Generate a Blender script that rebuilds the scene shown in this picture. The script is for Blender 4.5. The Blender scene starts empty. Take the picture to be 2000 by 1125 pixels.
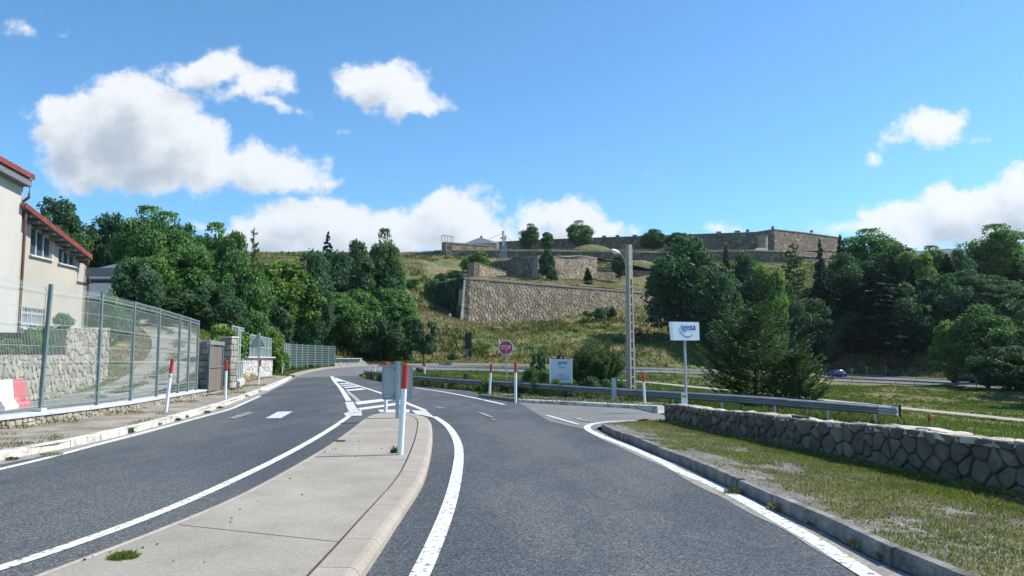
import bpy, math, random
import numpy as np
from mathutils import Vector
from mathutils.geometry import delaunay_2d_cdt, tessellate_polygon
random.seed(7); rng = np.random.default_rng(7)
R = math.radians
S = bpy.context.scene
COL = S.collection

# ------------------------------------------------------------------ camera, sky, sun, exposure
F = 1500.0; PITCH = math.atan(137.5/1500); H = 1.5
cam = bpy.data.cameras.new('camera'); cam.sensor_width = 36; cam.lens = 36*F/2000; cam.clip_end = 12000; cam.clip_start = .05
camo = bpy.data.objects.new('camera', cam); COL.objects.link(camo)
camo.location = (0, 0, H); camo.rotation_euler = (math.pi/2+PITCH, 0, 0); S.camera = camo
SUN_AZ, SUN_EL = R(79), R(47)          # azimuth clockwise from +Y
S.view_settings.view_transform = 'Standard'; S.view_settings.look = 'None'
S.view_settings.gamma = 1; S.view_settings.use_curve_mapping = False
S.view_settings.exposure = 0.5
sun = bpy.data.lights.new('sun', 'SUN'); sun.energy = 5.0; sun.angle = R(.53); sun.color = (1, .955, .88)
suno = bpy.data.objects.new('sun', sun); COL.objects.link(suno)
sd = Vector((math.sin(SUN_AZ)*math.cos(SUN_EL), math.cos(SUN_AZ)*math.cos(SUN_EL), math.sin(SUN_EL)))
suno.rotation_euler = sd.to_track_quat('Z', 'Y').to_euler(); suno.location = (60, 10, 60)

def ray(u, v):
    x = (u-1000)/F; y = (562.5-v)/F; c, s = math.cos(PITCH), math.sin(PITCH)
    dy = c-y*s; return x/dy, (s+y*c)/dy
def P(u, v, d):
    rx, rz = ray(u, v); return Vector((rx*d, d, H+rz*d))
def Z0(y): return 0.0 if y < 70 else (y-70)*.012
def G(u, v, z=0.0):
    rx, rz = ray(u, v); t = 10.0
    for _ in range(40):
        t = (H-z-Z0(t))/max(-rz, .004)*.5+t*.5
    return Vector((rx*t, t, z+Z0(t)))

# --- world: sky with clouds set in directions
W = bpy.data.worlds.new('World'); S.world = W; W.use_nodes = True
nt = W.node_tree; nt.nodes.clear()
def nd(nt, t, **k):
    n = nt.nodes.new(t)
    for a, b in k.items():
        if a.startswith('i_'):
            key = a[2:]; key = int(key) if key.isdigit() else key
            n.inputs[key].default_value = b
        else: setattr(n, a, b)
    return n
def mth(nt, op, a, b=None, c=None, clamp=False):
    n = nt.nodes.new('ShaderNodeMath'); n.operation = op; n.use_clamp = clamp
    for i, x in enumerate((a, b, c)):
        if x is None: continue
        if isinstance(x, (int, float)): n.inputs[i].default_value = x
        else: nt.links.new(x, n.inputs[i])
    return n.outputs[0]
def vmth(nt, op, a, b=None, c=None):
    n = nt.nodes.new('ShaderNodeVectorMath'); n.operation = op
    for i, x in enumerate((a, b, c)):
        if x is None: continue
        if isinstance(x, (tuple, list)): n.inputs[i].default_value = x
        else: nt.links.new(x, n.inputs[i])
    return n.outputs['Value'] if op in ('LENGTH', 'DOT_PRODUCT') else n.outputs[0]
def sstep(nt, x, lo, hi):
    n = nt.nodes.new('ShaderNodeMapRange'); n.interpolation_type = 'SMOOTHSTEP'
    nt.links.new(x, n.inputs[0]); n.inputs[1].default_value = lo; n.inputs[2].default_value = hi
    return n.outputs[0]
CLOUDS = [(250,245,150,95,1),(120,215,62,40,1),(335,295,105,80,1),(190,305,100,58,1),(320,345,70,45,.9),(290,185,95,45,.95),(160,265,85,70,1),
 (415,140,105,48,.8),(490,165,70,38,.72),(455,190,75,32,.75),(540,212,95,15,.7),(560,165,35,40,.6),
 (505,320,85,48,.95),(560,335,90,42,.95),(640,350,55,18,.8),(590,425,125,42,.95),(560,455,110,55,1),(700,450,140,48,.9),(890,425,95,50,.95),
 (800,462,170,50,.9),(640,480,210,50,1),(960,455,80,45,.85),
 (745,160,78,46,1.0),(800,190,62,38,1),(705,178,50,24,.9),(835,205,30,30,.9),(720,135,28,25,.9),
 (1110,425,72,38,1),(1180,447,70,24,1),(1060,420,42,34,1),(1120,460,120,30,1),(1230,455,40,16,.85),
 (1905,425,125,66,1),(1740,440,120,34,1),(1650,408,30,16,.8),(1962,378,50,34,1),(1800,412,85,36,.95),(1700,415,85,24,.85),(1850,462,170,40,1),(1880,385,40,28,.9),(2010,400,60,70,1),(2100,430,100,60,1),
 (1820,262,80,26,.95),(1750,272,62,20,.9),(1832,240,48,22,.95),(1690,296,22,22,.75),(1900,268,36,12,.8),
 (75,57,72,17,.7),(1222,371,40,11,.7),(1226,330,28,8,.62),(1420,448,44,12,.85),(385,440,70,24,.6),(660,248,24,10,.62),(935,220,20,6,.5)]
cg = bpy.data.node_groups.new('cloud_field', 'ShaderNodeTree')
cg.interface.new_socket('P', in_out='INPUT', socket_type='NodeSocketVector')
cg.interface.new_socket('F', in_out='OUTPUT', socket_type='NodeSocketFloat')
gi = cg.nodes.new('NodeGroupInput'); go = cg.nodes.new('NodeGroupOutput')
nz = nd(cg, 'ShaderNodeTexNoise'); nz.inputs['Scale'].default_value = 9; nz.inputs['Detail'].default_value = 3
cg.links.new(gi.outputs[0], nz.inputs['Vector'])
wp = vmth(cg, 'MULTIPLY_ADD', vmth(cg, 'SUBTRACT', nz.outputs['Color'], (.5, .5, .5)), (.075, .06, 0), gi.outputs[0])
acc = None
for (cx, cy, ax, ay, k) in CLOUDS:
    a, b = ray(cx, cy); rx_, ry_ = ax*1.34/F, ay*1.34/F
    v = vmth(cg, 'MULTIPLY_ADD', wp, (1/rx_, 1/ry_, 0), (-a/rx_, -b/ry_, 0))
    l = vmth(cg, 'LENGTH', v)
    e = mth(cg, 'MULTIPLY_ADD', l, -min(ry_*22, 1.3), k*min(ry_*22, 1.3))
    acc = e if acc is None else mth(cg, 'SMOOTH_MAX', acc, e, .12)
n2 = nd(cg, 'ShaderNodeTexNoise'); n2.inputs['Scale'].default_value = 17; n2.inputs['Detail'].default_value = 9; n2.inputs['Roughness'].default_value = .64
cg.links.new(gi.outputs[0], n2.inputs['Vector'])
fld = mth(cg, 'MULTIPLY_ADD', mth(cg, 'SUBTRACT', n2.outputs[0], .5), 1.7, acc)
cg.links.new(fld, go.inputs[0])
sky = nd(nt, 'ShaderNodeTexSky', sky_type='NISHITA', sun_disc=False, sun_elevation=SUN_EL, sun_rotation=SUN_AZ, altitude=1600, air_density=1.0, dust_density=.35, ozone_density=1.8)
tc = nd(nt, 'ShaderNodeTexCoord'); sp = nd(nt, 'ShaderNodeSeparateXYZ'); nt.links.new(tc.outputs['Generated'], sp.inputs[0])
dy = mth(nt, 'MAXIMUM', sp.outputs[1], .08)
cb = nd(nt, 'ShaderNodeCombineXYZ'); nt.links.new(mth(nt, 'DIVIDE', sp.outputs[0], dy), cb.inputs[0]); nt.links.new(mth(nt, 'DIVIDE', sp.outputs[2], dy), cb.inputs[1])
g1 = nd(nt, 'ShaderNodeGroup', node_tree=cg); nt.links.new(cb.outputs[0], g1.inputs[0])
g2 = nd(nt, 'ShaderNodeGroup', node_tree=cg); nt.links.new(vmth(nt, 'ADD', cb.outputs[0], (.022, .03, 0)), g2.inputs[0])
inner = mth(nt, 'MULTIPLY', sstep(nt, sp.outputs[1], .3, .55), 1.0)
# the rest of the sky carries scattered cumulus too
nb = nd(nt, 'ShaderNodeTexNoise'); nb.inputs['Scale'].default_value = 3.2; nb.inputs['Detail'].default_value = 7
nt.links.new(tc.outputs['Generated'], nb.inputs['Vector'])
outm = mth(nt, 'SUBTRACT', 1.0, inner)
dens = mth(nt, 'ADD', mth(nt, 'MULTIPLY', sstep(nt, g1.outputs[0], .02, .42), inner), mth(nt, 'MULTIPLY', sstep(nt, nb.outputs[0], .60, .72), outm), clamp=True)
dens = mth(nt, 'MULTIPLY', dens, .97)
sh = sstep(nt, g2.outputs[0], .1, 1.35)
mixc = nd(nt, 'ShaderNodeMix', data_type='RGBA'); nt.links.new(sh, mixc.inputs[0])
CLW = 1.0
mixc.inputs[6].default_value = (.80*CLW, .82*CLW, .84*CLW, 1); mixc.inputs[7].default_value = (.40*CLW, .455*CLW, .52*CLW, 1)
bgs = nd(nt, 'ShaderNodeBackground'); bgs.inputs[1].default_value = .125
tint = nd(nt, 'ShaderNodeMix', data_type='RGBA', blend_type='MULTIPLY'); tint.inputs[0].default_value = 1; tint.inputs[7].default_value = (.58, 1.03, 1.22, 1)
nt.links.new(sky.outputs[0], tint.inputs[6]); nt.links.new(tint.outputs[2], bgs.inputs[0])
bgc = nd(nt, 'ShaderNodeBackground'); nt.links.new(mixc.outputs[2], bgc.inputs[0]); bgc.inputs[1].default_value = .86
mxs = nd(nt, 'ShaderNodeMixShader'); nt.links.new(dens, mxs.inputs[0]); nt.links.new(bgs.outputs[0], mxs.inputs[1]); nt.links.new(bgc.outputs[0], mxs.inputs[2])
wo = nd(nt, 'ShaderNodeOutputWorld'); nt.links.new(mxs.outputs[0], wo.inputs[0])

# ------------------------------------------------------------------ materials
MATS = {}
def rgb(c): return (c[0], c[1], c[2], 1) if not isinstance(c, (int, float)) else (c, c, c, 1)
def mat(name, stops, scale=2.0, detail=5, rough=.9, metal=0, bump=0, bscale=None, fine=0, fscale=60, isl=0, obr=0, big=0, bigscale=.12, bigcol=None, translucent=0, voro=None, spec=.3, stretch=None, dist=.02):
    """stops: list of (position, colour) over fractal noise. fine: speckle amount. isl/obr: value jitter per island / object.
    big/bigcol: large patches of another colour. voro: (scale, dark, bump) masonry cells."""
    m = bpy.data.materials.new(name); m.use_nodes = True; t = m.node_tree; t.nodes.clear(); MATS[name] = m
    ge = nd(t, 'ShaderNodeNewGeometry'); pos = ge.outputs['Position']
    if stretch: pos = vmth(t, 'MULTIPLY', pos, stretch)
    n = nd(t, 'ShaderNodeTexNoise'); n.inputs['Scale'].default_value = scale; n.inputs['Detail'].default_value = detail; n.inputs['Roughness'].default_value = .6
    t.links.new(pos, n.inputs['Vector'])
    rp = nd(t, 'ShaderNodeValToRGB'); t.links.new(n.outputs[0], rp.inputs[0])
    e = rp.color_ramp.elements
    if len(stops) == 1: stops = [stops[0], (1, stops[0][1])]
    e[0].position, e[0].color = stops[0][0], rgb(stops[0][1]); e[1].position, e[1].color = stops[-1][0], rgb(stops[-1][1])
    for p_, c_ in stops[1:-1]: x = e.new(p_); x.color = rgb(c_)
    col = rp.outputs[0]; hgt = n.outputs[0]
    def mixv(fac, a, b, mode='MIX'):
        x = nd(t, 'ShaderNodeMix', data_type='RGBA', blend_type=mode)
        for i, q in ((0, fac), (6, a), (7, b)):
            if isinstance(q, (int, float)) and i == 0: x.inputs[0].default_value = q
            elif isinstance(q, (tuple, int, float)): x.inputs[i].default_value = rgb(q)
            else: t.links.new(q, x.inputs[i])
        return x.outputs[2]
    if bigcol is not None:
        nb = nd(t, 'ShaderNodeTexNoise'); nb.inputs['Scale'].default_value = bigscale; nb.inputs['Detail'].default_value = 6; nb.inputs['Roughness'].default_value = .65
        t.links.new(pos, nb.inputs['Vector'])
        col = mixv(mth(t, 'MULTIPLY', sstep(t, nb.outputs[0], .44, .58), big), col, bigcol)
    if voro:
        vs, vd, vb = voro
        v = nd(t, 'ShaderNodeTexVoronoi', feature='DISTANCE_TO_EDGE'); v.inputs['Scale'].default_value = vs
        v2 = nd(t, 'ShaderNodeTexVoronoi'); v2.inputs['Scale'].default_value = vs
        vp = vmth(t, 'MULTIPLY', ge.outputs['Position'], (1, 1, 1.7))
        t.links.new(vp, v.inputs['Vector']); t.links.new(vp, v2.inputs['Vector'])
        j = sstep(t, v.outputs['Distance'], 0.0, .09)
        sx = nd(t, 'ShaderNodeSeparateXYZ'); t.links.new(v2.outputs['Color'], sx.inputs[0])
        jit = mth(t, 'MULTIPLY_ADD', sx.outputs[0], .7, .65)
        col = mixv(1.0, col, cmb(t, jit), 'MULTIPLY')
        col = mixv(j, tuple(vd), col)
        hgt = mth(t, 'MULTIPLY_ADD', hgt, .3, j)
    if fine:
        w = nd(t, 'ShaderNodeTexVoronoi'); w.inputs['Scale'].default_value = fscale; t.links.new(ge.outputs['Position'], w.inputs['Vector'])
        sx = nd(t, 'ShaderNodeSeparateXYZ'); t.links.new(w.outputs['Color'], sx.inputs[0])
        val = mth(t, 'MULTIPLY_ADD', mth(t, 'POWER', sx.outputs[0], 2.2), fine*2.4, 1-fine)
        col = mixv(1.0, col, cmb(t, val), 'MULTIPLY')
    if isl or obr:
        oi = nd(t, 'ShaderNodeObjectInfo')
        src = ge.outputs['Random Per Island'] if isl else oi.outputs['Random']
        val = mth(t, 'MULTIPLY_ADD', src, 2*(isl or obr), 1-(isl or obr))
        if isl and obr: val = mth(t, 'MULTIPLY', val, mth(t, 'MULTIPLY_ADD', oi.outputs['Random'], 2*obr, 1-obr))
        col = mixv(1.0, col, cmb(t, val), 'MULTIPLY')
    bs = nd(t, 'ShaderNodeBsdfPrincipled'); t.links.new(col, bs.inputs['Base Color'])
    bs.inputs['Roughness'].default_value = rough; bs.inputs['Metallic'].default_value = metal; bs.inputs['Specular IOR Level'].default_value = spec
    if bump:
        b = nd(t, 'ShaderNodeBump'); b.inputs['Strength'].default_value = bump; b.inputs['Distance'].default_value = dist
        if bscale:
            n3 = nd(t, 'ShaderNodeTexNoise'); n3.inputs['Scale'].default_value = bscale; n3.inputs['Detail'].default_value = 4
            t.links.new(ge.outputs['Position'], n3.inputs['Vector']); hgt = n3.outputs[0]
        t.links.new(hgt, b.inputs['Height']); t.links.new(b.outputs[0], bs.inputs['Normal'])
    out = nd(t, 'ShaderNodeOutputMaterial'); sh_ = bs.outputs[0]
    if translucent:
        tr = nd(t, 'ShaderNodeBsdfTranslucent'); t.links.new(mixv(1.0, col, (1.25, 1.45, .55), 'MULTIPLY'), tr.inputs[0])
        mx = nd(t, 'ShaderNodeMixShader'); mx.inputs[0].default_value = translucent
        t.links.new(sh_, mx.inputs[1]); t.links.new(tr.outputs[0], mx.inputs[2]); sh_ = mx.outputs[0]
    t.links.new(sh_, out.inputs[0]); return m
def cmb(t, v):
    c = nd(t, 'ShaderNodeCombineXYZ')
    for i in range(3): t.links.new(v, c.inputs[i])
    return c.outputs[0]

asphalt = mat('asphalt', [(.3, (.058, .068, .076)), (.7, (.092, .105, .114))], scale=.5, rough=.82, fine=.55, fscale=80, bump=.5, bscale=70, big=.7, bigscale=.3, bigcol=(.128, .131, .13), dist=.012, stretch=(1, .35, 1))
asphalt_old = mat('asphalt_old', [(.3, (.15, .15, .145)), (.7, (.21, .21, .20))], scale=1.1, fine=.35, fscale=60, bump=.3, bscale=60, dist=.01)
asphalt_far = mat('asphalt_far', [(.3, (.13, .135, .14)), (.7, (.17, .175, .18))], scale=.2)
paint_white = mat('paint_white', [(.36, (.13, .135, .14)), (.42, (.46, .46, .45)), (.50, (.66, .67, .65)), (.8, (.76, .77, .75))], scale=17, detail=8, rough=.7, fine=.12, fscale=70)
paint_worn = mat('paint_worn', [(.36, (.14, .145, .15)), (.46, (.50, .50, .485)), (.8, (.68, .68, .66))], scale=14, detail=9, rough=.8)
paint_faded = mat('paint_faded', [(.38, (.09, .094, .10)), (.52, (.22, .222, .225)), (.65, (.42, .42, .41))], scale=7, detail=9, rough=.8)
concrete = mat('concrete', [(.25, (.27, .24, .195)), (.5, (.335, .30, .25)), (.75, (.385, .35, .295))], scale=1.6, detail=9, fine=.16, fscale=120, bump=.35, bscale=22, big=.35, bigscale=.6, bigcol=(.25, .23, .195), dist=.008)
concrete_kerb = mat('concrete_kerb', [(.25, (.29, .25, .205)), (.75, (.40, .355, .295))], scale=2.5, detail=8, fine=.14, fscale=140, obr=.04, bump=.25, bscale=30, dist=.008)
kerb_dirty = mat('kerb_dirty', [(.3, (.09, .08, .07)), (.5, (.21, .195, .175)), (.75, (.34, .315, .275))], scale=5, detail=8, fine=.2, fscale=90, obr=.12, bump=.5, bscale=25, dist=.01)
kerb_white = mat('kerb_white', [(.3, (.22, .195, .155)), (.43, (.46, .43, .365)), (.55, (.62, .60, .53)), (.8, (.70, .685, .61))], scale=5, detail=8, obr=.05, bump=.3, bscale=30, dist=.01)
gutter = mat('gutter', [(.3, (.20, .18, .16)), (.7, (.34, .32, .29))], scale=4, detail=8, fine=.2, fscale=60)
coping = mat('coping', [(.3, (.45, .45, .43)), (.7, (.58, .58, .56))], scale=3, detail=7, fine=.08, fscale=100)
dirt = mat('dirt', [(.28, (.13, .15, .06)), (.42, (.24, .20, .155)), (.6, (.34, .30, .265)), (.8, (.40, .36, .32))], scale=1.2, detail=9, fine=.25, fscale=50, bump=.6, bscale=18, dist=.03)
gravel = mat('gravel_ground', [(.30, (.10, .11, .045)), (.45, (.155, .135, .105)), (.60, (.23, .21, .18)), (.8, (.29, .27, .24))], scale=1.6, detail=9, fine=.4, fscale=45, bump=.8, bscale=40, dist=.03)
gravel_road = mat('gravel_drive', [(.36, (.12, .135, .06)), (.5, (.25, .23, .205)), (.75, (.31, .29, .265))], scale=.7, detail=9, fine=.2, fscale=20, bump=.5, bscale=12, dist=.03)
meadow = mat('meadow_ground', [(.30, (.045, .068, .020)), (.48, (.092, .118, .036)), (.62, (.145, .145, .052)), (.8, (.185, .165, .074))], scale=.35, detail=10, fine=.32, fscale=2.5, bump=1, bscale=1.6, big=.75, bigscale=.055, bigcol=(.235, .17, .085), stretch=(1, 1, 2.4), dist=.25)
terrace = mat('terrace_grass', [(.3, (.10, .105, .04)), (.6, (.19, .165, .08)), (.8, (.24, .20, .11))], scale=.4, detail=10, fine=.25, fscale=2, bump=1, bscale=1.2, big=.6, bigscale=.09, bigcol=(.12, .135, .05), dist=.25)
stone_warm = mat('stone_warm', [(.25, (.17, .15, .115)), (.5, (.30, .27, .215)), (.75, (.42, .385, .32))], scale=3.2, detail=8, isl=.22, obr=.2, bump=.6, bscale=16, dist=.03)
stone_grey = mat('stone_grey', [(.25, (.08, .068, .055)), (.55, (.155, .13, .10)), (.8, (.25, .205, .155))], scale=4.5, detail=9, obr=.28, bump=.8, bscale=22, dist=.02)
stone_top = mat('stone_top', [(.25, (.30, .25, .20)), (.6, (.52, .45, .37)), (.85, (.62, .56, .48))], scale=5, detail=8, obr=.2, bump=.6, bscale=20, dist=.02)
mortar = mat('mortar', [(.3, (.06, .052, .042)), (.7, (.10, .088, .070))], scale=3)
mortar_light = mat('mortar_light', [(.3, (.15, .135, .11)), (.7, (.23, .205, .17))], scale=3)
stone_pale = mat('stone_pale', [(.25, (.36, .345, .32)), (.75, (.60, .58, .54))], scale=3, detail=7, obr=.15, bump=.5, bscale=14, dist=.03)
stone_dark = mat('stone_dark', [(.25, (.17, .165, .15)), (.75, (.36, .35, .32))], scale=5, detail=7, obr=.2, bump=.7, bscale=14, dist=.04)
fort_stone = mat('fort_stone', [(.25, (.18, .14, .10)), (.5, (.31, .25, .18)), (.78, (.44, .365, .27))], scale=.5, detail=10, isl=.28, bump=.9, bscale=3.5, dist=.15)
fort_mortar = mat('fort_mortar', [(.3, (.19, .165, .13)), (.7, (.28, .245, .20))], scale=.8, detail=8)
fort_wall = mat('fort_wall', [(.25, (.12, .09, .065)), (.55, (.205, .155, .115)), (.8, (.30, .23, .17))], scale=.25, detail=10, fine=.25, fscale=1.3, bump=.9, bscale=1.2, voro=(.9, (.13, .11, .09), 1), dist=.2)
fort_cope = mat('fort_coping', [(.3, (.14, .125, .105)), (.7, (.26, .23, .19))], scale=1.5, detail=7)
fort_quoin = mat('fort_quoin', [(.3, (.30, .28, .25)), (.7, (.42, .39, .35))], scale=1.2, detail=7, obr=.12)
plaster = mat('plaster', [(.25, (.38, .34, .28)), (.75, (.47, .43, .36))], scale=.9, detail=8, bump=.3, bscale=30, big=.25, bigscale=.4, bigcol=(.42, .375, .31), dist=.01)
plaster_w = mat('plaster_white', [(.25, (.44, .42, .375)), (.75, (.50, .48, .43))], scale=.9, detail=8)
red_trim = mat('red_trim', [(.3, (.17, .035, .028)), (.7, (.27, .07, .055))], scale=3, rough=.6)
soffit = mat('soffit_wood', [(.3, (.12, .13, .14)), (.7, (.20, .21, .22))], scale=4)
brownm = mat('brown_metal', [(.3, (.10, .06, .045)), (.7, (.15, .09, .065))], scale=4, rough=.5)
tilem = mat('roof_tile', [(.3, (.28, .12, .07)), (.7, (.42, .20, .12))], scale=3, obr=.15)
slate = mat('slate', [(.3, (.10, .11, .125)), (.7, (.16, .17, .19))], scale=3, rough=.55, isl=.15)
house_wall = mat('house_wall', [(.3, (.22, .20, .17)), (.7, (.30, .27, .23))], scale=2)
galv = mat('galvanised', [(.3, (.30, .32, .335)), (.7, (.42, .44, .455))], scale=2.5, detail=8, rough=.5, metal=.55, obr=.06, bump=.1, bscale=8)
galv_dark = mat('galvanised_weathered', [(.3, (.15, .175, .19)), (.7, (.25, .275, .29))], scale=2.5, detail=8, rough=.5, metal=.35, obr=.08)
signback = mat('sign_back', [(.3, (.40, .42, .42)), (.7, (.46, .48, .48))], scale=6, rough=.6, metal=.3)
post_green = mat('fence_green', [(.3, (.13, .175, .165)), (.7, (.17, .22, .205))], scale=3, rough=.5, obr=.05)
post_pale = mat('fence_wire', [(.3, (.33, .39, .37)), (.7, (.40, .46, .44))], scale=3, rough=.5)  # paler grey-green coat for mesh wires, panel posts and rails
panel_green = mat('fence_panel', [(.3, (.11, .16, .15)), (.7, (.16, .21, .195))], scale=2, rough=.45, obr=.1)
rust = mat('rusted_boards', [(.34, (.12, .125, .12)), (.48, (.17, .165, .155)), (.58, (.20, .12, .065)), (.68, (.15, .13, .11)), (.8, (.11, .115, .11))], scale=1.6, detail=9, rough=.7, stretch=(6, 6, .9), obr=.15)
wh = mat('post_white', [(.3, (.74, .75, .75)), (.7, (.80, .81, .81))], scale=6, rough=.45)
redp = mat('post_red', [(.3, (.42, .035, .028)), (.7, (.52, .05, .04))], scale=6, rough=.45)
sign_red = mat('sign_red', [(.3, (.62, .05, .065)), (.7, (.68, .06, .075))], scale=3, rough=.4)
sign_white = mat('sign_white', [(.3, (.80, .82, .84)), (.7, (.84, .86, .88))], scale=3, rough=.4)
board_grey = mat('board_grey', [(.3, (.60, .62, .65)), (.7, (.64, .66, .69))], scale=3, rough=.5)
blue_l = mat('logo_blue', [(.3, (.02, .15, .42)), (.7, (.02, .22, .50))], scale=3, rough=.4)
blue_d = mat('logo_navy', [(.3, (.02, .05, .22)), (.7, (.025, .06, .26))], scale=3, rough=.4)
blackm = mat('dark_plastic', [(.3, (.02, .02, .022)), (.7, (.035, .035, .038))], scale=4, rough=.5)
yellowm = mat('yellow_sign', [(.3, (.62, .36, .06)), (.7, (.70, .42, .08))], scale=4, rough=.5)
barr_w = mat('barrier_white', [(.3, (.70, .70, .70)), (.7, (.78, .78, .78))], scale=4, rough=.5)
barr_r = mat('barrier_red', [(.3, (.52, .10, .12)), (.7, (.60, .14, .16))], scale=4, rough=.5)
polec = mat('pole_concrete', [(.25, (.29, .265, .22)), (.75, (.38, .35, .295))], scale=2.2, detail=8, fine=.12, fscale=60, bump=.3, bscale=20, dist=.01)
bark = mat('bark', [(.3, (.05, .042, .034)), (.7, (.11, .092, .075))], scale=6, detail=6, bump=.8, bscale=9, dist=.04)
glassm = mat('window_glass', [(.3, (.035, .06, .07)), (.7, (.07, .10, .115))], scale=.8, rough=.08, spec=.8)
glass_bars = mat('curtained_glass', [(.35, (.16, .19, .21)), (.7, (.36, .40, .42))], scale=3, rough=.25, stretch=(12, 12, .6))
frame_w = mat('window_frame', [(.3, (.50, .52, .53)), (.7, (.58, .60, .61))], scale=4, rough=.5)
wood_post = mat('wood_post', [(.3, (.26, .20, .13)), (.7, (.38, .30, .20))], scale=5)
logm = mat('cut_log', [(.3, (.40, .28, .16)), (.7, (.55, .42, .27))], scale=6, obr=.15)
def leafm(name, c1, c2, c3, tr=.33, isl=.35, obr=.12):
    return mat(name, [(.3, c1), (.5, c2), (.72, c3)], scale=.9, detail=4, rough=.6, isl=isl, obr=obr, translucent=tr, spec=.25)
lf_a = leafm('leaf_green', (0.061, 0.127, 0.046), (0.093, 0.184, 0.060), (0.140, 0.237, 0.074))
lf_b = leafm('leaf_dark', (0.039, 0.089, 0.051), (0.059, 0.126, 0.065), (0.087, 0.162, 0.074))
lf_c = leafm('leaf_bright', (0.092, 0.168, 0.042), (0.138, 0.229, 0.057), (0.193, 0.274, 0.077))
lf_fir = leafm('needle_dark', (0.026, 0.058, 0.047), (0.040, 0.086, 0.062), (0.060, 0.114, 0.073), tr=.15)
lf_pine = leafm('needle_pine', (0.049, 0.092, 0.037), (0.074, 0.131, 0.050), (0.105, 0.167, 0.061), tr=.2)
lf_will = leafm('leaf_willow', (.07, .11, .05), (.10, .155, .07), (.15, .20, .10))
lf_grass = leafm('grass_blade', (0.081, 0.122, 0.022), (0.127, 0.163, 0.035), (0.184, 0.194, 0.055), isl=.4)
lf_straw = leafm('straw_blade', (.19, .155, .07), (.27, .215, .105), (.34, .27, .14), tr=.2, isl=.4)
lf_weed = leafm('weed_leaf', (.05, .085, .03), (.08, .115, .04), (.13, .15, .06), isl=.4)
flowerm = mat('yellow_flower', [(.3, (.6, .42, .02)), (.7, (.7, .5, .03))], scale=5)
mount = mat('mountain_forest', [(.3, (.012, .022, .018)), (.7, (.022, .034, .024))], scale=.004, detail=8)
car_blue = mat('car_blue', [(.3, (.006, .014, .10)), (.7, (.008, .02, .13))], scale=1, rough=.25, spec=.6, metal=.2)
car_white = mat('car_white', [(.3, (.72, .75, .80)), (.7, (.76, .79, .83))], scale=1, rough=.25, spec=.6)
car_dark = mat('car_black', [(.3, (.012, .013, .015)), (.7, (.02, .021, .024))], scale=1, rough=.25, spec=.6)
tyre = mat('tyre_rubber', [(.3, .015), (.7, .025)], scale=5)
lamp_glass = mat('lamp_glass', [(.3, (.75, .77, .78)), (.7, (.80, .82, .83))], scale=5, rough=.2)
tail_red = mat('tail_lamp', [(.3, (.5, .02, .02)), (.7, (.55, .03, .03))], scale=5, rough=.2)

# ------------------------------------------------------------------ object helpers
def wloc(o):
    v = Vector((0, 0, 0))
    while o is not None: v += o.location; o = o.parent
    return v
def tag(o, label=None, cat=None, group=None, kind=None):
    if label: o['label'] = label
    if cat: o['category'] = cat
    if group: o['group'] = group
    if kind: o['kind'] = kind
    return o
def thing(name, label, cat, loc=(0, 0, 0), group=None):
    o = bpy.data.objects.new(name, None); COL.objects.link(o); o.location = loc; o.empty_display_size = .2
    return tag(o, label, cat, group)
def link(name, me, parent=None):
    o = bpy.data.objects.new(name, me); COL.objects.link(o)
    if parent is not None: o.parent = parent
    return o
def npmesh(name, V, nper, m, smooth=False):
    """V: (N*nper,3) separate faces with nper corners each."""
    n = len(V)//nper; me = bpy.data.meshes.new(name)
    me.vertices.add(len(V)); me.vertices.foreach_set('co', np.asarray(V, dtype=np.float32).ravel())
    me.loops.add(len(V)); me.loops.foreach_set('vertex_index', np.arange(len(V), dtype=np.int32))
    me.polygons.add(n); me.polygons.foreach_set('loop_start', np.arange(0, n*nper, nper, dtype=np.int32))
    me.polygons.foreach_set('loop_total', np.full(n, nper, dtype=np.int32))
    me.update(calc_edges=True); me.materials.append(m); return me
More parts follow.
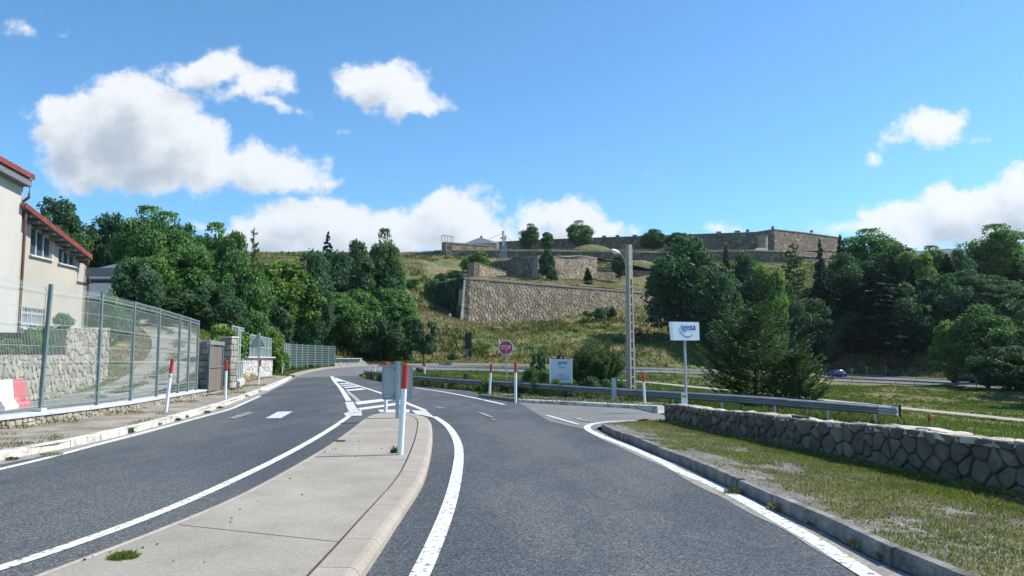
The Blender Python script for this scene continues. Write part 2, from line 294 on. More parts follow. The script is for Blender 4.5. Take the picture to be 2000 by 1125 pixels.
class MB:
    def __init__(s): s.v = []; s.f = []
    def add(s, vs, fs):
        b = len(s.v); s.v += [Vector(x) for x in vs]; s.f += [tuple(i+b for i in f) for f in fs]; return s
    def box(s, c, size, rz=0, tilt=None, taper=1.0):
        hx, hy, hz = size[0]/2, size[1]/2, size[2]/2; cc, ss = math.cos(rz), math.sin(rz); vs = []
        for sz in (-1, 1):
            k = taper if sz > 0 else 1
            for sx, sy in ((-1, -1), (1, -1), (1, 1), (-1, 1)):
                x, y = sx*hx*k, sy*hy*k; vs.append((c[0]+x*cc-y*ss, c[1]+x*ss+y*cc, c[2]+sz*hz))
        return s.add(vs, [(3, 2, 1, 0), (4, 5, 6, 7), (0, 1, 5, 4), (1, 2, 6, 5), (2, 3, 7, 6), (3, 0, 4, 7)])
    def beam(s, p, q, w, h, up=(0, 0, 1)):
        p, q = Vector(p), Vector(q); d = (q-p).normalized(); u = Vector(up)
        if abs(d.dot(u)) > .99: u = Vector((1, 0, 0))
        sx = d.cross(u).normalized(); uy = sx.cross(d)
        vs = [b+sx*a*w/2+uy*c*h/2 for b in (p, q) for a, c in ((-1, -1), (1, -1), (1, 1), (-1, 1))]
        return s.add(vs, [(3, 2, 1, 0), (4, 5, 6, 7), (0, 1, 5, 4), (1, 2, 6, 5), (2, 3, 7, 6), (3, 0, 4, 7)])
    def tube(s, pts, rad, seg=8, cap=True):
        pts = [Vector(p) for p in pts]; n = len(pts); rad = [rad]*n if isinstance(rad, (int, float)) else rad
        vs = []; fs = []
        for i, p in enumerate(pts):
            d = (pts[min(i+1, n-1)]-pts[max(i-1, 0)]).normalized(); u = Vector((0, 0, 1)) if abs(d.z) < .95 else Vector((1, 0, 0))
            a = d.cross(u).normalized(); b = d.cross(a)
            for k in range(seg):
                t = 2*math.pi*k/seg; vs.append(p+a*math.cos(t)*rad[i]+b*math.sin(t)*rad[i])
        for i in range(n-1):
            for k in range(seg): k2 = (k+1) % seg; fs.append((i*seg+k, i*seg+k2, (i+1)*seg+k2, (i+1)*seg+k))
        if cap: fs.append(tuple(range(seg))[::-1]); fs.append(tuple((n-1)*seg+k for k in range(seg)))
        return s.add(vs, fs)
    def prism(s, poly, off):
        """planar polygon (3D points) swept by the vector off"""
        n = len(poly); off = Vector(off); vs = [Vector(p) for p in poly]+[Vector(p)+off for p in poly]
        fs = [tuple(range(n))[::-1], tuple(range(n, 2*n))]+[(i, (i+1) % n, n+(i+1) % n, n+i) for i in range(n)]
        return s.add(vs, fs)
    def sweep(s, path, prof, closed=True):
        """prof: (n,z) offsets; n to the right of travel seen from above (path direction x up)"""
        path = [Vector(p) for p in path]; n = len(path); m = len(prof); vs = []; fs = []
        for i, p in enumerate(path):
            d = path[min(i+1, n-1)]-path[max(i-1, 0)]; d.z = 0; d.normalize(); nn = Vector((d.y, -d.x, 0))
            vs += [p+nn*a+Vector((0, 0, b)) for a, b in prof]
        for i in range(n-1):
            for k in range(m if closed else m-1): k2 = (k+1) % m; fs.append((i*m+k, i*m+k2, (i+1)*m+k2, (i+1)*m+k))
        if closed: fs.append(tuple(range(m))[::-1]); fs.append(tuple((n-1)*m+k for k in range(m)))
        return s.add(vs, fs)
    def mesh(s, name, m, smooth=False, off=Vector((0, 0, 0))):
        me = bpy.data.meshes.new(name); me.from_pydata([tuple(v-off) for v in s.v], [], s.f)
        me.materials.append(m)
        if smooth: me.polygons.foreach_set('use_smooth', [True]*len(me.polygons))
        me.update(); return me
    def build(s, name, m, parent=None, smooth=False, **k):
        off = wloc(parent) if parent is not None else Vector((0, 0, 0))
        return tag(link(name, s.mesh(name, m, smooth, off), parent), **k)
def copy_tree(o, parent=None):
    c = o.copy(); COL.objects.link(c); c.parent = parent
    for ch in list(o.children): copy_tree(ch, c)
    return c
def resample(pts, step):
    pts = [Vector(p) for p in pts]; out = [pts[0]]; 
    for a, b in zip(pts, pts[1:]):
        n = max(1, int(round((b-a).length/step)))
        for i in range(1, n+1): out.append(a.lerp(b, i/n))
    return out
def smooth_line(pts, step=.5, it=2):
    pts = [Vector(p) for p in pts]
    for _ in range(it):
        q = [pts[0]]
        for a, b in zip(pts, pts[1:]): q += [a.lerp(b, .25), a.lerp(b, .75)]
        q.append(pts[-1]); pts = q
    return resample(pts, step)
def offset_line(pts, o):
    r = []
    for i, p in enumerate(pts):
        d = pts[min(i+1, len(pts)-1)]-pts[max(i-1, 0)]; d.z = 0; d.normalize(); r.append(p+Vector((d.y, -d.x, 0))*o)
    return r
def inpoly(poly, X, Y):
    ins = np.zeros(X.shape, bool); n = len(poly)
    for i in range(n):
        x1, y1 = poly[i][0], poly[i][1]; x2, y2 = poly[(i+1) % n][0], poly[(i+1) % n][1]
        c = ((y1 > Y) != (y2 > Y)) & (X < (x2-x1)*(Y-y1)/((y2-y1) if y2 != y1 else 1e-9)+x1); ins ^= c
    return ins
def distpoly(poly, X, Y, closed=True):
    D = np.full(X.shape, 1e9); n = len(poly)
    for i in range(n if closed else n-1):
        a = poly[i]; b = poly[(i+1) % n]; ax, ay = a[0], a[1]; dx, dyy = b[0]-ax, b[1]-ay; L = dx*dx+dyy*dyy+1e-12
        t = np.clip(((X-ax)*dx+(Y-ay)*dyy)/L, 0, 1); D = np.minimum(D, np.hypot(X-ax-t*dx, Y-ay-t*dyy))
    return D
def sheet(name, poly, zf, m, step=1.0, **k):
    """flat polygon filled with an even net of points, heights from zf(x,y)"""
    poly = [(p[0], p[1]) for p in poly]; q = []
    for a, b in zip(poly, poly[1:]+poly[:1]):
        n = max(1, int(math.hypot(b[0]-a[0], b[1]-a[1])/step)); q += [(a[0]+(b[0]-a[0])*i/n, a[1]+(b[1]-a[1])*i/n) for i in range(n)]
    nb = len(q); xs = [p[0] for p in poly]; ys = [p[1] for p in poly]
    gx, gy = np.meshgrid(np.arange(min(xs), max(xs), step), np.arange(min(ys), max(ys), step))
    ok = inpoly(poly, gx, gy) & (distpoly(poly, gx, gy) > step*.35)
    q += list(zip(gx[ok].tolist(), gy[ok].tolist()))
    r = delaunay_2d_cdt([Vector(p) for p in q], [(i, (i+1) % nb) for i in range(nb)], [], 1, 1e-5)
    me = bpy.data.meshes.new(name); me.from_pydata([(v.x, v.y, zf(v.x, v.y)) for v in r[0]], [], [tuple(f) for f in r[2]])
    me.materials.append(m); me.polygons.foreach_set('use_smooth', [True]*len(me.polygons)); me.update()
    o = link(name, me, k.pop('parent', None)); return tag(o, **k)
def stripe(pts, w0, z=.0, w1=None, zf=None):
    """painted line: verts along pts, width w; returns MB"""
    w1 = w0 if w1 is None else w1; mb = MB(); a = []; n = len(pts)
    for i, p in enumerate(pts):
        d = pts[min(i+1, n-1)]-pts[max(i-1, 0)]; d.z = 0; d.normalize(); nn = Vector((d.y, -d.x, 0)); w = w0+(w1-w0)*i/max(n-1, 1)
        for s_ in (-1, 1):
            q = p+nn*s_*w/2; q.z = (Z0(q.y) if zf is None else zf(q.x, q.y))+z; a.append(q)
    mb.add(a, [(2*i, 2*i+1, 2*i+3, 2*i+2) for i in range(n-1)]); return mb
# ------------------------------------------------------------------ ground plan (metres; camera at the origin looks along +Y)
def GL(pts, z=0): return [G(a, b, z) for a, b in pts]
kerbL = [Vector((-8.1, -12, 0)), Vector((-7.8, 4, 0))]+GL([(0,899),(109,880),(165,868),(243,850),(317,830),(404,805),(457,787),(530,757),(570,738)])
kerbR_top = GL([(1175,828),(1201,841),(1247,857),(1296,877),(1345,893),(1391,915),(1422,930),(1468,946),(1529,976),(1600,1001),(1679,1044),(1734,1067),(1795,1090),(1857,1114)], .13)
kerbR_top = smooth_line(kerbR_top, .25, 2)+[Vector((2.98, 3, .13)), Vector((3.15, 0, .13)), Vector((3.3, -12, .13))]
kerbR = [Vector((p.x, p.y, 0)) for p in kerbR_top]
railbase = GL([(702,733),(706,735.5),(712,737.5),(726,742),(747,745),(815,754),(848,757.5),(878,759.5),(913,762.5),(935,768)])
pad = GL([(935,776),(975,781),(1012,786),(1100,791),(1200,796),(1285,801)])
seamR = Vector((-13.5, 68, 0)); seamL = kerbL[-1]
asphalt_poly = kerbL+[seamR]+railbase[1:]+pad[:3]+[Vector((2, 23.0, 0)), Vector((1.75, 16.6, 0))]+kerbR
fardat = [((570,738,59),(702,733,68)),((600,727.5,73),(704,731,71)),((650,718.5,87),(712,728.5,75)),((720,714.5,95),(760,725,84)),((860,711.5,104),(860,723,95)),((1000,711.5,110),(1000,726,100)),
 ((1100,714,113),(1080,728,101)),((1260,719,116),(1266,727,104)),((1353,722.5,122),(1353,730.5,110)),((1450,725,129),(1450,734,116)),((1610,729,138),(1610,743.5,125)),((1740,736.5,135),(1740,748.5,121)),((1836,742,124),(1842,753,112)),((2060,752,110),(2070,764,99)),((2300,764,98),(2320,778,88)),((2700,780,86),(2740,800,76))]
farA = [P(*a) for a, b in fardat]; farB = [P(*b) for a, b in fardat]
farA[0] = seamL.copy(); farB[0] = seamR.copy()
farA = smooth_line(farA, 1e9, 2); farB = smooth_line(farB, 1e9, 2)
WALL_A, WALL_B = G(1300, 826, -.1), G(2000, 980, -.12)      # roadside stone wall, foot of the road face
wd = (WALL_B-WALL_A).normalized(); WALL_C = WALL_B+wd*7
wall_line = [WALL_A, WALL_B, WALL_C]
verge_poly = [Vector((p.x, p.y, 0)) for p in offset_line(kerbR_top, -.06)]+[WALL_C+Vector((1, -9, 0)), WALL_C, WALL_B, WALL_A, Vector((3.3, 19.3, 0)), Vector((2.5, 18.1, 0)), Vector((1.95, 16.7, 0))]
side_poly = [pad[2], pad[3], pad[4], pad[5], Vector((5.6, 21.6, 0)), Vector((9, 20.3, 0)), Vector((15, 18.4, 0)), Vector((15, 5, 0)), Vector((8.5, 9, 0)), WALL_A+wd*3+Vector((.6, .1, 0)), WALL_A+Vector((.6, .6, 0)), Vector((3.3, 19.3, 0)), Vector((2.5, 18.2, 0)), Vector((1.86, 16.9, 0)), Vector((1.7, 16.0, 0)), Vector((.9, 18.5, 0))]
def side_z(x, y): return -1.0*min(1, max(0, (x-3.8)/4.2))**1.0 if x > 3.8 else 0.0
pad_poly = [pad[0], pad[1], pad[2], pad[3], pad[4], pad[5]]+GL([(1300,792),(1250,783),(1200,779),(1100,775),(1010,769),(965,766)])
def pad_z(x, y): return .10-.06*max(0, min(1, (y-24)/6))-.0*max(0, x-4)
wallLbase = [Vector((-9.9, -12, .12)), Vector((-9.95, 5, .12))]+[G(0,838,.12), G(171,815,.12), G(255,802,.12), G(401,773,.12), G(455,762,.12)]
pwall = [G(480,745,.12), G(531,733,.12)]
side_walk = kerbL+[Vector((-20, 64, 0)), pwall[1], pwall[0]]+[wallLbase[i] for i in (6, 5, 4, 3, 2, 1, 0)]
drive = [P(150,790,24), P(215,771,29), P(300,745,34), P(345,700,40), P(350,665,45), P(318,640,50), P(262,634,57), P(225,640,66)]
for i, p in enumerate(drive):
    if i < 2: p.z = .12
path_low = [P(1180,742,84), P(1284,750,76), P(1394,761.5,69), P(1560,778,62), P(1722,795.5,56), P(1850,808,51.5), P(2000,824,46.5), P(2250,850,41), P(2700,890,36)]

ctrl = [(x, y, z) for x, y, z in [
 (-200,-60,3),(0,-60,-.3),(200,-60,-3),(-60,0,1),(-30,5,.6),(60,0,-2.5),(20,0,-1.4),(12,10,-1.2),(30,20,-1.8),(11,18,-1.15),(120,20,-3),(-120,20,6),
 (-14,12,.12),(-14,20,.12),(-13,26,.14),(-24,15,2.0),(-30,30,3),(-26,24,2.0),(0,5,-.2),(0,15,-.2),(0,25,-.2),(-6,10,-.2),(-6,25,-.2),(-8,40,-.15),(-4,32,-.15),(-12,55,-.1),(-10,62,0),
 (3,32,-.12),(0,36,-.1),(8,30,-.4),(6,26,-.28),(12,28,-.75),(9,24,-.5),(15,24,-1.0)]]
def C(*L):
    for u, v, d in L: p = P(u, v, d); ctrl.append(tuple(p))
C((1250,772,34),(900,737,60),(1000,742,50),(1100,748,48),(1000,733,75),(850,728,80),(1100,735,80),(1300,738,90),(1284,752,74),(1500,790,44),(1700,822,30),(1700,811,38),(1700,803,46),(1800,836,30),(1800,822,38),(1800,815,45),(1900,852,30),(1900,834,38),(1900,826,43),(1700,755,114),(1600,752,114),(1800,757,108),(1650,765,85),(1500,750,90),(1650,752,112),(1800,790,70),(1900,775,88),
  (1720,812,32),(1850,835,29),(1995,862,24),(1900,800,55),(2000,790,78),(1850,757,104))
C((560,714,82),(653,712,93),(700,700,104),(850,706,108),(1000,706,116),(1100,708,118),(1260,712,122),(1450,717,136),(1610,722,145),(1740,729,141),(1836,736,130),(2060,745,116))
C((760,695,110),(830,680,115),(870,650,130),(1000,672,128),(1150,680,128),(1300,680,128),(905,629,150),(960,633,155),(1050,629,160),(1172,613,172),(1268,599,184),(1100,645,145),(1400,660,130),(1400,700,118))
C((845,612,170),(820,600,150),(840,560,178),(800,560,165),(790,520,195),(800,500,225),(840,520,200),(700,498,240),(560,494,225),(560,520,180),(480,540,150),(400,560,130),(500,600,100),(600,640,98),(700,650,108),(640,560,150))
C((330,632,70),(400,652,62),(450,672,60),(500,690,66),(270,615,70),(200,610,62),(180,600,75),(100,560,110),(0,540,130),(-200,540,120),(-150,600,60),(350,660,48),(375,690,42),(385,720,36),(262,634,57),(225,650,48),(240,690,40),(230,738,36),(208,742,36))
C((1450,560,190),(1450,610,160),(1560,600,160),(1600,560,175),(1600,620,150),(1640,515,235),(1700,620,145),(1700,660,138),(1800,600,150),(1850,520,220),(1950,580,165),(2000,545,190),(1940,610,145),(2000,640,135),(1900,690,128),(1700,700,134),(2200,560,170),(2400,620,120),(2500,700,100))
C((1280,540,215),(1400,520,225),(1500,522,228),(700,492,270),(1750,505,260),(2000,505,255),(2300,520,250))
ctrl += [(-200,250,36),(-260,120,25),(0,330,40),(200,330,38),(-120,330,36),(260,150,14),(260,250,30),(60,260,36),(0,250,36)]
A = np.array(ctrl); NC = len(A)
D0 = np.hypot(A[:, None, 0]-A[None, :, 0], A[:, None, 1]-A[None, :, 1])
M_ = np.zeros((NC+3, NC+3)); M_[:NC, :NC] = D0+np.eye(NC)*-.6; M_[:NC, NC] = 1; M_[:NC, NC+1:] = A[:, :2]; M_[NC, :NC] = 1; M_[NC+1:, :NC] = A[:, :2].T
wts = np.linalg.solve(M_, np.concatenate([A[:, 2], [0, 0, 0]]))
ribA = [farA[i].lerp(farB[i], .5) for i in range(min(len(farA), len(farB)))]
NE = min(len(farA), len(farB))
ribs = [(ribA, 3.5, 4), (farA[:NE], 3, 5), (farB[:NE], 2.5, 4), (path_low, 1.0, 2.5), (drive, 1.8, 2.5)]
polys = [asphalt_poly, verge_poly, side_walk, pad_poly, side_poly]
polyz = [-.12, -.24, -.05, -.08, None]
def TZ(X, Y):
    X = np.atleast_1d(np.asarray(X, float)); Y = np.atleast_1d(np.asarray(Y, float)); sh = X.shape; X = X.ravel(); Y = Y.ravel(); Z = np.empty(X.shape)
    for s in range(0, len(X), 20000):
        x, y = X[s:s+20000], Y[s:s+20000]
        Z[s:s+20000] = np.hypot(x[:, None]-A[None, :, 0], y[:, None]-A[None, :, 1]) @ wts[:NC]+wts[NC]+wts[NC+1]*x+wts[NC+2]*y
    n = .12*np.sin(X*.31+Y*.17)+.1*np.sin(Y*.43-X*.21)+.06*np.sin(X*.9)*np.sin(Y*.8)
    far = np.clip((Y-30)/60, 0, 1)*np.clip((np.abs(X)+Y-60)/40, 0, 1); Z = Z+n*far*1.6
    r = np.hypot(X, Y-60); t = np.clip((r-290)/500, 0, 1); t = t*t*(3-2*t); Z = Z*(1-t)+(-6)*t
    for pts, hw, bl in ribs:
        best = np.full(X.shape, 1e9); zz = np.zeros(X.shape)
        for a, b in zip(pts, pts[1:]):
            dx, dyy = b.x-a.x, b.y-a.y; L = dx*dx+dyy*dyy+1e-12; tt = np.clip(((X-a.x)*dx+(Y-a.y)*dyy)/L, 0, 1)
            dd = np.hypot(X-a.x-tt*dx, Y-a.y-tt*dyy); k = dd < best; best[k] = dd[k]; zz[k] = (a.z+(b.z-a.z)*tt)[k]
        w = np.clip(1-(best-hw)/bl, 0, 1); w = w*w*(3-2*w); Z = Z*(1-w)+(zz-.10)*w
    for poly, z in zip(polys, polyz):
        near = (np.abs(X) < 45) & (Y > -20) & (Y < 80)
        if not near.any(): continue
        x, y = X[near], Y[near]; d = distpoly(poly, x, y); ins = inpoly(poly, x, y); d[ins] = 0
        w = np.clip(1-(d-.35)/1.1, 0, 1)
        tgt = np.where(y > 70, (y-70)*.012, 0)+(z if z is not None else -.12-1.0*np.clip((x-3.8)/4.2, 0, 1))
        Z[near] = Z[near]*(1-w)+np.minimum(Z[near], tgt)*w
    return Z.reshape(sh)
def tz(x, y): return float(TZ([x], [y])[0])
def onT(u, d, dz=0):
    rx, _ = ray(u, 640); return Vector((rx*d, d, tz(rx*d, d)+dz))

# the ground: one net out to the horizon
def axis(lo, hi, s0, g):
    a = [0.0]
    while a[-1] < hi: a.append(a[-1]+s0+abs(a[-1])*g)
    b = [0.0]
    while b[-1] > lo: b.append(b[-1]-s0-abs(b[-1])*g)
    return np.array(b[::-1][:-1]+a)
gx = axis(-5000, 5000, .8, .0135); gy = axis(-400, 6000, .9, .0125)
GX, GY = np.meshgrid(gx, gy); GZ_ = TZ(GX, GY)
nx, ny = len(gx), len(gy)
me = bpy.data.meshes.new('ground'); me.vertices.add(nx*ny); me.vertices.foreach_set('co', np.stack([GX, GY, GZ_], -1).astype(np.float32).ravel())
i_, j_ = np.meshgrid(np.arange(nx-1), np.arange(ny-1)); q0 = (j_*nx+i_).ravel(); qs = np.stack([q0, q0+1, q0+1+nx, q0+nx], -1).astype(np.int32)
me.loops.add(qs.size); me.loops.foreach_set('vertex_index', qs.ravel()); me.polygons.add(len(qs))
me.polygons.foreach_set('loop_start', np.arange(0, qs.size, 4, dtype=np.int32)); me.polygons.foreach_set('loop_total', np.full(len(qs), 4, dtype=np.int32))
me.polygons.foreach_set('use_smooth', [True]*len(qs)); me.update(calc_edges=True); me.materials.append(meadow)
tag(link('ground', me), 'grassy hillside and valley floor with dry straw patches', kind='structure')

# roads
sheet('road', asphalt_poly, lambda x, y: Z0(y), asphalt, 1.6, kind='structure', label='dark grey asphalt road curving left past the island')
n = min(len(farA), len(farB)); mb = MB()
for i in range(n):
    for k in range(4): mb.v.append(farA[i].lerp(farB[i], k/3))
for i in range(n-1):
    for k in range(3): mb.f.append((i*4+k, i*4+k+1, i*4+k+5, i*4+k+4))
mb.build('main_road', asphalt_far, kind='structure', label='main road crossing at the foot of the fortress hill')
mb = MB(); mb.sweep(smooth_line([p+Vector((0, 0, 0)) for p in farA[2:]], 3, 1), [(0, .13), (-.55, .15), (-.55, -.4), (0, -.4)])
mb.build('main_road_kerb', concrete_kerb, kind='structure')
sheet('side_road', side_poly, lambda x, y: side_z(x, y)+.004, asphalt_old, .8, kind='structure', label='pale worn asphalt of the side road dropping behind the stone wall')
pl = smooth_line(path_low, 1.5, 2)
def ribbon(name, pts, hw, m, dz=.03, **k):
    mb = MB(); a = []
    for i, p in enumerate(pts):
        d = pts[min(i+1, len(pts)-1)]-pts[max(i-1, 0)]; d.z = 0; d.normalize(); nn = Vector((d.y, -d.x, 0))
        for s_ in (-1, -.33, .33, 1): a.append(p+nn*hw*s_+Vector((0, 0, dz)))
    mb.add(a, [(4*i+k, 4*i+k+1, 4*i+k+5, 4*i+k+4) for i in range(len(pts)-1) for k in range(3)]); return mb.build(name, m, smooth=True, **k)
ribbon('lower_path', pl, .72, concrete_kerb, .10, kind='structure', label='narrow pale concrete path running through the lower meadow')
ribbon('gravel_drive', smooth_line(drive, 1.2, 2), 1.35, gravel_road, kind='structure', label='gravel drive climbing and bending left behind the fence')
# yard behind the wire fence
yard = [Vector((-10.2, -8, 0)), Vector((-10.3, 15, 0)), Vector((-11.6, 28.5, 0)), Vector((-12.6, 33, 0)), P(250, 765, 31), P(120, 778, 26), P(0, 792, 22.5), Vector((-17, 10, 0)), Vector((-17, -8, 0))]
sheet('yard_pavement', yard, lambda x, y: .155, asphalt_old, 1.5, kind='structure', label='grey asphalt yard behind the wire fence')
# left pavement, right verge, pad
sheet('sidewalk', side_walk, lambda x, y: Z0(y)+.115, dirt, 1.0, kind='structure', label='sandy worn pavement between white kerb and low wall')
KR = np.array([(p.x, p.y) for p in kerbR_top])
def vz(x, y):
    dk = distpoly([tuple(p) for p in KR], np.array([x]), np.array([y]), False)[0]; dw = distpoly([(p.x, p.y) for p in wall_line], np.array([x]), np.array([y]), False)[0]
    return .125-.225*dk/(dk+dw+1e-6)
sheet('verge', verge_poly, lambda x, y: vz(x, y), gravel, .45, kind='structure', label='gravelly grass verge between kerb and rough stone wall')
sheet('gravel_pad', pad_poly, pad_z, gravel, .8, kind='structure', label='weedy gravel strip in front of the guardrail')
# gutters
mb = stripe(smooth_line(offset_line([Vector((p.x, p.y, 0)) for p in kerbR_top], .19), .6, 1), .30, .004); mb.build('gutter', gutter, kind='structure')
mb = stripe(smooth_line(offset_line(kerbL, .17), .6, 1), .34, .004); mb.build('gutter', gutter, kind='structure')

# kerbs in single stones
def kerb(name, line, w, h, L, m, side, label, zoff=0, jit=.006):
    """stones along line; side +1: body lies to the right of travel"""
    root = thing(name, None, None); tag(root, label, kind='structure'); pts = [Vector(p) for p in line]; acc = 0; cuts = [pts[0]]; dirs = []
    segs = resample(pts, .12); cur = [segs[0]]; l = 0; k = 0
    for p in segs[1:]:
        l += (p-cur[-1]).length; cur.append(p)
        if l >= L or p is segs[-1]:
            if len(cur) > 1:
                a, b = cur[0], cur[-1]; d = (b-a); dd = d.normalized(); a2, b2 = a+dd*.006, b-dd*.006; nn = Vector((dd.y, -dd.x, 0))*side
                jz = random.uniform(-jit, jit); jn = nn*random.uniform(-jit, jit); mb = MB(); z0 = Z0(a.y)+zoff; c = .018
                prof = [(0, -.1), (0, h-c), (c, h), (w-c, h), (w, h-c), (w, -.1)]
                vs = [q+nn*x+jn+Vector((0, 0, -q.z+z0+z+(jz if z > 0 else 0))) for q in (a2, b2) for x, z in prof]
                fs = [(i, (i+1) % 6, 6+(i+1) % 6, 6+i) for i in range(6)]+[tuple(range(6))[::-1], tuple(range(6, 12))]
                mb.add(vs, fs); mb.build('kerb_stone', m, root)
            cur = [p]; l = 0
    return root
kerb('kerb', smooth_line(kerbL, .5, 2), .20, .125, 1.0, kerb_white, -1, 'white painted kerb stones along the left pavement')
kr = [Vector((p.x, p.y, 0)) for p in kerbR_top]
kerb('kerb', kr, .115, .13, 1.0, kerb_dirty, -1, 'weathered grey kerb stones edging the grass verge', jit=.012)
kerb('kerb', smooth_line([pad[2], pad[3], pad[4], pad[5]], .4, 1), .32, .11, 1.0, kerb_white, -1, 'white painted kerb at the mouth of the side road')
kerb('kerb', smooth_line([pad[0], pad[1], pad[2]], .4, 1), .2, .11, 1.0, kerb_dirty, -1, 'dark kerb in front of the guardrail')

# painted lines
ZK = [.005]
def nz_(): ZK[0] += .0003; return ZK[0]
def L(name, pts, w, m=paint_white, w1=None, z=None, step=.35, **k):
    z = nz_()
    mb = stripe(smooth_line(GL(pts), step, 2), w, z, w1); return mb.build(name, m, kind='structure', **k)
L('road_marking', [(-420,1010),(0,917),(100,893),(200,866),(300,840),(400,813),(450,800),(480,786),(508,774)], .13, label='solid white edge line on the left')
L('road_marking', [(520,762.5),(562,742.5)], .16); L('road_marking', [(566,737.5),(581,729.5)], .18); L('road_marking', [(583,725),(612,721.5),(640,719)], .2)
L('road_marking', [(1245,822.5),(1195,823),(1155,828),(1143,836),(1165,849),(1200,862),(1250,882),(1300,905),(1322,919),(1350,930),(1400,950),(1450,976),(1500,1005),(1550,1033),(1600,1062),(1650,1095),(1700,1126),(1760,1165),(1900,1270)], .15, label='white line bordering the right verge')
L('road_marking', [(848,814),(872,829),(888,850),(896,872),(897,892),(892,930),(880,980),(862,1030),(841,1080),(818,1128),(770,1230)], .145, label='thick white line curving round the right of the island')
L('road_marking', [(692,806),(650,836),(600,866),(550,893),(500,918),(400,965),(300,1007),(200,1044),(100,1079),(0,1111),(-200,1170)], .13, label='white line along the left flank of the island')
L('road_marking', [(694,806),(687,798),(682,785)], .28, m=paint_worn)
L('road_marking', [(681,783),(672,768),(663,755),(652,744),(647,735),(650,729),(662,725.5),(685,723),(714,721)], .2)
L('road_marking', [(646,735),(675,745.5),(720,760),(760,773.5),(795,788),(830,802)], .17)
L('road_marking', [(810,757.5),(870,766),(930,778),(985,790.5)], .16, label='white edge line beside the guardrail')
def quad(name, pts, m=paint_white, z=None):
    z = nz_()
    mb = MB(); mb.add([G(a, b, z) for a, b in pts], [tuple(range(len(pts)))]); mb.build(name, m, kind='structure')
for q in ([(650,739),(655,745),(674,745),(660,740)], [(662,748.8),(665,750.6),(683,749.4),(679,747.6)], [(666,752.2),(668.5,754),(692,752.6),(687,750.8)], [(671,756),(674,758),(703,755.4),(697,753.4)],
          [(674,761.5),(678,763.8),(715,760.6),(706,758)], [(693,785),(698,790.5),(768,781.5),(757,777.8)], [(697,797.5),(704,800.8),(783,790),(783,785.5)]): quad('road_marking', q)
for i in range(8):
    v = 765.2+i*2.35; u = 676.5+i*2.55; quad('road_marking', [(u, v), (u+1.5, v+1.5), (u+8.6+i*.3, v+1.2), (u+6.6+i*.3, v-.3)], paint_worn)
quad('road_marking', [(676,812.4),(707,811.6),(706,801.5),(686,801.5),(671,808)], paint_worn); quad('road_marking', [(738,800),(742,805.6),(800,805.6),(800,799.6)], paint_worn); quad('road_marking', [(803,801),(812,809),(826,811),(851,817),(833,802)], paint_worn)
quad('road_marking', [(518,817),(549,816.5),(572,803.5),(543,804)], paint_worn); quad('road_marking', [(443,817),(462,817),(500,805),(481,805)], paint_faded)
quad('road_marking', [(930,805.3),(945,806.2),(967,816),(957,815)], paint_faded); quad('road_marking', [(958,818.3),(969,819),(968,820.6),(961,820.6)], paint_faded); quad('road_marking', [(850,794),(868,796.2),(872,798),(856,797.6)], paint_faded)
quad('road_marking', [(1062,810.5),(1074,811),(1134,828.5),(1126,829)], paint_worn); quad('road_marking', [(1117,816.5),(1133,815.5),(1157,821.5),(1142,823)], paint_faded, .014)

# ------------------------------------------------------------------ traffic island
isl_out = GL([(234,1056),(405,989),(495,948),(630,874),(693,829),(714,813),(735,807),(760,805.5),(800,806),(823,810),(838,815),(845,826),(846,854),(841,890),(828,935),(783,998),(738,1065),(702,1115)], .10)
isl_out = [Vector((-3.35, 2.9, .1)), Vector((-3.27, 3.9, .1)), Vector((-3.2, 4.9, .1))]+isl_out+[G(640,1200,.1), Vector((-1.75, 2.5, .1))]
out = smooth_line(isl_out, .3, 2)
def inset(pts, o): 
    return offset_line(pts, o)
isl = thing('traffic_island', 'long pale concrete traffic island between the two lanes', 'traffic island', (-1.6, 7, 0))
ring1 = [Vector((p.x, p.y, .10)) for p in inset(out, .05)]
# kerb blocks with a rounded nose, wider on the right-hand side
n = len(out); iright = max(range(n), key=lambda i: out[i].y); cur = 0; wk = []
for i in range(n):
    t = max(0, min(1, (i-iright+6)/12)); wk.append(.11+.20*t)
inner = [Vector((p.x, p.y, .1)) for p in [offset_line(out, wk[i])[i] for i in range(n)]]
step = 4
for s in range(0, n-1, step):
    e = min(n-1, s+step); mb = MB(); a = []
    rows = list(range(s, e+1))
    for i in rows:
        d = out[min(i+1, n-1)]-out[max(i-1, 0)]; d.z = 0; d.normalize(); nn = Vector((d.y, -d.x, 0)); g = 0
        if i == s: g = .004
        if i == e: g = -.004
        for x, z in ((0, -.05), (.012, .05), (.045, .092), (.08, .102), (wk[i]-.012, .104), (wk[i], .096), (wk[i], -.05)):
            q = out[i]+nn*x+d*g; a.append((q.x, q.y, z))
    m_ = 7; fs = [(r*m_+k, (r+1)*m_+k, (r+1)*m_+(k+1) % m_, r*m_+(k+1) % m_) for r in range(len(rows)-1) for k in range(m_)]
    fs += [tuple(range(m_)), tuple((len(rows)-1)*m_+k for k in range(m_))[::-1]]
    mb.add(a, fs); mb.build('kerb_stone', concrete_kerb, isl, smooth=False)
slab_poly = [(p.x, p.y) for p in offset_line(inner, .012)]
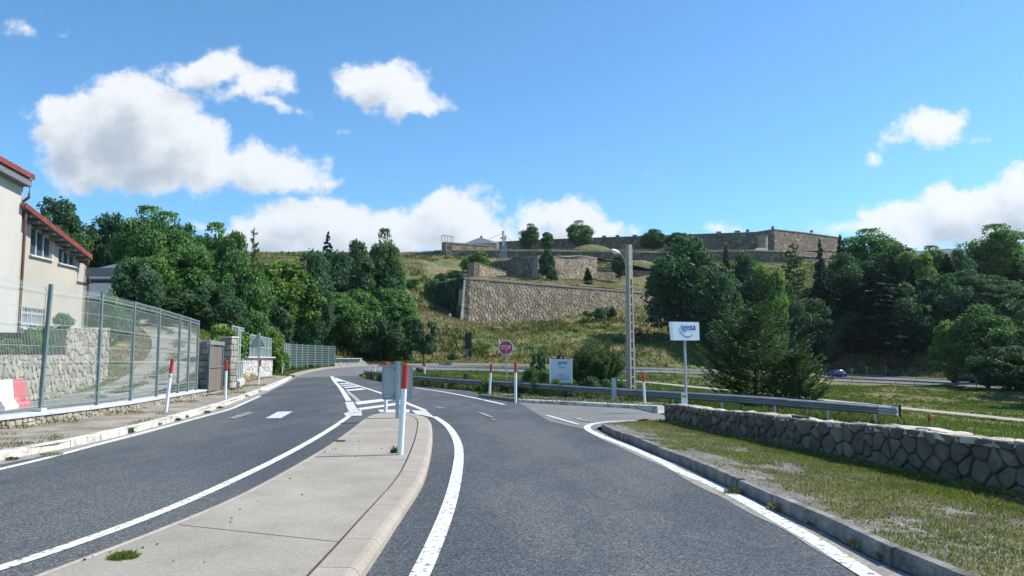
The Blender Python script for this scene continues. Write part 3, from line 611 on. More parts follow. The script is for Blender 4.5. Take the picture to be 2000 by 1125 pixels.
# slab pieces split along the two cracks
def lerpz(x, y): return .098
crack = [(G(661,865,.1), G(783,890,.1)), (G(470,575+390,.1), G(652,1020,.1))]
cuts = [crack[0][0].y*.5+crack[0][1].y*.5, 6.35]
def clip(poly, f):
    o = []
    for i in range(len(poly)):
        a, b = poly[i], poly[(i+1) % len(poly)]; fa, fb = f(a), f(b)
        if fa >= 0: o.append(a)
        if fa*fb < 0: t = fa/(fa-fb); o.append((a[0]+(b[0]-a[0])*t, a[1]+(b[1]-a[1])*t))
    return o
l1 = lambda p: (p[1]-11.05)-.55*(-(p[0]+1.9)); l2 = lambda p: (p[1]-6.4)-.42*(-(p[0]+2.2))
top = clip(slab_poly, lambda p: l1(p)-.008); mid = clip(clip(slab_poly, lambda p: -l1(p)-.008), lambda p: l2(p)-.008); low = clip(slab_poly, lambda p: -l2(p)-.008)
for pl_ in (top, mid, low):
    o = sheet('slab', pl_, lambda x, y: .098+.004*math.sin(x*1.3)*math.sin(y*.9), concrete, .4); o.parent = isl; o.matrix_parent_inverse = isl.matrix_world.inverted(); o.location = -isl.location
    o.data.polygons.foreach_set('use_smooth', [True]*len(o.data.polygons))
o = sheet('bedding', [(p[0], p[1]) for p in slab_poly], lambda x, y: .085, mortar, .8, parent=isl); o.location = -isl.location

tar = mat('tar_seam', [(.3, (.028, .029, .031)), (.7, (.045, .046, .048))], scale=9)
def seam(pts, w, m=tar, z=.0042, seed=0):
    rd = random.Random(seed); q = smooth_line(GL(pts), .12, 1); q = [p+Vector((rd.uniform(-.02, .02), rd.uniform(-.02, .02), 0)) for p in q]; stripe(q, w, z).build('road_crack', m, kind='structure')
seam([(470,745),(520,744.3),(600,743.6),(655,743.5)], .10, paint_faded, seed=1)
seam([(700,806),(640,796),(540,790),(430,795)], .02, seed=6); seam([(860,778),(910,784),(950,800),(1010,806)], .03, paint_faded, seed=7)

dp = [P(925,705,113), P(950,699,115), P(975,692,119), P(1000,686,122), P(1012,680,125)]
for p in dp: p.z = tz(p.x, p.y)+.04
ribbon('dirt_path', smooth_line(dp, 1, 1), .5, gutter, kind='structure', label='thin trodden dirt path climbing from the main road')
rdp = random.Random(9); mb = MB()
for i in range(70):
    v = rdp.uniform(830, 1100); u0 = 740-(v-830)*1.6; p = G(rdp.uniform(u0-60-(v-830)*.9, min(u0+90, 800)), v, .1); r_ = rdp.uniform(.004, .011)
    if inpoly([(q.x, q.y) for q in inner], np.array([p.x]), np.array([p.y]))[0]: mb.box(p+Vector((0, 0, .004)), (r_*2, r_*1.5, r_), rdp.uniform(0, 3))
tag(mb.build('grit', mortar), 'dark grit lying on the concrete island', kind='stuff')

# ------------------------------------------------------------------ masonry
def cells(Ls, hlo, hhi, cw, ch, seed, jit=.42, elong=0.0):
    """rubble pattern over 0..Ls x hlo(s)..hhi(s): jittered Voronoi cells clipped to the outline"""
    rd = random.Random(seed); H0 = min(hlo(0), hlo(Ls), hlo(Ls/2)); H1 = max(hhi(0), hhi(Ls), hhi(Ls/2))
    nr = max(1, round((H1-H0)/ch)); ncol = max(1, round(Ls/cw)); pts = {}
    for r in range(-2, nr+2):
        for c in range(-2, ncol+2):
            sz = 1
            pts[r, c] = ((c+.5+(.5 if r % 2 else 0)*.9+rd.uniform(-jit, jit))*Ls/ncol, H0+(r+.5+rd.uniform(-jit, jit)*.9)*(H1-H0)/nr)
    wts_ = {k: rd.uniform(-1, 1)*(.42*min(cw, ch*1.3))**2 for k in pts}
    out = []
    for r in range(-1, nr+1):
        for c in range(-1, ncol+1):
            p = pts[r, c]; wp = wts_[r, c]; poly = [(p[0]-cw*2, p[1]-ch*2), (p[0]+cw*2, p[1]-ch*2), (p[0]+cw*2, p[1]+ch*2), (p[0]-cw*2, p[1]+ch*2)]
            for dr in (-2, -1, 0, 1, 2):
                for dc in (-2, -1, 0, 1, 2):
                    q = pts.get((r+dr, c+dc))
                    if (dr, dc) == (0, 0) or q is None: continue
                    mx, my = (p[0]+q[0])/2, (p[1]+q[1])/2; nx_, ny_ = p[0]-q[0], p[1]-q[1]
                    wd_ = (wp-wts_[r+dr, c+dc])/2; poly = clip(poly, lambda z: (z[0]-mx)*nx_+(z[1]-my)*ny_+wd_)
                    if len(poly) < 3: break
                if len(poly) < 3: break
            for f in (lambda z: z[0], lambda z: Ls-z[0], lambda z: z[1]-hlo(z[0]), lambda z: hhi(z[0])-z[1]):
                if len(poly) >= 3: poly = clip(poly, f)
            if len(poly) < 3: continue
            ar = sum(poly[i][0]*poly[(i+1) % len(poly)][1]-poly[(i+1) % len(poly)][0]*poly[i][1] for i in range(len(poly)))/2
            if abs(ar) < cw*ch*.06: continue
            if ar < 0: poly = poly[::-1]
            out.append((poly, abs(ar)))
    return out
def stone_mb(poly, area, fr, gap, proud, rd, mb=None, rnd=True, back=.05):
    """one stone: fr(s,h,n) maps to 3D, n is towards the viewer"""
    cx = sum(p[0] for p in poly)/len(poly); cy = sum(p[1] for p in poly)/len(poly)
    if rnd:
        q = []
        for i in range(len(poly)):
            a, b = poly[i], poly[(i+1) % len(poly)]
            if math.hypot(a[0]-b[0], a[1]-b[1]) < gap*1.2: q.append(((a[0]+b[0])/2, (a[1]+b[1])/2)); continue
            q += [(a[0]*.8+b[0]*.2, a[1]*.8+b[1]*.2), (a[0]*.2+b[0]*.8, a[1]*.2+b[1]*.8)]
        poly = q
    rr = math.sqrt(area); k1 = max(.3, 1-gap/rr*1.6); k2 = k1*.90; pr = proud*rd.uniform(.6, 1.25); tx, ty = rd.uniform(-.3, .3)*proud/rr, rd.uniform(-.3, .3)*proud/rr
    mb = mb or MB(); vs = []; n = len(poly)
    for kk, d in ((k1, -back), (k1, pr*.45), (k2, pr)):
        for p in poly:
            x, y = cx+(p[0]-cx)*kk, cy+(p[1]-cy)*kk
            vs.append(fr(x, y, d+((x-cx)*tx+(y-cy)*ty if d > 0 else 0)+(rd.uniform(-.12, .12)*proud if d > 0 else 0)))
    vs.append(fr(cx, cy, pr*1.08))
    fs = [(i, (i+1) % n, n+(i+1) % n, n+i) for i in range(n)]+[(n+i, n+(i+1) % n, 2*n+(i+1) % n, 2*n+i) for i in range(n)]+[(2*n+i, 2*n+(i+1) % n, 3*n) for i in range(n)]
    return mb.add(vs, fs)
def plane_frame(a, b, side=1, batter=0):
    a, b = Vector(a), Vector(b); d = b-a; L_ = math.hypot(d.x, d.y); u = Vector((d.x/L_, d.y/L_, 0)); n = Vector((u.y, -u.x, 0))*side; sl = (b.z-a.z)/L_
    return L_, (lambda s, h, q: a+u*s+n*(q-batter*h)+Vector((0, 0, sl*s+h))), u, n
def stones(root, a, b, hlo, hhi, cw, ch, m, seed, side=1, gap=.02, proud=.035, limit=300, batter=0, as_stuff=False, name='stone'):
    L_, fr, u, n = plane_frame(a, b, side, batter); cs = cells(L_, hlo, hhi, cw, ch, seed); rd = random.Random(seed+5)
    if as_stuff:
        mb = MB()
        for poly, ar in cs: stone_mb(poly, ar, fr, gap, proud, rd, mb)
        return tag(mb.build('stonework', m, root), kind='stuff')
    cs.sort(key=lambda c: -c[1])
    for poly, ar in cs[:limit]: stone_mb(poly, ar, fr, gap, proud, rd).build(name, m, root, smooth=False)
    if cs[limit:]:
        mb = MB()
        for poly, ar in cs[limit:]: stone_mb(poly, ar, fr, gap, proud, rd, mb)
        tag(mb.build('small_stones', m, root), kind='stuff')
def wall_core(root, a, b, hlo, hhi, th, m, side=1, off=-.01, batter=0, name='core'):
    L_, fr, u, n = plane_frame(a, b, side, batter); k = 10; mb = MB(); vs = []
    for i in range(k+1):
        s = L_*i/k; vs += [fr(s, hlo(s)-.3, off), fr(s, hhi(s)-.012, off), fr(s, hhi(s)-.012, off-th), fr(s, hlo(s)-.3, off-th)]
    mb.add(vs, [(4*i+j, 4*i+(j+1) % 4, 4*i+4+(j+1) % 4, 4*i+4+j) for i in range(k) for j in range(4)]+[(0, 1, 2, 3), (4*k+3, 4*k+2, 4*k+1, 4*k)])
    return mb.build(name, m, root)

# roadside stone wall on the right
wr = thing('stone_wall', 'low rough granite wall with sunlit top beside the grassy verge', 'stone wall', WALL_A)
Lw = (WALL_C-WALL_A).length; LAB = (WALL_B-WALL_A).length; top_h = lambda s: .47+.21*min(1.3, s/LAB)+.015*math.sin(s*1.7)
stones(wr, WALL_A, WALL_C, lambda s: -.06, lambda s: top_h(s), .29, .205, stone_grey, 11, side=1, gap=.014, proud=.038)
wall_core(wr, WALL_A, WALL_C, lambda s: -.3, lambda s: top_h(s)-.02, .36, mortar, off=-.005)
Lr, frw, uw, nw = plane_frame(WALL_A, WALL_C, 1)
# end face and capstones
rd = random.Random(3)
cap = cells(Lr, lambda s: 0, lambda s: .42, .34, .2, 21)
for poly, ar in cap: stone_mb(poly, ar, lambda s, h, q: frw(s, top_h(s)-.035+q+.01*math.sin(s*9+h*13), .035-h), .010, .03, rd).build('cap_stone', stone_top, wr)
eu = -nw; stones(wr, WALL_A+nw*0+uw*0+eu*.38, WALL_A, lambda s: -.05, lambda s: .45, .2, .18, stone_grey, 31, side=1, gap=.015, proud=.02)
mb = MB(); q = frw(5.9, top_h(5.9)+.01, -.12); mb.box(q, (.30, .16, .05), math.atan2(uw.y, uw.x)); tag(mb.build('loose_stone', mortar), 'dark flat stone lying loose on top of the roadside wall', 'stone')

# low wall under the wire fence with concrete coping
fb = [Vector((p.x, p.y, 0)) for p in wallLbase]
lw = thing('garden_wall', 'low stone plinth wall with pale concrete coping under the wire fence', 'wall', fb[2])
for i in (2, 3, 4):
    a, b = Vector((fb[i].x, fb[i].y, .1)), Vector((fb[i+1].x, fb[i+1].y, .1))
    stones(lw, a, b, lambda s: -.02, lambda s: .19, .26, .13, stone_warm, 40+i, side=1, gap=.012, proud=.03); wall_core(lw, a, b, lambda s: -.2, lambda s: .20, .3, mortar_light, side=1, off=.0)
a, b = Vector((fb[1].x, fb[1].y, .1)), Vector((fb[2].x, fb[2].y, .1)); wall_core(lw, a, b, lambda s: -.2, lambda s: .20, .3, mortar_light, side=1, off=.0)
for seg in range(1, 5):
    a, b = fb[seg], fb[seg+1]; n_ = max(1, round((b-a).length/2.0))
    for i in range(n_):
        p, q = a.lerp(b, i/n_), a.lerp(b, (i+1)/n_); d = (q-p).normalized(); p = p+d*.004; q = q-d*.004; nn = Vector((d.y, -d.x, 0)); mb = MB()
        mb.add([x+nn*o+Vector((0, 0, z)) for x in (p, q) for o, z in ((.06, .295), (.06, .35), (-.42, .365), (-.42, .295))], [(0, 1, 2, 3), (7, 6, 5, 4), (0, 4, 5, 1), (1, 5, 6, 2), (2, 6, 7, 3), (3, 7, 4, 0)]); mb.build('coping_slab', coping, lw)

# wire mesh fence
def fline(u):  # point on the fence line seen at column u
    rx, _ = ray(u, 700); 
    for a, b in zip(fb[1:], fb[2:]):
        a2, b2 = a+Vector((-.18, 0, 0)), b+Vector((-.18, 0, 0)); d = b2-a2; den = d.x-rx*d.y
        if abs(den) < 1e-9: continue
        t = (rx*a2.y-a2.x)/den
        if -.001 <= t <= 1.001: return a2+d*t
    return b2
fcols = [83, 193, 258, 308, 349, 368, 385]; ftops = [3.12, 3.12, 3.06, 3.02, 2.95, 2.92, 2.88]
fpos = [fline(u) for u in fcols]; fpos = [fpos[0]+(fpos[0]-fpos[1])*1.0, ]+fpos; ftops = [3.15]+ftops
wf = thing('wire_fence', 'tall green wire mesh fence standing on the low plinth wall', 'fence', fpos[1])
for i, (p, t) in enumerate(zip(fpos, ftops)):
    mb = MB(); lean = Vector((.0, 0, 0)) if i != 1 else Vector((.10, 0, 0)); mb.beam(p+Vector((0, 0, .33)), p+lean+Vector((0, 0, t)), .07, .07, (0, 1, 0)); po = mb.build('post', post_green, wf)
    mb = MB(); mb.box(p+Vector((0, 0, .39)), (.2, .2, .08)); mb.build('base_block', coping, po) if i == 1 else None
def mesh_panel(root, p, q, z0, z1p, z1q, m, pitch=.05, w=.0095, rows=8, folds=True, frame=False):
    mb = MB(); d = q-p; Lp = math.hypot(d.x, d.y); u = Vector((d.x/Lp, d.y/Lp, 0)); n = Vector((u.y, -u.x, 0)); nv = int(Lp/pitch)
    prof = [0]; hs = [i/(rows-1) for i in range(rows)]
    fold = [.08, .36, .66, .93] if folds else []
    for i in range(nv+1):
        x = i*pitch; top = z1p+(z1q-z1p)*x/Lp; pts = []
        ks = [0]
        for f in fold: ks += [f-.018, f, f+.018]
        ks.append(1.0)
        for k in ks: pts.append(p+u*x+Vector((0, 0, z0+(top-z0)*k))+n*(.04 if k in fold else 0))
        for a, b in zip(pts, pts[1:]): mb.add([a-u*w/2, a+u*w/2, b+u*w/2, b-u*w/2], [(0, 1, 2, 3)])
    rr = sorted([f+o for f in fold for o in (-.018, .018)]+[.22, .5, .8, 0.02, .975]) if folds else hs
    for k in rr: mb.beam(p+Vector((0, 0, z0+(z1p-z0)*k)), q+Vector((0, 0, z0+(z1q-z0)*k)), w*.7, w*.75)
    return tag(mb.build('wire_mesh', m, root), kind='stuff')
for i in range(len(fpos)-1): mesh_panel(wf, fpos[i], fpos[i+1], .42, ftops[i], ftops[i+1]-.0, post_pale)
# bits of horizontal top rail on the far bays
for i in (3, 4, 5, 6):
    mb = MB(); mb.beam(fpos[i]+Vector((0, 0, ftops[i]-.03)), fpos[i+1]+Vector((0, 0, ftops[i+1]-.03)), .04, .04); mb.build('rail', post_green, wf); mb = MB(); mb.beam(fpos[i]+Vector((0, 0, ftops[i]-1.2)), fpos[i+1]+Vector((0, 0, ftops[i+1]-1.2)), .025, .025); mb.build('rail', post_green, wf)

# block pillars by the gate
def pillar(p, w, h, rz, label, seed):
    t = thing('gate_pillar', label, 'pillar', p, 'stone pillars beside the rusted gate'); rd = random.Random(seed); nc = 8; hh = (h-.07)/nc
    mb = MB(); mb.box(p+Vector((0, 0, h/2-.04)), (w-.05, w-.05, h-.1), rz); mb.build('core', mortar, t); cc, ss = math.cos(rz), math.sin(rz)
    for c in range(nc):
        for face in range(4):
            fa = rz+face*math.pi/2; f = Vector((math.sin(fa), -math.cos(fa), 0)); u = Vector((math.cos(fa), math.sin(fa), 0)); cut = rd.choice([-.12, .14, 0]) if (c+face) % 2 else rd.choice([-.08, .1])
            for x0, x1 in ((-w/2, cut), (cut, w/2)):
                z0 = p.z+c*hh+.01; z1 = z0+hh-.02; poly = [(x0+.008, z0), (x1-.008, z0), (x1-.008, z1), (x0+.008, z1)]
                stone_mb(poly, (x1-x0)*hh, lambda s, hgt, q: Vector((p.x, p.y, 0))+f*(w/2-.03+q)+u*s+Vector((0, 0, hgt)), .001, .045, rd, rnd=False).build('block', stone_dark if face % 2 == 0 else stone_warm, t)
    mb = MB(); mb.box(p+Vector((0, 0, h-.03)), (w+.08, w+.08, .07), rz); mb.build('cap_slab', coping, t)
pA = G(401, 764, .12); pA = Vector((pA.x-.05, pA.y+.1, .1)); pB = G(446, 758, .12)
pillar(pA, .44, 2.16, -.25, 'stone block pillar at the end of the wire fence', 5)
pillar(pB, .50, 2.40, -.25, 'taller grey block pillar on the far side of the rusted gate', 6)
# gate set back behind the pillars
ga, gb = P(404, 752, 30.2), P(431, 748, 33.2); ga.z = gb.z = .2
gt = thing('garden_gate', 'rust streaked board gate under a grey steel lintel', 'gate', ga)
L_, fr, u_, n_ = plane_frame(ga, gb, 1); nb_ = 14
for i in range(nb_):
    mb = MB(); s0, s1 = L_*i/nb_+.01, L_*(i+1)/nb_-.01; mb.add([fr(s, h, q) for q in (0, .03) for s, h in ((s0, 0), (s1, 0), (s1, 1.83), (s0, 1.83))], [(3, 2, 1, 0), (4, 5, 6, 7), (0, 1, 5, 4), (1, 2, 6, 5), (2, 3, 7, 6), (3, 0, 4, 7)]); mb.build('board', rust, gt)
mb = MB(); mb.beam(fr(-.1, 1.93, .02), fr(L_+.1, 1.93, .02), .16, .16); mb.build('lintel', galv, gt)
mb = MB(); mb.beam(fr(0, 0, .05), fr(0, 1.85, .05), .06, .05, (0, 1, 0)); mb.beam(fr(L_, 0, .05), fr(L_, 1.85, .05), .06, .05, (0, 1, 0)); mb.beam(fr(0, .95, .05), fr(L_, .95, .05), .04, .05); mb.build('frame', post_green, gt)
mb = MB(); mb.box((ga+gb)/2+Vector((.3, -.3, -.12)), (1.2, 3.2, .12), .3); mb.build('gate_step', concrete, gt)

# solid panel fence beyond the pillar
def panel_fence(root, p, q, n, z0, z1, mid=(.36, .70), m=panel_green):
    u = (q-p); 
    for i in range(n+1):
        a = p.lerp(q, i/n); mb = MB(); mb.beam(a+Vector((0, 0, z0-p.z-.05)), a+Vector((0, 0, z1-p.z)), .09, .09, (0, 1, 0)); mb.build('post', post_pale, root)
    for i in range(n):
        a, b = p.lerp(q, i/n), p.lerp(q, (i+1)/n); d = (b-a).normalized(); nn = Vector((d.y, -d.x, 0))*.01; mb = MB()
        zs = [z0-p.z+.02, z1-p.z-.05]; a2, b2 = a+d*.05, b-d*.05
        pn = MB(); pn.prism([a2+Vector((0, 0, zs[0])), b2+Vector((0, 0, zs[0])), b2+Vector((0, 0, zs[1])), a2+Vector((0, 0, zs[1]))], nn); po = pn.build('panel', m, root)
        for k in (0.0,)+mid+(1.0,): z = zs[0]+(zs[1]-zs[0])*k; mb.beam(a2+nn*3+Vector((0, 0, z)), b2+nn*3+Vector((0, 0, z)), .05, .06)
        mb.build('rail', post_pale, po)
fA1, fA2 = pB+Vector((.2, .6, 0)), P(474, 745, 42); fA2.z = fA1.z = .12
bw = thing('panel_wall', 'short pale plinth wall between the taller pillar and the white stone wall', 'wall', fA1)
stones(bw, fA1+Vector((.1, 0, 0)), fA2+Vector((.1, 0, 0)), lambda s: -.05, lambda s: .3, .5, .3, stone_pale, 60); wall_core(bw, fA1, fA2, lambda s: -.2, lambda s: .33, .3, coping, off=.08)
pf = thing('panel_fence', 'grey green panel fence with three bays next to the taller block pillar', 'fence', fA1)
panel_fence(pf, fA1+Vector((-.05, 0, 0)), fA2+Vector((-.05, 0, 0)), 3, .45, 2.95)
wa, wb = pwall[0]+Vector((-.3, -1.5, 0)), pwall[1]
ws = thing('stone_wall', 'white painted stone wall with flat coping behind the warning sign', 'stone wall', wa); ws_h = lambda s: 1.42
stones(ws, wa, wb, lambda s: -.1, ws_h, .62, .36, stone_pale, 71, gap=.04, proud=.05); wall_core(ws, wa, wb, lambda s: -.3, ws_h, .4, mortar_light, off=0)
mb = MB(); mb.beam(wa+Vector((-.1, -.1, 1.46)), wb+Vector((-.1, .2, 1.46)), .6, .09); mb.build('coping', coping, ws)
pf2 = thing('panel_fence', 'tall panel fence of two high bays standing on the white stone wall', 'fence', wa)
wu = (wb-wa).normalized(); w1 = wa+Vector((-.15, .2, 0)); w2 = w1+wu*4.0; panel_fence(pf2, w1, w2, 2, 1.52, 3.45, (.5,))
pf3 = thing('panel_fence', 'lower panel fence of many bays on the white wall behind the triangular sign', 'fence', w2)
panel_fence(pf3, w2+wu*3.0, wb+Vector((-.15, 0, 0)), 6, 1.52, 3.15, (.5,))
# far mesh fence and parapet
ff = [P(553, 716, 70), P(566, 714.5, 77), P(600, 713, 83), P(653, 712, 92)]
fz = thing('wire_fence', 'dark green mesh fence at the outside of the bend under the trees', 'fence', ff[0])
fpts = resample(ff, 2.3)
for p in fpts:
    mb = MB(); mb.beam(p+Vector((0, 0, -.3)), p+Vector((0, 0, 2.2)), .12, .09, (0, 1, 0)); mb.build('post', post_pale, fz)
for a, b in zip(fpts, fpts[1:]):
    mb = MB()
    for k in range(9): z = .12+k*.25; mb.beam(a+Vector((0, 0, z)), b+Vector((0, 0, z)), .05, .05)
    for k in range(1, 24): c_ = a.lerp(b, k/24); mb.beam(c_, c_+Vector((0, 0, 2.15)), .028, .02, (0, 1, 0))
    mb.build('mesh_panel', post_green, fz)
pp = [P(653, 713, 93), P(718, 712.5, 97)]
pw = thing('parapet', 'low pale stone parapet at the bend with a sloping right end', 'parapet', pp[0]); Lp_ = (pp[1]-pp[0]).length
ph = lambda s: .75 if s < Lp_*.78 else .75-.62*(s-Lp_*.78)/(Lp_*.22)
stones(pw, pp[0], pp[1], lambda s: -.2, ph, .7, .3, stone_pale, 81, gap=.03, proud=.04, as_stuff=True); wall_core(pw, pp[0], pp[1], lambda s: -.4, ph, .5, stone_pale, off=0)
mb = MB(); mb.beam(pp[0]+Vector((0, 0, .78)), pp[0].lerp(pp[1], .78)+Vector((0, 0, .78)), .6, .1); mb.build('coping', coping, pw)

# ------------------------------------------------------------------ building on the left
bd = Vector((-.067, 1, 0)).normalized(); bn = Vector((bd.y, -bd.x, 0)); B0 = Vector((-20, 30, 0)); B1 = B0+bd*6.7
hb = thing('house', 'cream rendered building with red edged sloping roof behind the retaining wall', 'building', B0)
def bz(u, v, s): # height on the wall plane at distance s along
    p = B0+bd*s; return H+ray(u, v)[1]*p.y
def bs(u): rx, _ = ray(u, 640); return (rx*B0.y-B0.x)/(bd.x-rx*bd.y)
def wall_panel(mb, s0, s1, z0, z1a, z1b, th=.25):
    a, b = B0+bd*s0, B0+bd*s1; vs = [a+Vector((0, 0, z0)), b+Vector((0, 0, z0)), b+Vector((0, 0, z1b)), a+Vector((0, 0, z1a))]; mb.prism(vs, -bn*th)
OH = .55
def bso(u, o): rx, _ = ray(u, 640); q = B0+bn*o; return (rx*q.y-q.x)/(bd.x-rx*bd.y)
def bzo(u, v, o): q = B0+bn*o+bd*bso(u, o); return H+ray(u, v)[1]*q.y
se = bso(172, OH); s0r = bso(10, OH); SL = (bzo(172, 504, OH)-bzo(10, 384, OH))/(se-s0r); zr = lambda s: bzo(10, 384, OH)+SL*(s-s0r)-.14
s12 = bs(12); holes = [(bs(50), bs(93), bz(50, 497, bs(50)), bz(50, 440, bs(50)), bz(93, 464, bs(93))), (bs(107), bs(141), bz(107, 513, bs(107)), bz(107, 480, bs(107)), bz(141, 499, bs(141)))]
gw = (bs(42), bs(85), bz(60, 641, bs(60)), bz(60, 602, bs(60)))
mb = MB(); zb = .5
zsplit = 4.6
wall_panel(mb, s12, holes[0][0], zsplit, zr(s12), zr(holes[0][0])); wall_panel(mb, holes[0][1], holes[1][0], zsplit, zr(holes[0][1]), zr(holes[1][0])); wall_panel(mb, holes[1][1], 6.7, zsplit, zr(holes[1][1]), zr(6.7))
for s0, s1, z0, za, zb_ in holes:
    wall_panel(mb, s0, s1, zsplit, z0, z0); a, b = B0+bd*s0, B0+bd*s1; mb.prism([a+Vector((0, 0, za)), b+Vector((0, 0, zb_)), b+Vector((0, 0, zr(s1))), a+Vector((0, 0, zr(s0)))], -bn*.25)
wall_panel(mb, s12, gw[0], zb, zsplit, zsplit); wall_panel(mb, gw[1], 6.7, zb, zsplit, zsplit); wall_panel(mb, gw[0], gw[1], zb, gw[2], gw[2]); wall_panel(mb, gw[0], gw[1], gw[3], zsplit, zsplit)
e0 = B0+bd*6.7; mb.prism([e0+Vector((0, 0, zb)), e0-bn*9+Vector((0, 0, zb)), e0-bn*9+Vector((0, 0, zr(6.7))), e0+Vector((0, 0, zr(6.7)))], -bd*.25)
mb.build('wall', plaster, hb)
def window(root, s0, s1, z0, za, zb_, nv, gm, bars=False):
    w = MB(); a, b = B0+bd*s0-bn*.12, B0+bd*s1-bn*.12; w.prism([a+Vector((0, 0, z0)), b+Vector((0, 0, z0)), b+Vector((0, 0, zb_)), a+Vector((0, 0, za))], -bn*.03); wo_ = w.build('window', gm, root); f = MB()
    for i in range(nv+1):
        t = i/nv; p = a.lerp(b, t)+bn*.03; zt = za+(zb_-za)*t; f.beam(p+Vector((0, 0, z0)), p+Vector((0, 0, zt)), .05, .05, (0, 1, 0))
    f.beam(a+bn*.03+Vector((0, 0, z0+.02)), b+bn*.03+Vector((0, 0, z0+.02)), .05, .05); f.beam(a+bn*.03+Vector((0, 0, za-.02)), b+bn*.03+Vector((0, 0, zb_-.02)), .05, .05); f.build('frame', frame_w, wo_)
    f = MB(); f.beam(a+bn*.16-bd*.06+Vector((0, 0, z0-.04)), b+bn*.16+bd*.06+Vector((0, 0, z0-.04)), .14, .06); f.build('sill', coping, wo_)
    if bars:
        f = MB()
        for k in range(1, 12): p = a.lerp(b, k/12)+bn*.1; f.beam(p+Vector((0, 0, z0)), p+Vector((0, 0, za)), .015, .015, (0, 1, 0))
        for k in (.2, .75): z = z0+(za-z0)*k; f.beam(a+bn*.1+Vector((0, 0, z)), b+bn*.1+Vector((0, 0, z)), .02, .03)
        f.build('bars', frame_w, wo_)
window(hb, *holes[0], 3, glassm); window(hb, *holes[1], 3, glassm); window(hb, gw[0], gw[1], gw[2], gw[3], gw[3], 2, glass_bars, True)
oh = OH
def roofpt(s, o, dz=0): p = B0+bd*s+bn*o; return p+Vector((0, 0, zr(s)+dz+.12))
mb = MB(); mb.prism([roofpt(s12-.2, oh, .05), roofpt(se-.03, oh, .05), roofpt(se-.03, -9, .05), roofpt(s12-.2, -9, .05)], Vector((0, 0, .08))); rf = mb.build('roof', tilem, hb)
mb = MB(); mb.prism([roofpt(s12-.2, oh-.02, -.02), roofpt(se-.05, oh-.02, -.02), roofpt(se-.05, -.0, -.02), roofpt(s12-.2, 0, -.02)], Vector((0, 0, .06))); mb.build('soffit', soffit, rf)
mb = MB(); mb.prism([roofpt(s12-.2, oh, -.05), roofpt(se, oh, -.05), roofpt(se, oh, .16), roofpt(s12-.2, oh, .16)], bn*.04); mb.build('verge_board', red_trim, rf)
for i in range(9):
    s = s12+.4+i*(se-s12-.6)/8; mb = MB(); mb.beam(roofpt(s, -.05, -.14), roofpt(s, oh-.05, -.10), .10, .14); mb.build('rafter', soffit, rf)
mb = MB(); mb.tube([roofpt(se, oh-.1, -.15), roofpt(se, -1, -.15)], .08, 8); mb.tube([roofpt(se-.03, oh-.15, -.2), roofpt(se-.08, oh-.15, -.75), roofpt(6.9, .08, -.85)]+[B0+bd*6.78+bn*.08+Vector((0, 0, z)) for z in (5.0, .6)], .055, 8); mb.build('downpipe', brownm, hb)
# nearer block of the same house
B2 = B0+bd*s12
nbk = MB(); nzt = bz(5, 358, s12); a = B2+bn*.35; nbk.prism([a+Vector((0, 0, zb)), a-bd*9+Vector((0, 0, zb)), a-bd*9+Vector((0, 0, nzt+.62)), a+Vector((0, 0, nzt))], -bn*9); nbk.build('annex_wall', plaster_w, hb, label='nearer white wing of the building cut by the photo edge')
q_ = B2+bn*.75; rx2, _ = ray(52, 600); s_t = (rx2*q_.y-q_.x)/(bd.x-rx2*bd.y); z_t = H+ray(52, 347)[1]*(q_+bd*s_t).y; nzt = z_t-.15+s_t*.07
def r2(s, o, dz=0): p = B2+bn*(.35+o-.3)+bd*s; return p+Vector((0, 0, nzt+.1-s*.07+dz))
mb = MB(); mb.prism([r2(s_t-.03, .7), r2(-9, .7), r2(-9, -9), r2(s_t-.03, -9)], Vector((0, 0, .1))); rf2 = mb.build('roof', tilem, hb)
for i in range(20):
    s = s_t-.1-i*.3; mb = MB(); mb.tube([r2(s, .72, .12), r2(s, -.4, .12)], .07, 6); mb.build('tile', tilem, rf2)
mb = MB(); mb.prism([r2(s_t, .7, -.06), r2(-9, .7, -.06), r2(-9, .7, .14), r2(s_t, .7, .14)], bn*.04); mb.build('verge_board', red_trim, rf2)
mb = MB(); mb.prism([r2(s_t-.06, .66, -.35), r2(-9, .66, -.35), r2(-9, -.2, -.35), r2(s_t-.06, -.2, -.35)], Vector((0, 0, .27))); mb.build('soffit', soffit, rf2)
mb = MB(); mb.tube([r2(s_t, .55, -.1), r2(s_t, .55, -.75), r2(.15, .1, -1.0)]+[B2+bd*.12+bn*.42+Vector((0, 0, z)) for z in (nzt-1.2, .5)], .06, 8); mb.build('downpipe', brownm, hb)

# retaining wall
rt = [Vector((-13.6, 15, .12)), P(0, 787, 23.8), P(122, 772, 29.0), P(208, 742, 34.5)]
rt[1].z = .14; rt[2].z = .16; rt[3].z = .5
rw = thing('retaining_wall', 'stepped rubble retaining wall below the cream building', 'retaining wall', rt[1])
h1 = 1.62-.14; h2 = (H+ray(122, 641)[1]*29)-.16; h3 = (H+ray(208, 641)[1]*34.5)-.5
stones(rw, rt[0], rt[1], lambda s: -.1, lambda s: h1, .5, .34, stone_warm, 91, gap=.022, proud=.05, limit=60)
stones(rw, rt[1], rt[2], lambda s: -.1, lambda s: h1, .36, .26, stone_warm, 92, gap=.020, proud=.05, limit=120)
stones(rw, rt[2], rt[3], lambda s: -.1, lambda s: h2+(h3-h2)*s/8, .34, .30, stone_warm, 93, gap=.020, proud=.05, limit=118)
for a, b, h in ((rt[0], rt[1], h1), (rt[1], rt[2], h1)): wall_core(rw, a, b, lambda s: -.3, lambda s: h, .5, mortar_light, off=0)
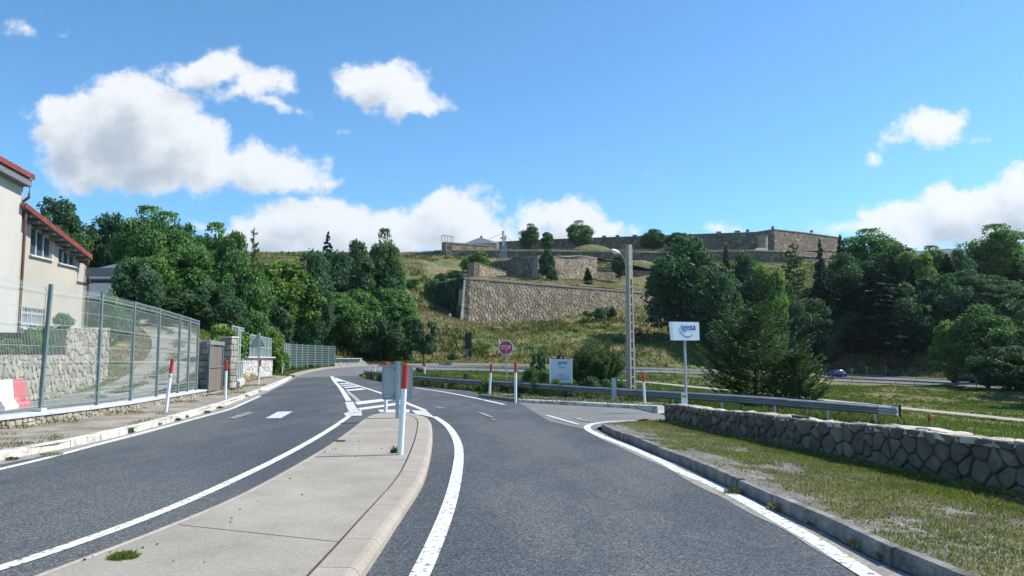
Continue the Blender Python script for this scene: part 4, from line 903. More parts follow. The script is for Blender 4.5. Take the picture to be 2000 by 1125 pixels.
L3 = (rt[3]-rt[2]).length; wall_core(rw, rt[2], rt[3], lambda s: -.3, lambda s: h2+(h3-h2)*s/L3, .5, mortar_light, off=0)
u3 = (rt[2]-rt[1]).normalized(); mb = MB(); mb.box(rt[2]+Vector((-.35, .2, h2/2)), (.5, .5, h2), 0); mb.build('pier', mortar_light, rw)
# raised bed behind it
bed = [rt[0]+Vector((-.4, 0, 0)), rt[1]+Vector((-.4, .1, 0)), rt[2]+Vector((-.4, .1, 0)), rt[2]+Vector((-6, 0, 0)), Vector((-24, 15, 0))]
sheet('raised_bed', bed, lambda x, y: 1.5, meadow, 1.0, kind='structure')
bed2 = [rt[2]+Vector((-.4, .1, 0)), rt[3]+Vector((-.4, 0, 0)), rt[3]+Vector((-6, 2, 0)), rt[2]+Vector((-7, 0, 0))]
sheet('raised_bed', bed2, lambda x, y: .1+h2-.1, meadow, 1.0, kind='structure')

# water barriers
def barrier(p, m, label, rz):
    mb = MB(); L_ = 1.0; prof = [(-.26, 0), (-.26, .09), (-.13, .28), (-.08, .78), (.08, .78), (.13, .28), (.26, .09), (.26, 0)]
    u = Vector((math.cos(rz), math.sin(rz), 0)); n_ = Vector((u.y, -u.x, 0)); m_ = len(prof)
    vs = [p+u*s+n_*a+Vector((0, 0, b)) for s in (-L_/2, -L_/2+.06, L_/2-.06, L_/2) for a, b in [(x*(.9 if abs(s) > .45 else 1), z*(.97 if abs(s) > .45 else 1)) for x, z in prof]]
    fs = [(i*m_+k, i*m_+(k+1) % m_, (i+1)*m_+(k+1) % m_, (i+1)*m_+k) for i in range(3) for k in range(m_)]+[tuple(range(m_))[::-1], tuple(3*m_+k for k in range(m_))]
    mb.add(vs, fs); t = thing('road_barrier', label, 'barrier', p, 'plastic barriers in the yard'); mb.build('body', m, t)
    f = MB(); f.add([p+n_*(.165)+u*a+Vector((0, 0, b)) for a, b in ((-.25, .12), (.25, .12), (.18, .33), (-.18, .33))]+[p+n_*(.2)+u*a+Vector((0, 0, b)) for a, b in ((-.22, .14), (.22, .14), (.16, .3), (-.16, .3))], [(4, 5, 6, 7), (0, 1, 5, 4), (1, 2, 6, 5), (2, 3, 7, 6), (3, 0, 4, 7)]); f.build('fork_slot', m if m is barr_w else redp, t)
rz_ = math.atan2(4.6, -1.3); bp = P(30, 783, 21.5); bp.z = .15; bu = Vector((math.cos(rz_), math.sin(rz_), 0))
barrier(bp, barr_r, 'red plastic barrier section in the yard', rz_); barrier(bp-bu*1.02, barr_w, 'white plastic barrier section next to the red one', rz_); 

# slate roofed house behind, white car glimpse wall
sh0 = P(196, 585, 55); shz = sh0.z; sh_t = thing('slate_house', 'small house with slate roof half hidden by the trees', 'house', sh0)
mb = MB(); mb.box(sh0+Vector((0, 3, .2)), (5.0, 6, 4.2), 0); mb.build('wall', house_wall, sh_t)
rzt = H+ray(205, 525)[1]*55; ez = H+ray(170, 549)[1]*55; mb = MB(); x0, x1 = sh0.x-3.2, sh0.x+3.0; y0 = sh0.y-.6
mb.prism([(x0, y0, ez), (x1, y0, ez), (x1-.8, y0+3.6, rzt+.6), (x0+2.6, y0+3.6, rzt+.6)], (0, 0, .12)); mb.prism([(x0, y0+7.4, ez), (x1, y0+7.4, ez), (x1-.8, y0+3.7, rzt+.6), (x0+2.6, y0+3.7, rzt+.6)], (0, 0, .12)); rr_ = mb.build('roof', slate, sh_t)
mb = MB(); mb.prism([(x0+2.2, y0-2.4, ez-1.5), (x1, y0-2.4, ez-1.5), (x1, y0+.2, ez-.2), (x0+3.0, y0+.2, ez-.2)], (0, 0, .12)); mb.build('porch_roof', slate, sh_t)
# stacked cut logs beyond the drive
lp = P(290, 630, 59); lg = thing('log_pile', 'pile of pale cut logs at the top of the gravel drive', 'log pile', lp); rd = random.Random(4)
for i in range(16):
    q = lp+Vector((rd.uniform(-2, 2), rd.uniform(-.6, .6), rd.uniform(-.2, .9))); a = rd.uniform(-.8, .8); mb = MB(); mb.tube([q, q+Vector((math.sin(a)*.9, -math.cos(a)*.9, rd.uniform(-.1, .3)))], rd.uniform(.13, .26), 7); mb.build('log', logm, lg)

# ------------------------------------------------------------------ posts, signs, pole
def marker(base, h, label, lean=(0, 0), grp='white marker posts with red tops', r=.043, cuff=False):
    t = thing('marker_post', label, 'marker post', base, grp); b = Vector(base); tp = b+Vector((lean[0], lean[1], h)); k = b.lerp(tp, .725)
    mb = MB(); mb.tube([b-Vector((0, 0, .1)), k], r, 12); mb.build('tube', wh, t, smooth=False); mb = MB(); mb.tube([k, b.lerp(tp, .992), tp], [r*1.06, r*1.06, r*.95], 12); mb.build('red_sleeve', redp, t)
    if cuff: mb = MB(); q = b.lerp(tp, .65); mb.tube([q, q+Vector((0, 0, .06))], r*1.1, 10); mb.build('cuff', galv, t)
pz = G(781, 888, .1); marker(pz, 1.32, 'nearest red topped white post standing on the concrete island', (.065, 0), r=.044)
q = G(753, 806, 0); marker(q, 1.40, 'red topped post just beyond the island tip behind the grey sign', r=.05)
q = G(323, 805, .12); marker(q, 1.37, 'leaning red topped post with grey cuff on the left pavement by the fence', (.13, 0), cuff=True)
q = G(440, 779, .12); marker(q, 1.31, 'red topped post on the pavement in front of the block pillar')
q = G(504, 753, .06); marker(q, 1.42, 'red topped post in front of the white stone wall', (.1, 0))
q = G(551, 731, .08); marker(q, 1.40, 'red topped post at the end of the kerb near the climbing bush')
q = P(621, 713.5, 92); marker(q, 1.1, 'red topped post before the far dark mesh fence', r=.07)
q = P(721.5, 722.5, 76); marker(q, .62, 'small marker post left of its twin beside the hairpin of the guardrail')
q = P(733, 725, 74); marker(q, .85, 'small marker post right of its twin beside the hairpin of the guardrail')
q = P(829.5, 733, 66); marker(q, 1.0, 'red topped post in the grass between the two guardrails', r=.055)
q = P(955.5, 773, 31); marker(q, 1.26, 'red topped post left of the stop sign before the guardrail', (.08, 0), r=.045)
q = G(1007, 781.5, .1); marker(q, 1.27, 'red topped post at the tip of the kerb right of the stop sign', r=.045)
q = P(1260, 794, 24.3); marker(q, 1.05, 'red topped post near the concrete lamp pole', (-.05, 0), r=.04)

def rrect(w, h, r, n=4):
    o = []
    for cx, cy, a0 in ((w/2-r, h/2-r, 0), (-w/2+r, h/2-r, 90), (-w/2+r, -h/2+r, 180), (w/2-r, -h/2+r, 270)):
        for i in range(n+1): a = R(a0+90*i/n); o.append((cx+r*math.cos(a), cy+r*math.sin(a)))
    return o
def face(c, outline, rz, thick):  # outline in (x,z), facing -Y rotated by rz; returns MB prism
    u = Vector((math.cos(rz), math.sin(rz), 0)); n = Vector((math.sin(rz), -math.cos(rz), 0)); mb = MB()
    mb.prism([c+u*x+Vector((0, 0, z)) for x, z in outline], -n*thick); return mb
# back of a sign on the island
sb = G(776, 817, .1); d_ = sb.y; st = thing('road_sign', 'grey back of a rectangular sign with two rails on a steel post', 'road sign', sb)
mb = MB(); mb.beam(sb-Vector((0, 0, .1)), sb+Vector((0, 0, 1.33)), .085, .05, (0, 1, 0)); mb.beam(sb+Vector((0, .045, -.1)), sb+Vector((0, .045, 1.30)), .05, .04, (0, 1, 0)); mb.build('post', galv, st)
pc = P(776, 747, d_+.12); w_, h_ = 58*d_/F, 66*d_/F
mb = face(pc, rrect(w_, h_, .05), .06, .012); sp_ = mb.build('sign_panel', signback, st)
o1, o2 = rrect(w_+.012, h_+.012, .055), rrect(w_-.03, h_-.03, .04); u = Vector((math.cos(.06), math.sin(.06), 0)); nn = Vector((math.sin(.06), -math.cos(.06), 0)); mb = MB(); vs = []
for ol, q_ in ((o1, .0), (o1, .028), (o2, .028), (o2, .0)): vs += [pc+u*x+Vector((0, 0, z))+nn*q_ for x, z in ol]
m_ = len(o1); mb.add(vs, [(j*m_+i, j*m_+(i+1) % m_, (j+1)*m_+(i+1) % m_, (j+1)*m_+i) for j in range(3) for i in range(m_)]); mb.build('rim', galv, sp_)
for dz in (h_*.40, -h_*.40):
    mb = MB(); mb.beam(pc-u*(w_*.44)+nn*.02+Vector((0, 0, dz)), pc+u*(w_*.44)+nn*.02+Vector((0, 0, dz)), .025, .035); mb.build('rail', signback, st)
    mb = MB(); mb.beam(pc-u*.07+nn*.09+Vector((0, 0, dz)), pc+u*.07+nn*.09+Vector((0, 0, dz)), .03, .03); mb.beam(pc-u*.07+nn*.0+Vector((0, 0, dz)), pc-u*.07+nn*.10+Vector((0, 0, dz)), .02, .03); mb.beam(pc+u*.07+Vector((0, 0, dz)), pc+u*.07+nn*.1+Vector((0, 0, dz)), .02, .03); mb.build('clamp', galv_dark, st)
mb = MB(); mb.beam(pc+u*.2+nn*.02+Vector((0, 0, -h_*.28)), pc+u*.31+nn*.02+Vector((0, 0, -h_*.28)), .01, .012); mb.build('label_strip', galv_dark, st)

# triangular sign from behind
tb = G(505, 743.5, .12); tt = thing('warning_sign', 'back of a triangular warning sign before the white stone wall', 'road sign', tb); D = tb.y
mb = MB(); mb.beam(tb-Vector((0, 0, .1)), P(507, 650, D), .10, .07, (0, 1, 0)); mb.build('post', signback, tt)
mb = MB(); a_, b_, c_ = P(488, 677, D+.1), P(518, 677, D+.1), P(506, 650, D+.1)
def tri_round(a, b, c):
    o = []
    for p, q, r in ((a, c, b), (b, a, c), (c, b, a)):
        o += [p+(q-p)*.06, p+((q-p)+(r-p))*.012, p+(r-p)*.06]
    return o
mb.prism(tri_round(a_, b_, c_), (0, .02, 0)); mb.build('sign_panel', signback, tt); mb = MB()
for p, q in ((a_, b_), (b_, c_), (c_, a_)): mb.beam(p+Vector((0, -.02, 0)), q+Vector((0, -.02, 0)), .05, .05)
mb.build('rim', galv, tt)

def text_mesh(body, size, bold=0.0, base=False):
    cu = bpy.data.curves.new('lettering', 'FONT'); cu.body = body; cu.size = size; cu.align_x = 'CENTER'; cu.align_y = 'BOTTOM_BASELINE' if base else 'CENTER'; cu.offset = bold*size; cu.extrude = .0015; cu.resolution_u = 4
    o = bpy.data.objects.new('tmp', cu); COL.objects.link(o); bpy.context.view_layer.update(); me = bpy.data.meshes.new_from_object(o.evaluated_get(bpy.context.evaluated_depsgraph_get()))
    bpy.data.objects.remove(o); bpy.data.curves.remove(cu); return me
def put_text(body, size, c, rz, m, parent, sx=1.0, bold=0.0, name='lettering', base=False):
    me = text_mesh(body, size, bold, base); u = Vector((math.cos(rz), math.sin(rz), 0)); n = Vector((math.sin(rz), -math.cos(rz), 0)); off = wloc(parent)
    for v in me.vertices: x, y, z = v.co; v.co = c+u*x*sx+Vector((0, 0, y))+n*z-off
    me.materials.clear(); me.materials.append(m); me.update(); return link(name, me, parent)
# stop sign
sbp = P(989, 764, 36); ss_ = thing('stop_sign', 'red octagonal stop sign on a thin grey post behind the guardrail', 'stop sign', sbp)
cS = P(988, 679, 36); mb = MB(); mb.tube([sbp-Vector((0, 0, .3)), Vector((sbp.x, sbp.y, cS.z-.2)), cS+Vector((0, .08, .25))], .035, 8); mb.build('post', galv, ss_)
def octo(r): return [(r*math.cos(R(22.5+45*i)), r*math.sin(R(22.5+45*i))) for i in range(8)]
rz_s = -.12; nS = Vector((math.sin(rz_s), -math.cos(rz_s), 0))
po = face(cS, octo(.365), rz_s, .02).build('border', sign_white, ss_); face(cS+nS*.004, octo(.328), rz_s, .003).build('face', sign_red, ss_)
put_text('STOP', .27, cS+nS*.008, rz_s, sign_white, ss_, .74, .008)
# logo boards
def logo(c, rz, w, parent):
    u = Vector((math.cos(rz), math.sin(rz), 0)); n = Vector((math.sin(rz), -math.cos(rz), 0)); sz = w*.305; zb = .046*w
    for ch, x, mm in (('g', -.077, blue_l), ('e', .056, blue_l), ('s', .18, blue_d), ('a', .30, blue_d)): put_text(ch, sz, c+u*(x*w)+n*.004+Vector((0, 0, zb)), rz, mm, parent, 1.0, .012, 'letter', True)
    q = c+u*(-.172*w)+n*.0045; mb = MB(); mb.add([q+u*x*w+Vector((0, 0, z*w+zb)) for x, z in ((-.018, 0), (.018, 0), (.018, .16), (-.034, .16), (-.034, .132), (-.018, .132))], [(0, 1, 2, 3, 4, 5)]); mb.build('letter', blue_l, parent)
    K = smooth_line([Vector((x, 0, z)) for x, z in ((-.29, .10), (-.225, -.04), (-.10, -.16), (.05, -.205), (.18, -.165), (.275, -.08))], .02, 3); N_ = len(K); a = []; mb = MB()
    for i, k in enumerate(K):
        d = (K[min(i+1, N_-1)]-K[max(i-1, 0)]).normalized(); th = .002+.017*math.sin(math.pi*i/(N_-1))
        for s_ in (-1, 1): q = k+Vector((-d.z, 0, d.x))*th*s_; a.append(c+u*q.x*w+Vector((0, 0, q.z*w))+n*.004)
    mb.add(a, [(2*i, 2*i+1, 2*i+3, 2*i+2) for i in range(N_-1)]); mb.build('logo_arc', blue_l, parent)
ib = P(1340, 792, 21.5); D = 21.5; it_ = thing('logo_sign', 'white igesa board raised on a round post above the stone wall', 'sign', ib); bw_, bh_ = 58.5*D/F, 36*D/F; ic = P(1338, 647, D)
mb = MB(); mb.tube([ib-Vector((0, 0, .3)), Vector((ib.x, ib.y, ic.z))], .037, 10); mb.build('post', galv, it_)
rzI = .30; nI = Vector((math.sin(rzI), -math.cos(rzI), 0)); ic2 = ic+nI*.06
bo = face(ic2, [(-bw_/2, -bh_/2), (bw_/2, -bh_/2+.01), (bw_/2-.01, bh_/2), (-bw_/2-.005, bh_/2)], rzI, .03).build('board', sign_white, it_); logo(ic2, rzI, bw_, it_)
face(ic2+Vector((-.035, .10, .006)), [(-bw_/2, -bh_/2), (bw_/2, -bh_/2), (bw_/2, bh_/2), (-bw_/2-.04, bh_/2)], rzI+.0, .03).build('rear_board', sign_white, it_)
for dx in (-.3, 0, .3): mb = MB(); q = ic2+nI*.004+Vector((dx*bw_/.9, 0, -.03)); mb.box(q, (.012, .008, .012)); mb.build('rivet', galv_dark, it_)
# little tag behind the wall
tg = P(1336, 790, 20.6); tgt_ = thing('tag_sign', 'small white plate with yellow band just behind the far end of the stone wall', 'sign', tg); mb = MB()
c2 = P(1337, 779, 20.6); face(c2, [(-.085, -.17), (.085, -.17), (.08, .15), (-.08, .15)], -.1, .03).build('plate', sign_white, tgt_); face(c2+Vector((0, -.008, .07)), [(-.06, -.045), (.05, -.045), (.05, .045), (-.06, .045)], -.1, .004).build('yellow_band', yellowm, tgt_)
# ground board
gbp = P(1095, 775, 31); gs = thing('logo_sign', 'grey white igesa notice board between two posts behind the guardrail', 'sign', gbp); D = 31
gc = P(1095.5, 724.5, D); gw_, gh_ = 39*D/F, 46*D/F; rzG = 0.03
face(gc, [(-gw_/2, -gh_/2), (gw_/2, -gh_/2), (gw_/2, gh_/2), (-gw_/2, gh_/2)], rzG, .03).build('board', board_grey, gs)
for sx in (-1, 1):
    mb = MB(); x = gc.x+sx*(gw_/2+.03); mb.beam((x, gc.y-.01, gbp.z-.3), (x, gc.y-.01, gc.z+gh_/2+.03), .055, .055, (0, 1, 0)); mb.build('post', sign_white, gs)
logo(gc+Vector((.02, -.002, .25)), rzG, gw_*.80, gs)
for s_, z_, sz_ in (('LES AIRELLES', -.15, .062), ('11 - 13 - 15 - 17 Route Nationale', -.245, .052), ('PROPRIETE PRIVEE', -.335, .062)): put_text(s_, sz_, gc+Vector((.0, -.006, z_)), rzG, blue_d, gs, .92, .01)
# dark sign seen edge on, small box under it
db = P(916, 704, 100); ds = thing('direction_sign', 'tall dark panel sign seen from behind across the main road', 'road sign', db); D = 100
mb = MB(); mb.beam(P(912, 704, D), P(912, 652, D), .18, .12, (0, 1, 0)); mb.beam(P(918, 704, D), P(918, 652, D), .18, .12, (0, 1, 0)); mb.build('post', galv_dark, ds)
mb = face(P(914.5, 666, D-.2), rrect(12.5*D/F, 31*D/F, .1), .1, .12); mb.build('sign_panel', blackm, ds); mb = face(P(917.5, 690.5, D-.2), rrect(7.5*D/F, 11*D/F, .06), .1, .12); mb.build('lower_plate', blackm, ds)
# small sign near the fort
db = P(879, 627, 144); D = 144; t = thing('info_sign', 'small white sign on a post below the corner of the lower bastion', 'sign', db); mb = MB(); mb.tube([db-Vector((0, 0, .5)), P(879, 614, D)], .1, 6); mb.build('post', galv, t); face(P(879, 614.5, D-.2), rrect(4.6*D/F, 4.6*D/F, .08), 0, .08).build('plate', sign_white, t)

# thin marker posts around the meadow
def thin_post(u, v0, v1, d, label, m=galv, w=.10, name='field_post', cat='post'):
    b = P(u, v0, d); t = P(u, v1, d); x = thing(name, label, cat, b); mb = MB(); mb.tube([b-Vector((0, 0, .4)), b.lerp(t, .9), t], [w/2, w/2, w/2.6], 8); mb.build('shaft', m, x); return x, b, t
def band(x, b, t, k0, k1, m, w):
    mb = MB(); mb.tube([b.lerp(t, k0), b.lerp(t, k1)], w, 8); mb.build('band', m, x)
x, b, t = thin_post(1815.5, 838, 808, 30, 'wooden post with a red band behind the stone wall', wood_post, .13); band(x, b, t, .55, .78, redp, .069)
x, b, t = thin_post(975, 684, 662, 118, 'white pole in the dry grass left of the stop sign', wh, .16)
x, b, t = thin_post(1262, 712, 690, 108, 'thin grey post in the meadow right of the lamp pole', galv, .12); band(x, b, t, .75, 1.0, galv_dark, .14)
x, b, t = thin_post(1693, 729, 716, 138, 'yellow capped post beyond the main road right of the blue car', wood_post, .22); band(x, b, t, .7, 1, yellowm, .2)
x, b, t = thin_post(1729, 732, 714, 137, 'thin pale pole beyond the main road in tree shade', galv, .14)
x, b, t = thin_post(1889, 735, 713, 122, 'thin pale pole beneath the trees at the right', galv, .14)
x, b, t = thin_post(1897.5, 816, 799, 51, 'dark post with white band on the lower path', blackm, .12); band(x, b, t, .7, .85, wh, .07)
x, b, t = thin_post(1945, 821, 812, 49, 'short stub post on the lower path at the right edge', galv_dark, .12)
x, b, t = thin_post(1664, 747, 719, 120, 'slim post with a small sign beside the far guardrail', galv_dark, .12); mb = MB(); face(P(1664, 723, 119.8), rrect(.45, .7, .05), 0, .05).build('plate', galv_dark, x)

# concrete lamp pole
lb = P(1232.5, 789, 30); lb.z = tz(lb.x, lb.y)-.1; D = 30; lt = P(1228, 478, D); lpole = thing('lamp_pole', 'tall concrete pole with ladder recesses and a curved street lamp', 'lamp post', lb)
Ht = lt.z-lb.z; ang = R(38); u = Vector((math.cos(ang), math.sin(ang), 0)); v_ = Vector((-math.sin(ang), math.cos(ang), 0))
def ring(z, a, b): 
    c = Vector((lb.x, lb.y, lb.z+z)); return [c-u*a-v_*b, c+u*a-v_*b, c+u*a+v_*b, c-u*a+v_*b]
def taper(z): t = z/Ht; return .15*(1-t)+.095*t, .12*(1-t)+.085*t
# two flanges with a recessed web, plus rungs
zweb = Ht*.78
def bar(name, f0, f1, o0, o1, z0, z1, m=polec):
    mb = MB(); vs = []
    for z in (z0, z1):
        a, b = taper(z); c = Vector((lb.x, lb.y, lb.z+z)); xs = (f0*a, f1*a); ys = (o0*b, o1*b); vs += [c+u*xs[0]+v_*ys[0], c+u*xs[1]+v_*ys[0], c+u*xs[1]+v_*ys[1], c+u*xs[0]+v_*ys[1]]
    mb.add(vs, [(3, 2, 1, 0), (4, 5, 6, 7), (0, 1, 5, 4), (1, 2, 6, 5), (2, 3, 7, 6), (3, 0, 4, 7)]); return mb.build(name, m, lpole)
bar('flange', -1, -.45, -1, 1, 0, zweb); bar('flange', .45, 1, -1, 1, 0, zweb); bar('web', -.45, .45, -.25, .25, 0, zweb); bar('shaft', -1, 1, -1, 1, zweb, Ht)
for i in range(13): z = .35+i*(zweb-.5)/12.5; bar('rung', -.45, .45, -.92, .92, z, z+.07)
la = P(1222, 522, D-.15); arm = [la+Vector((0, 0, -.25)), la, P(1220, 507, D-.3), P(1213, 497, D-.55), P(1205, 492.5, D-.8)]
mb = MB(); mb.tube(smooth_line(arm, .06, 2), .022, 8); ar_ = mb.build('lamp_arm', galv, lpole)
h0, h1_ = P(1210, 494.5, D-.7), P(1194, 488.5, D-1.2); mb = MB(); mb.tube([h0.lerp(h1_, t) for t in (0, .1, .35, .7, .93, 1)], [.03, .06, .085, .085, .06, .02], 10); lh = mb.build('lamp_head', frame_w, ar_, smooth=True); 
mb = MB(); mb.tube([h0.lerp(h1_, .35)+Vector((0, 0, -.035)), h0.lerp(h1_, .6)+Vector((0, 0, -.05)), h0.lerp(h1_, .9)+Vector((0, 0, -.03))], [.05, .065, .04], 8); mb.build('lens', lamp_glass, lpole, smooth=True)
mb = MB(); mb.tube([ring(Ht*.34, *taper(Ht*.34))[1]+u*.01, ring(.1, *taper(.1))[1]+u*.06], .012, 5); mb.build('conduit', galv, lpole)
for z in (Ht*.33, Ht*.6, Ht*.86): a, b = taper(z); mb = MB(); mb.box(Vector((lb.x, lb.y, lb.z+z)), (2*a+.02, 2*b+.02, .02), ang); mb.build('strap', galv, lpole)
# concrete blocks under the pole
cbk = thing('block_row', 'row of small pale concrete blocks behind the guardrail near the lamp pole', 'blocks', P(1285, 785, 27))
for u_, w_ in ((1205, 12), (1217, 13), (1263, 6), (1272, 7), (1285, 13), (1299, 12), (1306, 3)):
    q = P(u_, 780, 27.4); mb = MB(); mb.box(q+Vector((0, 0, -.05)), (w_*27.4/F, .2, .30 if w_ > 4 else .42), .1); mb.build('block', coping, cbk)
bx = thing('cable_box', 'small black box on the gravel beside the tip of the kerb', 'box', G(1013, 777, .09)); mb = MB(); mb.box(G(1013, 777, .09)+Vector((0, 0, .07)), (.12, .12, .16)); mb.build('housing', blackm, bx)
tr_ = P(1092, 703, 33); bb = thing('dark_box', 'tilted dark box showing above the grey white notice board', 'box', tr_); mb = MB(); mb.beam(P(1089, 704, 33), P(1092, 694, 33), .14, .1, (0, 1, 0)); mb.build('box_body', blackm, bb); mb = MB(); mb.beam(P(1098, 704, 33), P(1101, 696, 33), .06, .08, (0, 1, 0)); mb.build('box_lid', brownm, bb)

# ------------------------------------------------------------------ guardrails
WP = [(0, .155), (-.012, .15), (.055, .115), (.085, .09), (.085, .06), (.01, .02), (.01, -.02), (.085, -.06), (.085, -.09), (.055, -.115), (-.012, -.15), (0, -.155), (-.03, -.15), (-.03, .15)]
def guardrail(label, path, m, span=4.0, posts=True, pstep=2.0, bottom=None, hh=1.0, prof=WP, side=1, drop=None):
    path = [Vector(p) for p in path]; g = thing('guardrail', label, 'guardrail', path[0]); pts = smooth_line(path, .5, 2); per = max(2, int(span/.5)); i = 0
    pr = [(a*side, b*hh) for a, b in prof]
    while i < len(pts)-1:
        seg = pts[i:i+per+1]; dz = random.uniform(-.012, .012)
        mb = MB(); mb.sweep([p+Vector((0, 0, dz)) for p in seg], pr); mb.build('beam', m, g); i += per
    k = max(1, int(pstep/.5))
    for j in range(1, len(pts), k):
        p = pts[j]; d = pts[min(j+1, len(pts)-1)]-pts[j-1]; d.z = 0; d.normalize(); nn = Vector((d.y, -d.x, 0))*side
        gz = tz(p.x, p.y)-.2 if drop is None else p.z-drop; mb = MB(); q = p-nn*.10; mb.beam(Vector((q.x, q.y, gz)), Vector((q.x, q.y, p.z+.10*hh)), .06, .10, (0, 1, 0)); mb.build('post', galv, g)
    return g, pts
near_rail = [(1715,800,22.3),(1600,790.5,22.9),(1500,783.5,23.4),(1394,776.5,24.2),(1300,771,25.2),(1197,764.5,26.8),(1150,761,28),(1100,757.5,29.4),(1060,754.5,30.8),(1010,751,32.8),(956,748,35.2),(910,745.5,37.4),(860,742.5,39.8),(815,739,42.5),(780,735,46.5),(750,731.5,51.5),(730,729,56.5),(716,727.5,62)]
gr, gp = guardrail('weathered guardrail sweeping from the hairpin to a blunt end behind the stone wall', [P(*a) for a in near_rail], galv_dark, side=-1, hh=.85)
e = gp[0]; d = (gp[0]-gp[1]).normalized(); nn = Vector((d.y, -d.x, 0)); mb = MB(); mb.sweep([e, e+d*.35+nn*.02, e+d*.5-nn*0+nn*.12], [(a, b) for a, b in WP]); mb.build('end_terminal', galv, gr); mb = MB(); mb.beam(e+d*.5+Vector((0, 0, -.16)), e+d*.5+Vector((0, 0, .17)), .2, .03, (0, 1, 0)); mb.build('end_cap', blackm, gr)
q = P(1197.5, 779, 26.3); q2 = P(1197.5, 738, 26.3); mb = MB(); mb.beam(q-Vector((0, 0, .3)), q2, .10, .08, (0, 1, 0)); mb.beam(q+Vector((.09, .1, -.2)), q2+Vector((.09, .1, -.02)), .05, .1, (0, 1, 0)); tag(mb.build('steel_post', galv), 'taller bare steel post standing at the guardrail left of the lamp pole', 'post')
hp = [P(714, 727.5, 64), P(711, 725, 70), P(722, 723, 74), P(750, 721.5, 79), P(806, 717.5, 87)]
guardrail('short pale rail wrapping round the grassy hairpin', hp, galv, side=-1, drop=.75)
fr_ = [(808,716.5,90),(860,717,94),(920,717.6,97),(1000,719.8,99),(1080,722.5,101),(1160,722,102.5),(1266,721.5,104),(1353,724.8,110),(1450,728.5,118),(1540,733,121),(1610,737.5,124),(1740,743,120),(1842,748,111),(1960,752,106),(2080,758,99),(2330,771,88)]
guardrail('long thin guardrail running along the near side of the main road', [P(*a) for a in fr_], galv_dark, side=-1, hh=.75, pstep=3, drop=.8)

# ------------------------------------------------------------------ cars
def car(loc, rz, m, label, L_=4.2, W_=1.75, Hh=1.47):
    t = thing('car', label, 'car', loc); t.rotation_euler = (0, 0, rz)
    # side outline (x forward), lower body and greenhouse lofted from sections
    def bld(name, mb, mm, par=None, sm=False): me = mb.mesh(name, mm, sm); return link(name, me, par or t)
    xs = [-L_/2, -L_/2+.12, -L_/2+.5, -L_*.18, L_*.1, L_*.26, L_/2-.35, L_/2-.08, L_/2]
    zt = [.55, .86, .93, .94, .94, .90, .80, .66, .50]; zb = [.42, .30, .24, .22, .22, .22, .24, .28, .36]; hw = [.70, .82, .87, .88, .88, .88, .86, .78, .66]
    mb = MB(); vs = []
    for x, a, b, w in zip(xs, zt, zb, hw):
        w *= W_/1.76; vs += [(x, -w*.92, b), (x, -w, b+(a-b)*.35), (x, -w*.98, a-.06), (x, -w*.86, a), (x, w*.86, a), (x, w*.98, a-.06), (x, w, b+(a-b)*.35), (x, w*.92, b)]
    k = 8; mb.add(vs, [(i*k+j, i*k+(j+1) % k, (i+1)*k+(j+1) % k, (i+1)*k+j) for i in range(len(xs)-1) for j in range(k)]+[tuple(range(k))[::-1], tuple((len(xs)-1)*k+j for j in range(k))]); body = bld('body', mb, m, None, True)
    gx_ = [-L_/2+.18, -L_/2+.62, -L_*.12, L_*.06, L_*.24]; gz = [.93, Hh-.06, Hh, Hh-.03, .92]; gw2 = [.72, .60, .61, .60, .76]
    mb = MB(); vs = []
    for x, z, w in zip(gx_, gz, gw2): vs += [(x, -.78 if z > 1 else -w, .92), (x, -w*.97, z-.05 if z > 1 else z), (x, -w*.85, z+.0), (x, w*.85, z), (x, w*.97, z-.05 if z > 1 else z), (x, .78 if z > 1 else w, .92)]
    k = 6; mb.add(vs, [(i*k+j, i*k+(j+1) % k, (i+1)*k+(j+1) % k, (i+1)*k+j) for i in range(4) for j in range(k)]); bld('cabin', mb, m, None, True)
    for sy in (-1, 1):
        for x0, x1, x2, x3 in ((-L_/2+.55, -L_*.15, -L_*.15, -L_/2+.72), (-L_*.13, L_*.17, L_*.06, -L_*.13)):
            mb = MB(); y0, y1 = sy*.785, sy*.635; mb.add([(x0, y0, .98), (x1, y0, .98), (x2, y1, Hh-.13), (x3, y1, Hh-.13)], [(0, 1, 2, 3)]); bld('side_window', mb, glassm)
        for x in (-L_*.30, L_*.31):
            mb = MB(); mb.tube([(x, sy*.62, .31), (x, sy*.87, .31)], .31, 16); w = bld('wheel', mb, tyre); mb = MB(); mb.tube([(x, sy*.86, .31), (x, sy*.885, .31)], .19, 12); bld('rim', mb, galv, w)
        mb = MB(); mb.box((-L_/2+.06, sy*.66, .80), (.12, .24, .22)); bld('tail_lamp', mb, tail_red); mb = MB(); mb.box((L_/2-.16, sy*.62, .64), (.22, .28, .13)); bld('headlight', mb, lamp_glass)
    mb = MB(); mb.add([(L_*.25, -.70, .95), (L_*.25, .70, .95), (L_*.075, .56, Hh-.08), (L_*.075, -.56, Hh-.08)], [(0, 1, 2, 3)]); bld('windscreen', mb, glassm)
    mb = MB(); mb.add([(-L_/2+.19, -.66, .97), (-L_/2+.19, .66, .97), (-L_/2+.57, .54, Hh-.14), (-L_/2+.57, -.54, Hh-.14)], [(3, 2, 1, 0)]); bld('rear_window', mb, glassm)
    return t
cp = P(1630, 738.5, 131); car(cp, R(186), car_blue, 'blue hatchback driving on the main road', 3.8, Hh=1.42)
cp = P(1884, 748, 117); car(cp, R(-10), car_dark, 'dark car in deep tree shade on the main road', 4.3)
cp = P(1742, 880, 13.6); cp = P(1728, 880, 16.5); cp.z = -1.42; car(cp+Vector((0, .3, 0)), R(172), car_white, 'white car with only its roof showing above the stone wall', 4.1, Hh=1.46)

